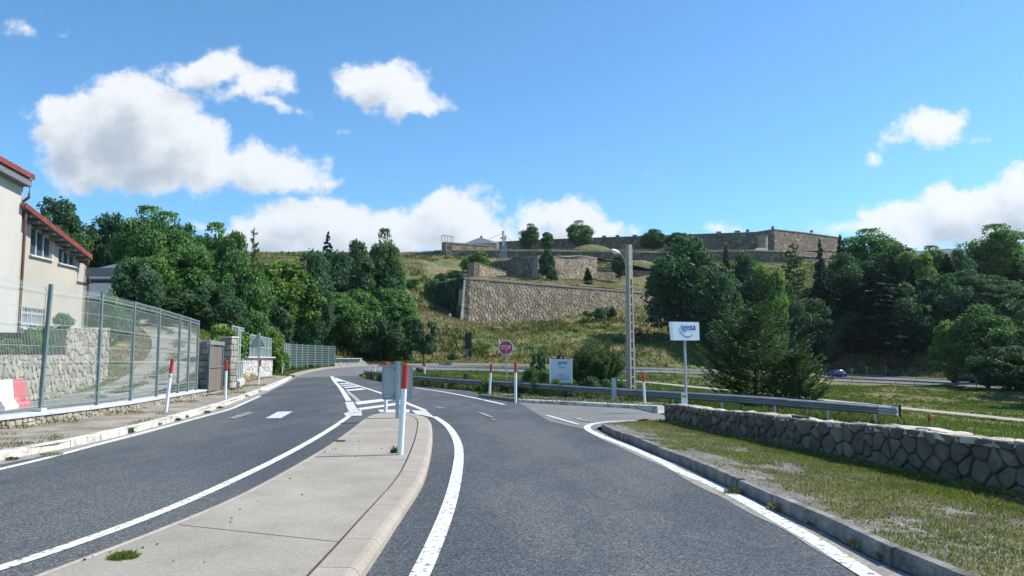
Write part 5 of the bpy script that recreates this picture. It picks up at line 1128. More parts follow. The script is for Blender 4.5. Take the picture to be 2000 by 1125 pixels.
# ------------------------------------------------------------------ fortress on the hill
def fort_face(root, T, Bp, m, th=1.2, cope=True, name='wall_face', cope_m=None, ch=.35, drop=1.5):
    """battered wall: T top points, Bp base points (same count); the outside is on the right-hand side of travel"""
    T = [Vector(t) for t in T]; Bp = [Vector(b) for b in Bp]; mb = MB(); n = len(T); vs = []
    for i in range(n):
        d = T[min(i+1, n-1)]-T[max(i-1, 0)]; d.z = 0; d.normalize(); nn = Vector((d.y, -d.x, 0)); vs += [Bp[i]-Vector((0, 0, drop)), T[i], T[i]-nn*th, Bp[i]-nn*(th+.6*min(1, drop))-Vector((0, 0, drop))]
    mb.add(vs, [(4*i+j, 4*i+(j+1) % 4, 4*i+4+(j+1) % 4, 4*i+4+j) for i in range(n-1) for j in range(4)]+[(0, 1, 2, 3), (4*n-1, 4*n-2, 4*n-3, 4*n-4)]); o = mb.build(name, m, root)
    if cope:
        mb = MB(); mb.sweep(T, [(.22, -ch), (.22, .0), (.05, .1), (-th, .1), (-th, -ch)]); mb.build('coping', cope_m or fort_cope, root)
    return o
def fort_relief(root, T, Bp, cw, ch, m, seed, proud=.16, gap=.07, name='stonework'):
    """stones over one straight battered face"""
    t0, t1, b0, b1 = [Vector(v) for v in (T[0], T[1], Bp[0], Bp[1])]; L_ = (b1-b0).length; Hm = ((t0-b0).length+(t1-b1).length)/2; nrm = (b1-b0).cross(t0-b0).normalized()
    if nrm.y > 0: nrm = -nrm
    cs = cells(L_, lambda s: 0, lambda s: Hm, cw, ch, seed); rd = random.Random(seed); mb = MB()
    def fr(s, h, q): x = s/L_; y = h/Hm; return b0.lerp(b1, x).lerp(t0.lerp(t1, x), y)+nrm*q
    for poly, ar in cs: stone_mb(poly, ar, fr, gap, proud, rd, mb, back=.02)
    return tag(mb.build(name, m, root), kind='stuff')
def terrace(name, poly, pts3, parent=None, m=None, step=2.0, bump=.35, **k):
    P3 = np.array([tuple(p) for p in pts3]); n = len(P3); D_ = np.hypot(P3[:, None, 0]-P3[None, :, 0], P3[:, None, 1]-P3[None, :, 1]); M2 = np.zeros((n+1, n+1)); M2[:n, :n] = D_; M2[n, :n] = 1; M2[:n, n] = 1
    w = np.linalg.solve(M2, np.append(P3[:, 2], 0)); f = lambda x, y: float(np.hypot(x-P3[:, 0], y-P3[:, 1])@w[:n]+w[n])+bump*math.sin(x*.5+y*.3)*math.sin(y*.4-x*.2)*.5
    return sheet(name, poly, f, m or terrace_m, step, **k), f
terrace_m = terrace_g = MATS['terrace_grass']
# lower bastion
LBt = [P(842, 556, 176), P(906, 541.5, 150), P(1268, 573, 184), P(1330, 577, 190)]; LBb = [P(846, 618, 174), P(897, 632, 149), P(1000, 634, 157), P(1268, 603, 183)]
lb_ = thing('lower_bastion', 'large lowest bastion with rough sunlit face and shaded left flank', 'bastion', LBb[1])
base_c, base_e = P(898, 632, 149), P(1330, 600, 189)
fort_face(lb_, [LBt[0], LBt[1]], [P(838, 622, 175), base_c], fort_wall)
T2 = [LBt[1], LBt[3]]; mbse = [base_c, base_e]
base_c2 = Vector(base_c); base_c2.z -= 1.6; base_e2 = Vector(base_e)
fort_face(lb_, T2, [base_c2, base_e2], fort_mortar, name='backing')
fort_relief(lb_, [LBt[1]-Vector((0, 0, .4)), LBt[3]-Vector((0, 0, .4))], [base_c2, base_e2], 1.0, .42, fort_stone, 201, proud=.11, gap=.045)
# quoins on the corner
for i in range(16):
    t = i/16; a = base_c.lerp(LBt[1], t+.005); b = base_c.lerp(LBt[1], (i+1)/16-.005); d = (base_e-base_c); d.z = 0; d.normalize(); w = 1.5 if i % 2 else 1.0; nn = Vector((d.y, -d.x, 0)); mb = MB()
    mb.prism([a+nn*.12, a+d*w+nn*.12, b+d*w+nn*.12, b+nn*.12], -nn*.3); mb.build('quoin', fort_quoin, lb_)
# watch wall on its corner
q0, q1, q2 = P(912, 541, 153), P(925, 541.5, 151.5), P(988, 537, 172); t0, t1, t2 = P(912, 513, 153), P(926, 512.5, 151.5), P(988, 532, 172)
fort_face(lb_, [t0, t1], [q0, q1], fort_wall, th=1.5, name='parapet', cope=False, drop=.15); fort_face(lb_, [t1, t2], [q1, q2], fort_mortar, th=1.2, name='parapet', cope=False, drop=.15); fort_relief(lb_, [t1, t2], [q1, q2], .8, .42, fort_stone, 203, proud=.11, gap=.045)
mb = MB(); mb.sweep([t0, t1, t2], [(.2, 0), (.2, .15), (-1.4, .15), (-1.4, 0)]); mb.build('parapet_cap', terrace_g, lb_)
# second bastion
SBt = [P(940, 517, 212), P(1050, 500, 184), P(1166, 503.5, 201), P(1262, 525, 214)]; SBb = [P(940, 536, 211), P(1048, 542, 183), P(1166, 548, 200)]
tp = [LBt[0], LBt[1], P(1000, 547.5, 159), P(1100, 556.5, 168), LBt[2], LBt[3], P(1340, 560, 220), P(1262, 547, 216), P(1166, 545.5, 202), P(1050, 541, 186), P(940, 533, 213), P(862, 512, 222), P(830, 535, 200)]
for p in tp[:6]: p.z -= .1
tr1, f1 = terrace('terrace', [(p.x, p.y) for p in tp], tp, kind='structure', label='dry grass terrace above the lowest bastion wall')
sb_ = thing('upper_bastion', 'second pale bastion above the grassy terrace with dark left flank', 'bastion', SBb[1])
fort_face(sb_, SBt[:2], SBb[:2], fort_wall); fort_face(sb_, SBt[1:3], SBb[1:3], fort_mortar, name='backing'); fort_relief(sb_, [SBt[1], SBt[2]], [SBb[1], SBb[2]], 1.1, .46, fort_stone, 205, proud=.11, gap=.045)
for i in range(9):
    t = i/9; a = SBb[1].lerp(SBt[1], t+.01); b = SBb[1].lerp(SBt[1], (i+1)/9-.01); d = (SBb[2]-SBb[1]); d.z = 0; d.normalize(); nn = Vector((d.y, -d.x, 0)); w = 1.4 if i % 2 else .9; mb = MB(); mb.prism([a+nn*.15, a+d*w+nn*.15, b+d*w+nn*.15, b+nn*.15], -nn*.3); mb.build('quoin', fort_quoin, sb_)
# low retaining wall right of it
rwl = thing('retaining_wall', 'low terrace wall running right from the second bastion', 'wall', P(1166, 545, 203))
fort_face(rwl, [P(1166, 524, 203), P(1262, 530, 216), P(1300, 534, 222)], [P(1166, 545, 203), P(1262, 548, 216), P(1300, 550, 222)], fort_wall, cope=True)
# ditch wall across the hill (dark, long) with grass berm on top
DWt = [P(780, 497.5, 236), P(862, 489.5, 232), P(905, 489, 231), P(1100, 491, 236), P(1300, 493, 242), P(1480, 490, 244), P(1530, 492, 243), P(1534, 515, 250)]
DWt = DWt[:7]; DWb = [Vector((p.x, p.y-.5, p.z-7.5)) for p in DWt]
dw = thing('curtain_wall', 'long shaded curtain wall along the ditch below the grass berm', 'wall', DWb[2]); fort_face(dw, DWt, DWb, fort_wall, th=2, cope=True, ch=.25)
tp2 = [SBt[0], SBt[1], P(1120, 501, 193), SBt[2], P(1262, 524, 214), P(1300, 530, 223)]; 
bk = [P(1330, 519, 232), P(1190, 507, 228), P(1130, 498.5, 229), P(1050, 501, 227), P(960, 511, 227), P(900, 517, 226)]
tr2, f2 = terrace('terrace', [(p.x, p.y) for p in tp2+bk], tp2+bk, kind='structure', label='grass top of the second bastion below the curtain wall')
# mounds
def mound(name, c, rx_, ry_, h, label):
    N_ = 18; vs = []; mb = MB()
    for j in range(7):
        t = j/6; 
        for i in range(N_): a = 2*math.pi*i/N_; r = math.cos(t*math.pi/2)**.9*(1+.06*math.sin(3*a+j)); vs.append((c.x+rx_*r*math.cos(a), c.y+ry_*r*math.sin(a), c.z-5+(h+5)*math.sin(t*math.pi/2)))
    mb.add(vs, [(j*N_+i, j*N_+(i+1) % N_, (j+1)*N_+(i+1) % N_, (j+1)*N_+i) for j in range(6) for i in range(N_)]); return mb.build(name, terrace_g, smooth=True, kind='structure', label=label)
c = P(1152, 489, 256); mound('mound', c, 10, 7, 1.9, 'rounded grass mound on the berm'); c = P(1245, 524, 226); mound('mound', c, 9, 7, 2.4, 'small tawny grass mound left of the dark trees'); c = P(812, 523, 205); mound('mound', c, 9, 7, 2.2, 'tawny mound with bare grey scar')
# berm top
bm = [Vector((p.x, p.y+.8, p.z+.1)) for p in DWt]; bmb = [P(1640, 494, 262), P(1505, 488, 268), P(1300, 488, 275), P(1100, 487, 277), P(940, 489, 272), P(862, 489.5, 262), P(770, 495, 262)]
tr3, f3 = terrace('berm', [(p.x, p.y) for p in bm+[P(1600, 494, 246)]+bmb], bm+bmb, kind='structure', label='grass berm between curtain wall and upper rampart', bump=.2)
# lit parapet block on the left of the berm
pb = thing('parapet_block', 'sunlit stone parapet with dark left end and a metal frame on top', 'parapet', P(865, 490, 231))
a0, a1, a2 = P(862.5, 492, 233), P(870, 491, 230), P(968, 489.5, 240); b0, b1, b2 = P(862.5, 473, 233), P(870, 473, 230), P(968, 479.5, 240)
fort_face(pb, [b0, b1], [a0, a1], fort_wall, th=2, cope=False); fort_face(pb, [b1, b2], [a1, a2], fort_mortar, th=2, name='backing'); fort_relief(pb, [b1, b2], [a1, a2], 1.1, .46, fort_stone, 207, proud=.1, gap=.045)
mf = MB(); D = 231
for u_, v_0, v_1 in ((863, 512, 459), (869, 473, 460), (874.5, 473, 460.5), (880.5, 473, 461.5), (885, 474, 461.5)): mf.beam(P(u_, v_0, D), P(u_, v_1, D), .16, .16, (0, 1, 0))
mf.beam(P(863, 459.5, D), P(885, 462, D), .16, .16); tag(mf.build('metal_frame', galv, pb), None)
# hip roof behind
hr = thing('barrack_roof', 'dark hipped roof rising behind the lit parapet', 'building', P(935, 476, 262)); D = 262
bse = [P(906, 475.5, D-6), P(969, 475.5, D-6), P(975, 474, D+8), P(912, 474, D+8)]; ap = P(938, 463.5, D); mb = MB(); mb.add(bse+[ap], [(0, 1, 4), (1, 2, 4), (2, 3, 4), (3, 0, 4)]); mb.build('roof', slate, hr); mb = MB(); mb.beam(P(940, 465, D), P(940, 461, D), .7, .7, (0, 1, 0)); mb.build('chimney', fort_cope, hr)
mb = MB(); mb.prism([p-Vector((0, 0, 4)) for p in bse], (0, 0, 4)); mb.build('wall', fort_wall, hr)
# upper rampart
URt = [P(955, 473, 280), P(1100, 466.5, 277), P(1300, 459.5, 272), P(1440, 454.5, 268), P(1478, 453, 266), P(1512, 447.5, 262)]; URb = [P(955, 489, 280), P(1100, 489, 276), P(1300, 490, 271), P(1440, 490, 267), P(1478, 490, 265), P(1513, 488, 261)]
ur = thing('rampart', 'long shaded upper rampart along the skyline', 'rampart', URb[3]); fort_face(ur, URt, URb, fort_wall, th=2.5, ch=.3)
URt2 = [P(1512, 447.5, 262), P(1580, 455, 276), P(1641, 463.5, 290)]; URb2 = [P(1513, 488, 261), P(1580, 494, 275), P(1641, 499, 289)]
ur2 = thing('rampart_bastion', 'sunlit right face of the upper rampart falling towards the trees', 'rampart', URb2[0]); fort_face(ur2, URt2, URb2, fort_wall, th=2.5, ch=.3)
#mb = MB(); mb.sweep([P(1513, 487, 260.5), P(1641, 498, 288)], [(.8, -3), (.8, .0), (.0, .4), (0, -3)]); mb.build('base_course', fort_cope, ur2)
for u_, v_, w_, h_ in ((1180, 461.5, 7, 3), (1206, 460.5, 7, 3), (1240, 460, 8, 3), (1404, 453.5, 8, 3.5), (1440, 452, 9, 3), (1460, 449.5, 4, 5), (1509, 443, 2.5, 4.5), (1585, 451, 3, 2)):
    D = 271; mb = MB(); p = P(u_, v_+h_/2, D); mb.box(p, (w_*D/F, 1.5, (h_+2)*D/F)); mb.build('merlon', fort_cope, ur)
# turret
tb_ = P(1489, 490, 256); tw = thing('turret', 'round stone turret against the upper rampart', 'turret', tb_); mb = MB(); r_ = 10*256/F
mb.tube([tb_-Vector((0, 0, 3)), P(1489, 461.5, 256)], r_, 18); mb.build('drum', fort_stone, tw, smooth=False); mb = MB(); mb.tube([P(1489, 462, 256), P(1489, 460, 256), P(1489, 459, 256)], [r_*1.12, r_*1.12, r_*.6], 18); mb.build('cap', fort_cope, tw)
# works below the turret
lw_ = thing('outwork', 'stepped outwork walls below the round turret', 'wall', P(1500, 515, 246))
fort_face(lw_, [P(1448, 492, 246), P(1530, 491, 243), P(1534, 490, 248)], [P(1448, 515, 246), P(1530, 515, 243), P(1534, 515, 248)], fort_wall, ch=.3); mb = MB(); mb.prism([P(1470, 492, 248), P(1502, 492, 248), P(1498, 484, 254), P(1478, 484, 254)], (0, 4, 0)); mb.build('glacis', fort_cope, lw_)
wl_ = thing('terrace_wall', 'pale terrace wall behind the conifers at the right of the turret', 'wall', P(1600, 510, 250)); fort_face(wl_, [P(1534, 500, 248), P(1660, 508, 262)], [P(1534, 516, 248), P(1660, 520, 262)], fort_stone); fort_face(wl_, [P(1570, 507, 244), P(1660, 511, 250)], [P(1570, 518, 244), P(1660, 520, 250)], fort_quoin)
#gtp = [P(1534, 499, 249), P(1660, 507, 263), P(1660, 500, 284), P(1520, 489, 258)]; terrace('glacis_slope', [(p.x, p.y) for p in gtp], gtp, kind='structure', bump=.1)
hs = thing('hut', 'small pale hut behind the big round tree on the berm', 'hut', P(1362, 487, 244)); mb = MB(); mb.box(P(1362, 484, 244), (19*244/F, 3, 9*244/F)); mb.build('wall', coping, hs); mb = MB(); mb.box(P(1362, 479.0, 244), (21*244/F, 3.6, .3)); mb.build('roof', slate, hs)
# small bunker on the left ridge
bk_ = thing('bunker', 'small concrete bunker on the left skyline', 'bunker', P(603, 498, 222)); mb = MB(); mb.box(P(605, 494, 223), (20*223/F, 3, 5*223/F)); mb.build('roof_slab', coping, bk_); mb = MB(); mb.box(P(605, 496.5, 221.4), (12*223/F, .4, 3.4*223/F)); mb.build('opening', blackm, bk_)
# lattice mast with guys
am = P(983, 512, 206); mt = thing('antenna_mast', 'lattice antenna mast with guy wires above the second bastion', 'mast', am); D = 206; mb = MB()
legs = [(976, 511, 980.5, 478), (983, 511, 983, 478), (990.5, 508, 985, 478)]
for a, b, c, d in legs: mb.beam(P(a, b, D), P(c, d, D), .22, .22, (0, 1, 0))
for k in range(8):
    t = k/8; 
    for (a, b, c, d), (a2, b2, c2, d2) in ((legs[0], legs[1]), (legs[1], legs[2])): mb.beam(P(a+(c-a)*t, b+(d-b)*t, D), P(a2+(c2-a2)*(t+.12), b2+(d2-b2)*(t+.12), D), .1, .1, (0, 1, 0))
tag(mb.build('lattice', galv, mt), kind='stuff'); mb = MB(); mb.tube([P(983, 480, D), P(983, 454, D), P(983, 451.5, D)], [.3, .3, .45], 8); mb.build('pole', frame_w, mt); mb = MB(); mb.beam(P(977.5, 465, D), P(988, 465, D), .3, .5); mb.build('crossarm', galv, mt)
mb = MB(); mb.beam(P(989, 490, D), P(988, 459, D), .14, .14, (0, 1, 0)); mb.beam(P(986.5, 490, D), P(986, 459.5, D), .14, .14, (0, 1, 0))
for k in range(9): v = 488-k*3.4; mb.beam(P(986, v, D), P(989, v, D), .1, .1)
tag(mb.build('ladder', galv, mt), kind='stuff')
for a, b in (((983, 455), (952, 468)), ((985, 456), (1021, 497))): mb = MB(); mb.beam(P(*a, D), P(*b, D), .07, .07); mb.build('guy_wire', galv_dark, mt)
# long cable on the dark wall
cb_ = MB(); cb_.tube([P(903, 491, 229.5), P(870, 499, 229), P(835, 508.5, 226)], .12, 5); tag(cb_.build('cable', galv), 'pale sloping cable across the dark curtain wall', 'cable')
# distant mountains
mp = []; mb = MB(); N_ = 60
for i in range(N_+1):
    x = 400+i*70; h = 512+26*math.sin(i*.23)+14*math.sin(i*.61+1)+6*math.sin(i*1.7); k = min(1, i/10); mp.append((x, h*(.6+.4*k)))
vs = []
for x, h in mp: vs += [(x, 3000, -20), (x, 3500, h), (x, 4300, -20)]
mb.add(vs, [(3*i+j, 3*i+3+j, 3*i+4+j, 3*i+1+j) for i in range(N_) for j in range(2)]); mb.build('mountain', mount, smooth=True, kind='structure', label='distant wooded mountain ridge at the right')

def vnoise(x, y, s, seed=0):
    g = np.random.default_rng(seed); T_ = g.random((64, 64)); x = np.asarray(x)/s; y = np.asarray(y)/s; xi = np.floor(x).astype(int); yi = np.floor(y).astype(int); fx = x-xi; fy = y-yi; fx = fx*fx*(3-2*fx); fy = fy*fy*(3-2*fy)
    a = T_[xi % 64, yi % 64]; b = T_[(xi+1) % 64, yi % 64]; c = T_[xi % 64, (yi+1) % 64]; d = T_[(xi+1) % 64, (yi+1) % 64]; return (a*(1-fx)+b*fx)*(1-fy)+(c*(1-fx)+d*fx)*fy
def fbm(x, y, s, seed=0): return vnoise(x, y, s, seed)*.5+vnoise(x, y, s/2.1, seed+1)*.3+vnoise(x, y, s/4.3, seed+2)*.2

# ------------------------------------------------------------------ vegetation
def crown(name, m, n_leaf, seed, rxy=.38, rz=.42, cz=.56, lobes=42, leaf=.020, lr=(.09, .17), flat=.8, taper=0.0, narrow=1.0, low=.10):
    g = np.random.default_rng(seed); L_ = []
    while len(L_) < lobes:
        v = g.normal(size=3); v /= np.linalg.norm(v); r = g.uniform(.35, 1)**.45*.86; p = v*r; z = cz+p[2]*rz
        if z < low: continue
        w = rxy*(1-taper*max(0, (z-low)/(1-low))**1.3); L_.append((p[0]*w, p[1]*w, z, g.uniform(*lr)))
    L_ = np.array(L_); a = L_[:, 3]**2; idx = g.choice(len(L_), n_leaf, p=a/a.sum()); C_ = L_[idx]
    v = g.normal(size=(n_leaf, 3)); v /= np.linalg.norm(v, axis=1)[:, None]; r = g.uniform(.55, 1.08, n_leaf)**.6
    # sub-clumps so that the surface of every lobe is tufted
    sub = g.normal(size=(lobes, 14, 3)); sub /= np.linalg.norm(sub, axis=2)[:, :, None]; pick = sub[idx, g.integers(0, 14, n_leaf)]
    v = v*.45+pick*.75; v /= np.linalg.norm(v, axis=1)[:, None]
    ctr = C_[:, :3]+v*(C_[:, 3]*r*g.uniform(.8, 1.15, n_leaf))[:, None]*np.array([1, 1, flat])
    ctr[:, 2] = np.clip(ctr[:, 2], low*.6, 1.0)
    s = leaf*g.uniform(.6, 1.35, n_leaf); nrm = v*.6+g.normal(size=(n_leaf, 3))*.6+np.array([0, 0, .35]); nrm /= np.linalg.norm(nrm, axis=1)[:, None]
    t = np.cross(nrm, g.normal(size=(n_leaf, 3))); t /= np.linalg.norm(t, axis=1)[:, None]; b = np.cross(nrm, t)
    V = np.stack([ctr-t*s[:, None], ctr-b*s[:, None]*.62*narrow, ctr+t*s[:, None], ctr+b*s[:, None]*.62*narrow], 1).reshape(-1, 3)
    return npmesh(name, V, 4, m), L_
def tree_mesh_trunk(L_, seed, r0=.022, top=.82, split=.25):
    rd = random.Random(seed); mb = MB(); mb.tube([(0, 0, -.04), (.004, 0, .1), (.01, .005, .4), (-.008, .01, top)], [r0*1.25, r0, r0*.7, r0*.2], 8)
    idx = sorted(range(len(L_)), key=lambda i: rd.random())[:14]
    for i in idx:
        x, y, z, r = L_[i]; zb = max(.12, min(z-.08, rd.uniform(split, .55))); a = Vector((.008, .004, zb)); b = Vector((x, y, z)); mid = a.lerp(b, .5)+Vector((0, 0, -.02))
        mb.tube([a, mid, b], [r0*.5, r0*.32, r0*.12], 5)
    return mb
def make_tree(name, m, seed, n_leaf=13000, **k):
    t = thing(name, None, None); cm, L_ = crown('crown', m, n_leaf, seed, **k); c = link('crown', cm, t); tr = tree_mesh_trunk(L_, seed).build('trunk', bark, t); return t
def conifer(name, m, seed, levels=26, nb=9, rad=.24, droop=.35, zlo=.06, n_per=30, size=.020, up=.0, shape=1.0, jit=.25, thin=.35):
    g = np.random.default_rng(seed); P_ = []; D_ = []; mb = MB(); mb.tube([(0, 0, -.05), (0, 0, .5), (0, 0, 1.0)], [.018, .011, .002], 7)
    for l in range(levels):
        t = l/(levels-1); z = zlo+(1-zlo)*t**.92; R_ = rad*(1-t)**shape*(1-.25*(t < .08))+.012
        for k in range(max(4, int(nb*(1-t*.4)))):
            a = g.uniform(0, 2*np.pi); rr = R_*g.uniform(1-jit, 1+jit*.6); dz = -droop*rr+up*rr; zz = z+g.uniform(-.015, .015)
            if l % 3 == 0 and k % 2 == 0 and t < .9: mb.tube([(0, 0, zz), (math.cos(a)*rr*.9, math.sin(a)*rr*.9, zz+dz*.8)], [.004, .0012], 4, cap=False)
            n = max(4, int(n_per*rr/rad)); s = g.uniform(.12, 1, n)**.75; ax = np.array([math.cos(a), math.sin(a), 0]); sd_ = np.array([-math.sin(a), math.cos(a), 0])
            w = (1.05-s)*rr*.38+.006; p = ax*(s*rr)[:, None]+sd_*(g.uniform(-1, 1, n)*w)[:, None]; p[:, 2] = zz+dz*s**1.4+up*rr*np.maximum(0, s-.6)*1.4+g.normal(0, .006, n)
            P_.append(p); D_.append(ax*.8+sd_*g.uniform(-.8, .8, (n, 1))+np.array([0, 0, -.25+up])*g.uniform(0, 1.4, (n, 1)))
    P_ = np.concatenate(P_); D_ = np.concatenate(D_); D_ /= np.linalg.norm(D_, axis=1)[:, None]; n = len(P_); s = size*g.uniform(.6, 1.4, n)
    up_ = g.normal(size=(n, 3))*.5+np.array([0, 0, 1]); b = np.cross(D_, up_); b /= np.linalg.norm(b, axis=1)[:, None]
    V = np.stack([P_-D_*s[:, None]*.6, P_-b*s[:, None]*thin, P_+D_*s[:, None], P_+b*s[:, None]*thin], 1).reshape(-1, 3)
    t = thing(name, None, None); link('crown', npmesh('crown', V, 4, m), t); mb.build('trunk', bark, t); return t
PROTO = {
 'rd': make_tree('broadleaf_tree', lf_a, 1, 22000, lobes=58, leaf=.017, low=.04, cz=.52, rz=.46),
 'rb': make_tree('broadleaf_tree', lf_b, 2, 22000, lobes=54, rxy=.38, leaf=.017, low=.04, cz=.52, rz=.46),
 'rc': make_tree('broadleaf_tree', lf_c, 3, 20000, lobes=64, lr=(.07, .14), leaf=.017, taper=.25, low=.06, cz=.52, rz=.46),
 'ra': make_tree('broadleaf_tree', lf_a, 4, 20000, lobes=60, lr=(.07, .15), rxy=.36, rz=.47, taper=.25, leaf=.017, low=.04, cz=.52),
 'lo': make_tree('broadleaf_tree', lf_b, 5, 8000, lobes=30, lr=(.06, .12), leaf=.021),
 'fir': conifer('fir_tree', lf_fir, 6, levels=34, nb=12, n_per=75, size=.024, thin=.42, shape=.85), 'fi2': conifer('fir_tree', lf_fir, 7, levels=26, nb=11, rad=.28, droop=.15, jit=.4, n_per=85, size=.026, thin=.42, shape=.75),
 'sp': conifer('pine_tree', lf_pine, 8, levels=18, nb=9, rad=.30, droop=-.15, jit=.5, shape=.65, zlo=.2, n_per=70, size=.024, thin=.4),
 'bu': make_tree('bush', lf_a, 9, 5000, cz=.5, rz=.5, rxy=.5, lobes=24, lr=(.14, .24), leaf=.035, low=.04),
 'bb': make_tree('bush', lf_b, 10, 5000, cz=.5, rz=.5, rxy=.5, lobes=24, lr=(.14, .24), leaf=.035, low=.04),
 'bc': make_tree('bush', lf_c, 11, 5000, cz=.5, rz=.5, rxy=.5, lobes=22, lr=(.14, .24), leaf=.04, low=.04)}
PW = {'rd': .80, 'rb': .76, 'rc': .74, 'ra': .70, 'lo': .78, 'fir': .48, 'fi2': .54, 'sp': .62, 'bu': 1.1, 'bb': 1.1, 'bc': 1.1}
used = set(); SINK = Vector((0, 0, 0))
def plant(kind, u, vtop, d, wpx, label, grp=None, base=None, name=None, zbase=None):
    if grp == GR and u < 1850:
        rx, _ = ray(u, 700); dm = max([p.y for p in farA if abs(p.x/p.y-rx) < .03] or [0])+5
        if d < dm: wpx, d = wpx, dm+random.uniform(0, 5)
    rx, rz_ = ray(u, vtop); x = rx*d; zb = tz(x, d) if zbase is None else zbase
    if base is not None: zb = H+ray(u, base)[1]*d
    top = H+rz_*d; h = max(.3, top-zb); src = PROTO[kind]
    if kind in used: t = copy_tree(src)
    else: t = src; used.add(kind)
    t.location = (x, d, zb-.02*h); w = wpx*d/F/PW[kind]; t.scale = (w*1.08, w*random.uniform(1.0, 1.15), h*(1.03 if kind in ('fir', 'fi2', 'sp') else 1.10)); t.rotation_euler = (0, 0, random.uniform(0, 6.28))
    cat = {'f': 'fir tree', 's': 'pine tree', 'b': 'bush'}.get(kind[0], 'tree') if kind != 'sp' else 'pine tree'
    tag(t, label, cat, grp); 
    if name: t.name = name
    return t
GW, GR, GF = 'trees of the wood on the left', 'trees on the slope on the right', 'trees on the fortress terraces'
for a in [
 ('rb',112,397,88,125,'tall dark tree rising behind the red edged roof'),
 ('rb',220,424,80,80,'dark rounded tree right of the roof end with sky gap on its left'),
 ('ra',158,462,78,60,'tree filling the gap right behind the sloping roof'),
 ('rd',282,420,72,110,'broad tree second from the left on the wood skyline'),
 ('rd',335,432,66,130,'widest tree of the left wood above the wire fence'),
 ('rb',268,510,51,84,'shaded tree just right of the slate roofed house'),
 ('rc',298,500,58,110,'bright leaved tree above the log pile'),
 ('ra',372,490,60,110,'bright topped tree behind the last fence posts'),
 ('rd',418,452,70,85,'tree left of the slim pine on the wood skyline'),
 ('ra',456,462,68,66,'narrow tree between the skyline gap and the slim pine'),
 ('sp',497,450,78,46,'slim pine poking above the left wood'),
 ('rd',472,508,62,110,'low wide tree above the block pillars'),
 ('rc',556,506,88,140,'large bright tree with lit right side above the dark mesh fence'),
 ('rb',425,560,56,100,'dark tree behind the rusted gate'),
 ('rb',520,580,84,100,'dark understorey tree between the panel fences'),
 ('fi2',641,457,108,50,'dark spruce top standing on the left skyline'),
 ('rb',608,500,90,80,'dark tree behind the large bright one'),
 ('rb',655,498,106,90,'broad dark tree under the spruce top'),
 ('rb',700,478,112,70,'tree between the spruce top and the round topped tree'),
 ('rd',748,466,110,58,'round topped tree highest at the right end of the left wood'),
 ('rb',728,510,107,95,'dense dark tree under the round topped tree'),
 ('ra',700,570,103,100,'tall leafy tree above the pale parapet'),
 ('rd',650,580,99,100,'low leafy tree at the right end of the dark mesh fence'),
 ('rb',745,600,104,80,'dark low tree right above the parapet end'),
 ('rd',770,500,110,66,'upper tree at the right edge of the left wood'),
 ('ra',768,570,106,100,'wide tree at the right edge of the left wood'),
 ('rb',360,445,80,90,'dark tree peeping over the middle of the left wood'),('ra',400,470,76,90,'leafy tree on the second row of the left wood'),('rb',520,520,86,90,'dark tree under the bare hill gap of the left skyline'),('rb',575,540,96,90,'dark tree just behind the top of the large bright one'),('rb',240,440,80,80,'dark tree behind the broad one on the left skyline'),('rb',330,560,54,120,'dark low tree behind the wire fence and drive'),('rb',610,600,96,80,'dark filler tree between bright tree and mesh fence end'),('rb',690,620,103,80,'dark filler tree above the parapet'),('rb',790,610,106,60,'dark tree low at the right edge of the left wood'),
 ('lo',828,612,98,62,'loose shrubby tree standing alone right of the left wood')]: plant(*a, grp=GW)
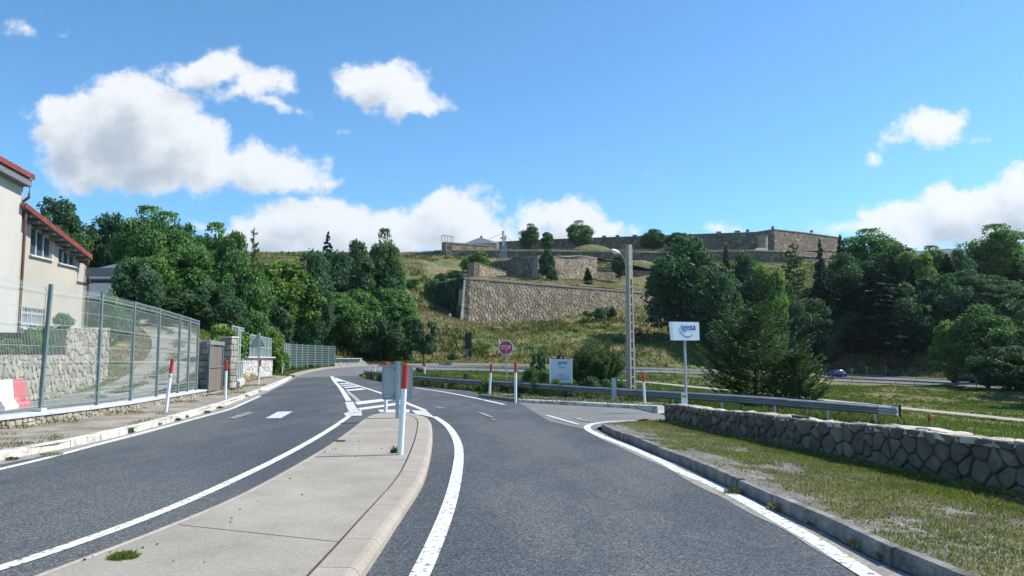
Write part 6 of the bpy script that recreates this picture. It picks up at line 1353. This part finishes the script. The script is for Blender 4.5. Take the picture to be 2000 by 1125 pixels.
for a in [
 ('rb',1338,472,140,150,'very large dark round tree left of all on the right slope'),
 ('fir',1417,486,150,46,'dark fir top right of the large round tree'),
 ('rb',1452,500,146,70,'broadleaf tree between fir top and bright tree'),
 ('rc',1498,515,138,80,'bright leaved tree with lit right side in the middle of the slope'),
 ('sp',1548,478,150,56,'dark pine standing clear in front of the outwork walls'),
 ('fir',1600,475,146,52,'pointed fir in front of the terrace wall'),
 ('fir',1641,462,158,44,'tall slim fir touching the end of the upper rampart'),
 ('rd',1690,458,172,110,'wide tall tree with pale crown right of the rampart end'),
 ('fir',1610,540,134,130,'broad dark fir below the pointed one'),
 ('fi2',1710,520,128,150,'massive dark fir with a visible trunk foot in the middle right'),
 ('fir',1660,560,130,110,'dark fir filling the gap left of the massive one'),
 ('rb',1748,484,160,80,'dark tree with flattish top behind the massive fir'),
 ('rc',1782,490,150,84,'bright broadleaf tree right of the massive fir'),
 ('rd',1812,487,172,64,'small rounded tree on the right skyline'),
 ('fir',1848,498,158,70,'fir with a spiky top below the far mountain'),
 ('fi2',1800,560,140,110,'dark fir beneath the bright broadleaf tree'),
 ('rb',1888,530,150,80,'dark tree left of the huge round crowned tree'),
 ('rd',1935,448,178,112,'huge round crowned tree on the right skyline'),
 ('rb',1985,505,180,80,'tree at the right picture edge under the clouds'),
 ('fi2',1890,560,138,100,'dark fir below the huge round crowned tree'),
 ('rc',1862,625,112,90,'lighter green tree beside the main road at the right'),
 ('rd',1922,608,106,110,'leafy tree beside the main road right of the lighter one'),
 ('rb',1985,590,116,80,'dark tree behind the leafy roadside tree'),
 ('rb',1965,680,96,110,'low dark tree at the roadside near the right edge'),
 ('rb',2040,640,100,120,'dark tree cut by the right picture edge'),('rb',2095,560,88,120,'tall tree beyond the right picture edge by the road'),('rd',2110,560,76,130,'tall tree beyond the right picture edge above the meadow'),('rb',2130,575,66,130,'tree beyond the right picture edge near the lower path'),('rd',2200,560,70,150,'second row tree beyond the right picture edge'),
 ('fir',1560,640,128,80,'dark fir behind the big near pine'),
 ('rb',1475,560,132,90,'dark tree just above the big near pine'),
 ('lo',1430,600,128,70,'loose dark shrub tree beside the raised logo board'),
 ('rb',1400,540,128,90,'dark tree right of the very large round tree'),('rb',1440,560,120,90,'dark tree above the raised logo board'),('rb',1530,560,136,70,'dark tree under the clear standing pine'),('rb',1590,590,124,90,'dark low tree below the broad dark fir'),('rb',1640,500,150,70,'dark tree between the slim fir and the wide tall tree'),('rb',1715,500,164,90,'dark tree behind the wide tall one'),('rb',1765,560,140,90,'dark tree below the flattish topped one'),('fir',1740,500,150,60,'dark fir point just left of the bright broadleaf tree'),('rb',1835,540,140,90,'dark tree in the hollow below the spiky fir'),('rb',1870,490,170,50,'small dark skyline tree left of the huge round crown'),('fir',1780,520,144,60,'narrow dark fir beside the bright broadleaf tree'),('rb',1700,620,124,110,'dark low tree at the foot of the massive fir'),('rb',1960,560,146,100,'dark tree on the slope below the huge round crown'),('rb',1930,540,158,90,'dark tree tucked under the huge round crown'),('rb',1650,610,120,90,'dark low tree above the blue car'),
 ('sp',1755,600,126,60,'small pine at the edge of the lit grass patch')]: plant(*a, grp=GR)
for a in [
 ('rd',1033,441,258,38,'first tree on the berm left of its narrower neighbour',489),('ra',1069,455,258,25,'narrow tree on the berm beside the first tree',489),('rd',1134,435,258,48,'tall spreading tree alone on the berm near the mound',489),
 ('rb',1275,450,258,48,'round tree against the upper rampart above the lamp',490),('rb',1328,456,256,52,'loose tree against the rampart above the large round tree',491),
 ('rb',1069,489,182,30,'dark slender tree in front of the second bastion',546),('rb',1211,499,200,30,'dark round tree beside the pole on the terrace',545),
 ('rd',1300,505,236,60,'tree half hidden behind the large dark round tree',540),('fir',1148,523,188,20,'small grey conifer on the terrace grass',548)]: plant(*a[:6], grp=GF, base=a[6])
for a in [
 ('bb',1080,526,180,22,'small dark bush at the foot of the slender terrace tree',549),('bc',936,494,196,46,'bright bush growing behind the corner watch wall',530),('bc',912,503,200,30,'lower bright bush left of its larger neighbour at the watch wall',530),
 ('bb',886,528,172,34,'dark shrubs spilling over the shaded flank of the lowest bastion',546),('bb',862,533,175,28,'ivylike shrub on the left end of the shaded flank',552),
 ('bu',845,545,168,36,'grey green shrub on the slope left of the lowest bastion',585),('bb',858,580,160,40,'dark shrub beside the shaded bastion foot',625),('lo',1150,606,158,28,'rounded shrub at the foot of the sunlit bastion',622),
 ('bb',1172,600,160,26,'dark shrub right of the rounded one at the bastion foot',625),('bb',1193,598,162,22,'taller dark shrub under the right part of the bastion',622),('bb',1150,548,182,18,'tiny bush on the edge of the lowest bastion',556),
 ('bu',790,575,150,36,'bush on the dry slope above the left wood',600),('bb',884,690,104,26,'single dark bush at the verge of the main road',705),
 ('bu',806,545,165,30,'round shrub high on the dry slope',562),('bb',1240,640,134,30,'dark shrub under the shade of the large round tree',658)]: plant(a[0], *a[1:6], base=a[6], grp='shrubs on the fortress hill')
# bushes near the house, fence and guardrail
for a in [
 ('bu',85,637,27.5,62,1.5,'leafy bush in the raised bed under the barred window'),('bu',122,612,30.5,36,2.6,'shrub against the house wall above the stepped wall'),('bc',25,665,25.5,60,1.5,'low grey green plants at the left end of the raised bed'),
 ('bu',213,575,42,76,2.2,'large shrub right of the house corner above the drive'),('bb',235,610,44,60,2.2,'darker shrub beside the drive under the log pile'),
 ('bc',440,640,40,80,1.0,'yellow green hedge bush behind the rusted gate'),('bc',478,652,64,60,1.0,'low hedge bush between the gate and the high panels'),
 ('bc',533,645,69,46,.3,'bright climbing bush spilling over the end of the white wall'),('bc',538,665,66,44,.2,'lower half of the climbing bush by the kerb end'),
 ('bc',548,690,72,34,.2,'leafy weed bush in front of the far mesh fence')]: plant(a[0], *a[1:5], a[6], zbase=a[5], grp='bushes along the left side')
for a in [
 ('lo',1050,676,33,34,'young sapling between stop sign and notice board'),('bu',1035,718,32.5,30,'weedy bush left of the sapling behind the guardrail'),('bu',1060,722,31.5,38,'weedy bush at the foot of the notice board'),
 ('bu',912,728,42,22,'small weed bush left of the stop sign'),('bu',885,742,39,16,'weed bush left of the pair of marker posts'),('bc',948,738,35,20,'yellowish weed bush under the left post of the pair'),('bu',1120,748,29.5,30,'green weed bush under the right side of the notice board'),('bu',1215,745,29,26,'dark weed bush at the foot of the lamp pole'),('bc',1085,742,30.5,26,'pale weeds under the notice board'),('bu',1290,758,27.5,24,'weedy bush right of the lamp pole blocks'),
 ('lo',820,716,70,14,'tiny shrub in the grass inside the hairpin')]: plant(*a, grp='weedy shrubs behind the guardrail')
for a in [('bb',1150,735,31,50,'dark bush base under the willow bush'),('bb',1195,738,31,50,'dark undergrowth left of the lamp pole')]: plant(*a, grp='weedy shrubs behind the guardrail')
# dark climbing leaves added to deepen shade on the lowest bastion's flank
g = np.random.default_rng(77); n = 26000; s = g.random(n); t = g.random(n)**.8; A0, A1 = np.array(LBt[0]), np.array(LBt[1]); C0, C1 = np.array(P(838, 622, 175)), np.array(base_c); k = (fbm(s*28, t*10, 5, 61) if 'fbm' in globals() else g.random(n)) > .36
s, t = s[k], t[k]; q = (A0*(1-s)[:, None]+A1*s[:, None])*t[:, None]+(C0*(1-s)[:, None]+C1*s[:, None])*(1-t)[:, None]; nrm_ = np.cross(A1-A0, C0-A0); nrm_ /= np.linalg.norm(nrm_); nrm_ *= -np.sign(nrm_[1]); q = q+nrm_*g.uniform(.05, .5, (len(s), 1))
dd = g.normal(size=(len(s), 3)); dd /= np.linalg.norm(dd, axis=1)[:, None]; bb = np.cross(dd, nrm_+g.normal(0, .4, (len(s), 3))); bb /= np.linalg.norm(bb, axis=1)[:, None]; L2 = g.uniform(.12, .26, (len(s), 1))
tag(link('shade_ivy', npmesh('shade_ivy', np.stack([q-dd*L2, q-bb*L2*.6, q+dd*L2, q+bb*L2*.6], 1).reshape(-1, 3), 4, lf_b)), 'dark climbing leaves added to deepen the shade on the left flank of the lowest bastion', 'shade_ivy')
# willow bush: arching stems with narrow leaves
def willow(c, w, h, seed, n_st=70):
    g = np.random.default_rng(seed); t = thing('willow_bush', 'large pale green willow bush between notice board and lamp pole', 'bush', c); mb = MB(); V = []
    for i in range(n_st):
        a = g.uniform(0, 2*math.pi); r = g.uniform(.1, 1)**.6; tip = np.array([math.cos(a)*r*w/2, math.sin(a)*r*w*.35, h*(1.02-.45*r*r)*g.uniform(.75, 1.08)]); b0 = np.array([math.cos(a)*.15*w*r, math.sin(a)*.1*w*r, -.1]); pts = []
        for k in range(8):
            s = k/7; p = b0*(1-s)+tip*s; p[2] += .12*h*math.sin(s*math.pi)*r; pts.append(p)
        mb.tube([Vector(c)+Vector(p) for p in pts], [.012*(1-k/8)+.002 for k in range(8)], 4, cap=False)
        n = 480; s = g.uniform(.12, 1.03, n)*7; i0 = np.clip(s.astype(int), 0, 6); f = (s-i0)[:, None]; PA = np.array(pts); q = PA[i0]*(1-f)+PA[i0+1]*f; d = PA[i0+1]-PA[i0]; d /= np.linalg.norm(d, axis=1)[:, None]
        q = q+g.normal(0, .05, (n, 3)); dr = d*.8+g.normal(0, .55, (n, 3)); dr /= np.linalg.norm(dr, axis=1)[:, None]; L_ = g.uniform(.07, .13, n)[:, None]; bb = np.cross(dr, g.normal(size=(n, 3))); bb /= np.linalg.norm(bb, axis=1)[:, None]
        V.append(np.stack([q, q+dr*L_*.5-bb*L_*.16, q+dr*L_, q+dr*L_*.5+bb*L_*.16], 1).reshape(-1, 3))
    link('leaves', npmesh('leaves', np.concatenate(V), 4, lf_will), t); mb.build('stems', bark, t)
willow(P(1168, 782, 32), 2.7, 2.35, 12, 90)
# the big near pine
bp_ = conifer('pine_tree', lf_pine, 20, levels=30, nb=15, rad=.52, droop=-.05, zlo=.04, n_per=150, size=.0185, up=.32, shape=.62, jit=.55, thin=.30); q = onT(1472, 33); tp_ = P(1472, 592, 33)
bp_.location = (q.x, q.y, q.z-.2); hh_ = tp_.z-q.z+.2; bp_.scale = (hh_*1.0, hh_*.95, hh_); bp_['label'] = 'large dense near pine behind the raised logo board and guardrail'; bp_['category'] = 'pine tree'
bp2 = conifer('pine_tree', lf_pine, 21, levels=26, nb=14, rad=.55, droop=-.1, zlo=.04, n_per=105, size=.028, up=.3, shape=.45, jit=.4, thin=.34); q = onT(1556, 31.5); tp_ = P(1556, 690, 31.5)
hh_ = tp_.z-q.z+.1; bp2.location = (q.x, q.y, q.z-.1); bp2.scale = (hh_*.95, hh_*.8, hh_); bp2['label'] = 'low spreading pine joined to the right side of the large near pine'; bp2['category'] = 'pine tree'

# ------------------------------------------------------------------ grasses and weeds
def blades(name, x, y, z, h, w, m, lean=.5, per=1, spread=0.0, seed=1, label=None, parent=None, kind='stuff'):
    g = np.random.default_rng(seed); x = np.repeat(x, per); y = np.repeat(y, per); z = np.repeat(z, per); h = np.repeat(h, per)*g.uniform(.55, 1.2, len(x)); n = len(x)
    x = x+g.normal(0, 1, n)*spread; y = y+g.normal(0, 1, n)*spread; a = g.uniform(0, 2*math.pi, n); l = g.uniform(.1, 1, n)*lean*h; b = a+math.pi/2; ww = w*g.uniform(.6, 1.3, n)
    base = np.stack([x, y, z-.02*h], -1); sd_ = np.stack([np.cos(b), np.sin(b), 0*b], -1)*ww[:, None]/2; ax = np.stack([np.cos(a), np.sin(a), 0*a], -1)
    mid = base+ax*(l*.35)[:, None]+np.array([0, 0, 1])*(h*.6)[:, None]; tip = base+ax*l[:, None]+np.array([0, 0, 1])*(h*.95)[:, None]
    V = np.stack([base-sd_, base+sd_, mid+sd_*.7, tip, ], 1).reshape(-1, 3)
    o = link(name, npmesh(name, V, 4, m), parent); return tag(o, label, None, None, kind)
def scatter(n, x0, x1, y0, y1, seed): g = np.random.default_rng(seed); return g.uniform(x0, x1, n), g.uniform(y0, y1, n), g
def off_roads(x, y, margin=.15):
    ok = np.ones(x.shape, bool)
    for poly in (asphalt_poly, side_walk, pad_poly, side_poly, verge_poly, yard): ok &= ~inpoly(poly, x, y)
    fp = [tuple(p) for p in farA]+[tuple(p) for p in farB][::-1]; ok &= ~inpoly(fp, x, y); ok &= distpoly([tuple(p) for p in farA], x, y, False) > 1.1
    ok &= distpoly([tuple(p) for p in path_low], x, y, False) > .75; ok &= distpoly([tuple(p) for p in drive], x, y, False) > 1.4; return ok
bast = [(p.x, p.y) for p in tp]
def hill(name, n, seed, lo, hi, hgt, w, m, label, y0=98, y1=245, x0=-110, x1=150, per=4, ns=14):
    g = np.random.default_rng(seed); y = y0+(y1-y0)*g.random(n)**1.25; x = (g.random(n)*(x1-x0)+x0)*(.35+.65*(y-y0+40)/(y1-y0+40))
    k = fbm(x, y, ns, 3); ok = (k > lo) & (k < hi) & off_roads(x, y) & inpoly([tuple(p) for p in farA[4:]]+[(400, 60), (400, 500), (-300, 500), (-300, 60)], x, y) & ~inpoly(bast, x, y) & ~inpoly([(p.x, p.y) for p in bm+bmb], x, y) & ~inpoly([(p.x, p.y) for p in tp2+bk], x, y); x, y = x[ok], y[ok]
    blades(name, x, y, TZ(x, y), hgt*(1+.6*fbm(x, y, 5, 9)), w, m, .7, per, .28, seed, label)
hill('dry_grass', 52000, 31, .44, 1, .42, .16, lf_straw, 'tufts of dry straw coloured grass on the hillside'); hill('green_grass', 36000, 32, 0, .5, .36, .17, lf_grass, 'tufts of green grass on the hillside'); hill('low_scrub', 14000, 33, 0, .47, .6, .3, lf_weed, 'low green scrub scattered on the hillside', per=7, ns=9)
def mid(name, n, seed, lo, hi, hgt, w, m, label, per=4):
    x, y, g = scatter(n, -13, 75, 24, 108, seed); k = fbm(x, y, 9, 5); ok = (k > lo) & (k < hi) & off_roads(x, y) & (x < y*.75+2) & (x > -y*.25); ok &= (y > 27) | (x > 4); x, y = x[ok], y[ok]; blades(name, x, y, TZ(x, y), np.full(len(x), hgt)*(1+fbm(x, y, 3, 8))*.8, w, m, .6, per, .12, seed, label)
mid('green_grass', 95000, 41, 0, .72, .10, .045, lf_grass, 'green meadow grass between guardrail and main road'); mid('dry_grass', 30000, 42, .56, 1, .10, .04, lf_straw, 'dry grass between guardrail and main road')
mid('meadow_weeds', 26000, 43, .40, .85, .17, .10, lf_weed, 'leafy weeds between guardrail and main road', 6)
# tall growth right behind the guardrail
path_r = smooth_line([P(*a) for a in near_rail], .12, 2)
g = np.random.default_rng(51); i = g.integers(0, len(path_r), 15000); off = g.uniform(.08, 2.4, 15000); pr_ = np.array([tuple(p) for p in path_r]); dr_ = np.gradient(pr_[:, :2], axis=0); dr_ /= np.linalg.norm(dr_, axis=1)[:, None]
nx_, ny_ = dr_[i, 1], -dr_[i, 0]; x = pr_[i, 0]+nx_*off; y = pr_[i, 1]+ny_*off; k = fbm(x, y, 1.6, 12) > .42; x, y = x[k], y[k]
blades('weed_fringe', x, y, TZ(x, y), .26+.36*fbm(x, y, 2, 4), .045, lf_weed, .7, 4, .07, 52, 'tall green weeds growing behind the guardrail'); k = fbm(x, y, 1.3, 14) > .52
blades('straw_fringe', x[k], y[k], TZ(x[k], y[k]), .3+.2*fbm(x[k], y[k], 2, 4), .02, lf_straw, .5, 4, .06, 53, 'dry stalks standing behind the guardrail')
# verge grass, near
def vzv(x, y):
    dk = distpoly([tuple(p) for p in KR], x, y, False); dw = distpoly([(p.x, p.y) for p in wall_line], x, y, False); return .125-.225*dk/(dk+dw+1e-6), dk, dw
x, y, g = scatter(270000, 1.8, 8.0, 4.2, 19.3, 61); dens_ = np.clip(1.5-y/14, .35, 1); ok = inpoly(verge_poly, x, y) & (g.random(len(x)) < dens_+.2); x, y = x[ok], y[ok]; z, dk, dw = vzv(x, y)
k = fbm(x, y, .9, 21)*.55+fbm(x, y, .28, 25)*.25+.34*np.clip(1-dw/1.5, 0, 1)-.20*np.clip(1-dk/.8, 0, 1); ok = (k > .245+.06*(fbm(x, y, .5, 77) > .5)) & (dk > .12) & (dw > .03); x, y, z, k, dw = x[ok], y[ok], z[ok], k[ok], dw[ok]
gg = g.random(len(x)); st = gg < .30+.35*(fbm(x, y, 1.5, 33) > .52)
hh = .028+.05*np.clip(k-.41, 0, .4)*2+.05*(dw < .25)
blades('verge_grass', x[~st], y[~st], z[~st], hh[~st], .0085, lf_grass, .9, 1, 0, 62, 'patchy green grass on the verge beside the stone wall'); blades('verge_straw', x[st], y[st], z[st], hh[st]*.9, .007, lf_straw, 1.3, 1, 0, 63, 'yellowed grass among the green on the verge')
# pebbles
def pebbles(name, x, y, z, s, m, seed, label, kind='stuff'):
    g = np.random.default_rng(seed); n = len(x); O = np.array([[1, 0, 0], [0, 1, 0], [-1, 0, 0], [0, -1, 0], [0, 0, .8]]); F_ = [(0, 1, 4), (1, 2, 4), (2, 3, 4), (3, 0, 4)]; a = g.uniform(0, 6.28, n); sc = s*g.uniform(.5, 1.4, (n, 1))*g.uniform(.7, 1.3, (n, 3))
    Vv = O[None]*sc[:, None, :]; ca, sa = np.cos(a)[:, None], np.sin(a)[:, None]; X = Vv[..., 0]*ca-Vv[..., 1]*sa+x[:, None]; Y = Vv[..., 0]*sa+Vv[..., 1]*ca+y[:, None]; Z = Vv[..., 2]+z[:, None]; Q = np.stack([X, Y, Z], -1); V = Q[:, np.array(F_)].reshape(-1, 3)
    return tag(link(name, npmesh(name, V, 3, m)), label, kind=kind)
peb = mat('pebble_stone', [(.3, (.15, .135, .115)), (.7, (.32, .295, .26))], scale=30, isl=.3)
x, y, g = scatter(26000, 1.8, 7, 4.2, 18, 71); ok = inpoly(verge_poly, x, y); x, y = x[ok], y[ok]; z, dk, dw = vzv(x, y); ok = (dk > .14) & (fbm(x, y, .9, 21) < .56); pebbles('gravel', x[ok], y[ok], z[ok], .011, peb, 72, 'loose gravel on the verge')
# weeds in gutters, on pavement and island
def clump(x, y, z, r, h, n, m, seed, name='weed', label=None, w=.008, parent=None):
    g = np.random.default_rng(seed); a = g.uniform(0, 6.28, n); rr = r*np.sqrt(g.random(n)); o = blades(name, x+rr*np.cos(a), y+rr*np.sin(a), np.full(n, z), h*(1.15-rr/r*.6), w, m, .9, 1, 0, seed, label, parent, kind=None); return o
def weed(u, v, z, r, h, n, m, seed, label, w=.009):
    p = G(u, v, z); o = clump(p.x, p.y, p.z, r, h, n, m, seed, 'weed_clump', None, w); tag(o, label, 'weed', 'weeds growing out of cracks and gutters'); return o
weed(243, 1091, .085, .11, .07, 420, lf_grass, 81, 'grass tuft growing from a hole in the concrete island'); weed(664, 862, .1, .10, .04, 130, lf_weed, 82, 'tiny weeds along the crack in the island', .012); weed(772, 884, .1, .07, .10, 120, lf_weed, 83, 'weed at the foot of the nearest marker post', .012)
sp_w = [(305,830,.02,.16,.13,'weed tuft in the gutter below the leaning post'),(252,845,.02,.14,.14,'weed tuft against the white kerb left of the leaning post'),(100,888,.02,.22,.07,'low weeds in the gutter near the left picture edge'),(348,821,.02,.10,.1,'small weed by the kerb right of the leaning post'),(363,815,.02,.1,.1,'second small weed by the kerb right of the leaning post'),(405,806,.02,.13,.1,'weed on a broken kerb stone'),(430,797,.02,.14,.1,'weed at the low kerb near the second post'),(478,775,.05,.3,.12,'spreading weed where the kerb is buried'),(500,765,.05,.35,.14,'weed mat at the foot of the third post'),(25,897,.02,.12,.07,'tiny weed by the kerb at the left picture edge')]
for i, (u_, v_, z_, r_, h_, l_) in enumerate(sp_w): weed(u_, v_, z_, r_*.75, h_*.8, 110, lf_weed if i % 2 else lf_grass, 90+i, l_, .014)
for i, (u_, v_, r_, h_, l_) in enumerate([(1209,848,.10,.05,'first weed behind the nose of the right kerb'),(1290,880,.12,.06,'weed in the right gutter before the dark kerb joint'),(1355,903,.16,.08,'dark weed where the right kerb is set back'),(1432,962,.14,.07,'weed in the right gutter below the kerb joint'),(1530,995,.22,.10,'pale grass tuft in the right gutter'),(1560,1003,.14,.11,'leafy weed beside the pale grass tuft'),(1662,1046,.12,.10,'weed tuft under the broken kerb joint'),(1690,1068,.2,.10,'spreading weed in the gutter near the lower picture edge'),(1745,1092,.18,.10,'last weed of the right gutter above the picture edge'),(1600,1025,.16,.05,'brown low weed in the right gutter')]): weed(u_, v_, .01, r_*.7, h_, 170, [lf_weed, lf_straw, lf_grass][i % 3], 120+i, l_, .010)
# pavement grass on the left
def strip(name, n, seed, thr, h, w, m, label, wallside):
    x, y, g = scatter(n, -18, -7, 9, 60, seed); ok = inpoly(side_walk, x, y) & (x > -y*.72); x, y = x[ok], y[ok]; dw = distpoly([(p.x, p.y) for p in wallLbase]+[tuple(p) for p in pwall], x, y, False); dk = distpoly([tuple(p) for p in kerbL], x, y, False)
    k = fbm(x, y, 1.3, 31)+(.30*np.clip(1-dw/.8, 0, 1) if wallside else .16*np.clip(1-dk/.7, 0, 1)); ok = (k > thr) & (dk > .24); x, y = x[ok], y[ok]; blades(name, x, y, np.where(y > 70, (y-70)*.012, 0)+.115, np.full(len(x), h), w, m, 1.0, 1, 0, seed, label)
strip('pavement_grass', 60000, 141, .66, .08, .014, lf_grass, 'grass creeping along the foot of the low wall', True); strip('pavement_straw', 40000, 142, .63, .06, .013, lf_straw, 'dry grass patches on the pavement', True); strip('kerb_weeds', 40000, 143, .63, .05, .014, lf_weed, 'small weeds along the back of the white kerb', False)
# gravel pad weeds
x, y, g = scatter(14000, -2, 6, 21, 34, 151); ok = inpoly(pad_poly, x, y) & (fbm(x, y, 1.1, 41) > .5); x, y = x[ok], y[ok]; blades('pad_weeds', x, y, np.array([pad_z(a, b) for a, b in zip(x, y)]), np.full(len(x), .09), .016, lf_weed, .9, 1, 0, 152, 'small weeds on the gravel strip before the guardrail')
# grass by the drive and the yard edges
x, y, g = scatter(26000, -30, -13, 20, 60, 161); ok = off_roads(x, y) & (distpoly([tuple(p) for p in rt], x, y, False) > .15) & (fbm(x, y, 3, 45) > .35); ok &= ~(inpoly([(p.x, p.y) for p in bed], x, y) | inpoly([(p.x, p.y) for p in bed2], x, y)); x, y = x[ok], y[ok]; s_ = fbm(x, y, 2.5, 46) > .5
blades('slope_grass', x[s_], y[s_], TZ(x[s_], y[s_]), np.full(s_.sum(), .22), .03, lf_straw, .8, 4, .1, 162, 'dry grass beside the gravel drive'); blades('slope_grass', x[~s_], y[~s_], TZ(x[~s_], y[~s_]), np.full((~s_).sum(), .2), .03, lf_grass, .8, 4, .1, 163, 'green grass beside the gravel drive')
dl = smooth_line(drive, .3, 2); g = np.random.default_rng(181); i = g.integers(8, len(dl)-1, 2600); x = np.array([dl[j].x for j in i])+g.normal(0, .17, 2600); y = np.array([dl[j].y for j in i])+g.normal(0, .17, 2600); zz = np.array([dl[j].z for j in i])+.03; k = fbm(x, y, 1.8, 55) > .42
blades('drive_grass', x[k], y[k], zz[k], np.full(k.sum(), .10), .03, lf_weed, .8, 3, .06, 182, 'strip of grass down the middle of the gravel drive')
# terrace grass
for (pl3, f, lab, sd3) in (([(p.x, p.y) for p in tp], f1, 'dry grass on the lowest bastion terrace', 171), ([(p.x, p.y) for p in bm+bmb], f3, 'dry grass on the berm', 172)):
    xs_ = [p[0] for p in pl3]; ys_ = [p[1] for p in pl3]; x, y, g = scatter(16000, min(xs_), max(xs_), min(ys_), max(ys_), sd3); ok = inpoly(pl3, x, y) & (fbm(x, y, 6, 47) > .4) & (distpoly(pl3, x, y) > 2.2); x, y = x[ok], y[ok]; blades('terrace_grass_tufts', x, y, np.array([f(a, b) for a, b in zip(x, y)]), np.full(len(x), .35), .16, lf_straw, .8, 3, .25, sd3, lab)

# short green strip beyond the main road and behind its kerb
fl = resample([Vector(p) for p in farA[2:]], .4); g = np.random.default_rng(191); n = 26000; i = g.integers(0, int(len(fl)*.62), n); pr2 = np.array([tuple(p) for p in fl]); dr2 = np.gradient(pr2[:, :2], axis=0); dr2 /= np.linalg.norm(dr2, axis=1)[:, None]+1e-9; off = -g.uniform(1.0, 8, n)
x = pr2[i, 0]+dr2[i, 1]*off; y = pr2[i, 1]-dr2[i, 0]*off; blades('roadside_grass', x, y, TZ(x, y), np.full(n, .16), .09, lf_grass, .7, 3, .15, 192, 'fresh green grass strip beyond the main road')

# ------------------------------------------------------------------ thin summer haze over the valley
hz = MB(); hz.add([(x, y, z) for z in (-9.5, 600) for x, y in ((-5100, -450), (5200, -450), (5200, 6200), (-5100, 6200))], [(3, 2, 1, 0), (4, 5, 6, 7), (0, 1, 5, 4), (1, 2, 6, 5), (2, 3, 7, 6), (3, 0, 4, 7)])
hm = bpy.data.materials.new('haze'); hm.use_nodes = True; t_ = hm.node_tree; t_.nodes.clear(); v_ = nd(t_, 'ShaderNodeVolumePrincipled'); v_.inputs['Color'].default_value = (.80, .90, 1, 1); v_.inputs['Density'].default_value = .00006; v_.inputs['Anisotropy'].default_value = .3
o_ = nd(t_, 'ShaderNodeOutputMaterial'); t_.links.new(v_.outputs[0], o_.inputs['Volume']); tag(hz.build('haze', hm), 'faint blue haze over the valley', kind='stuff')
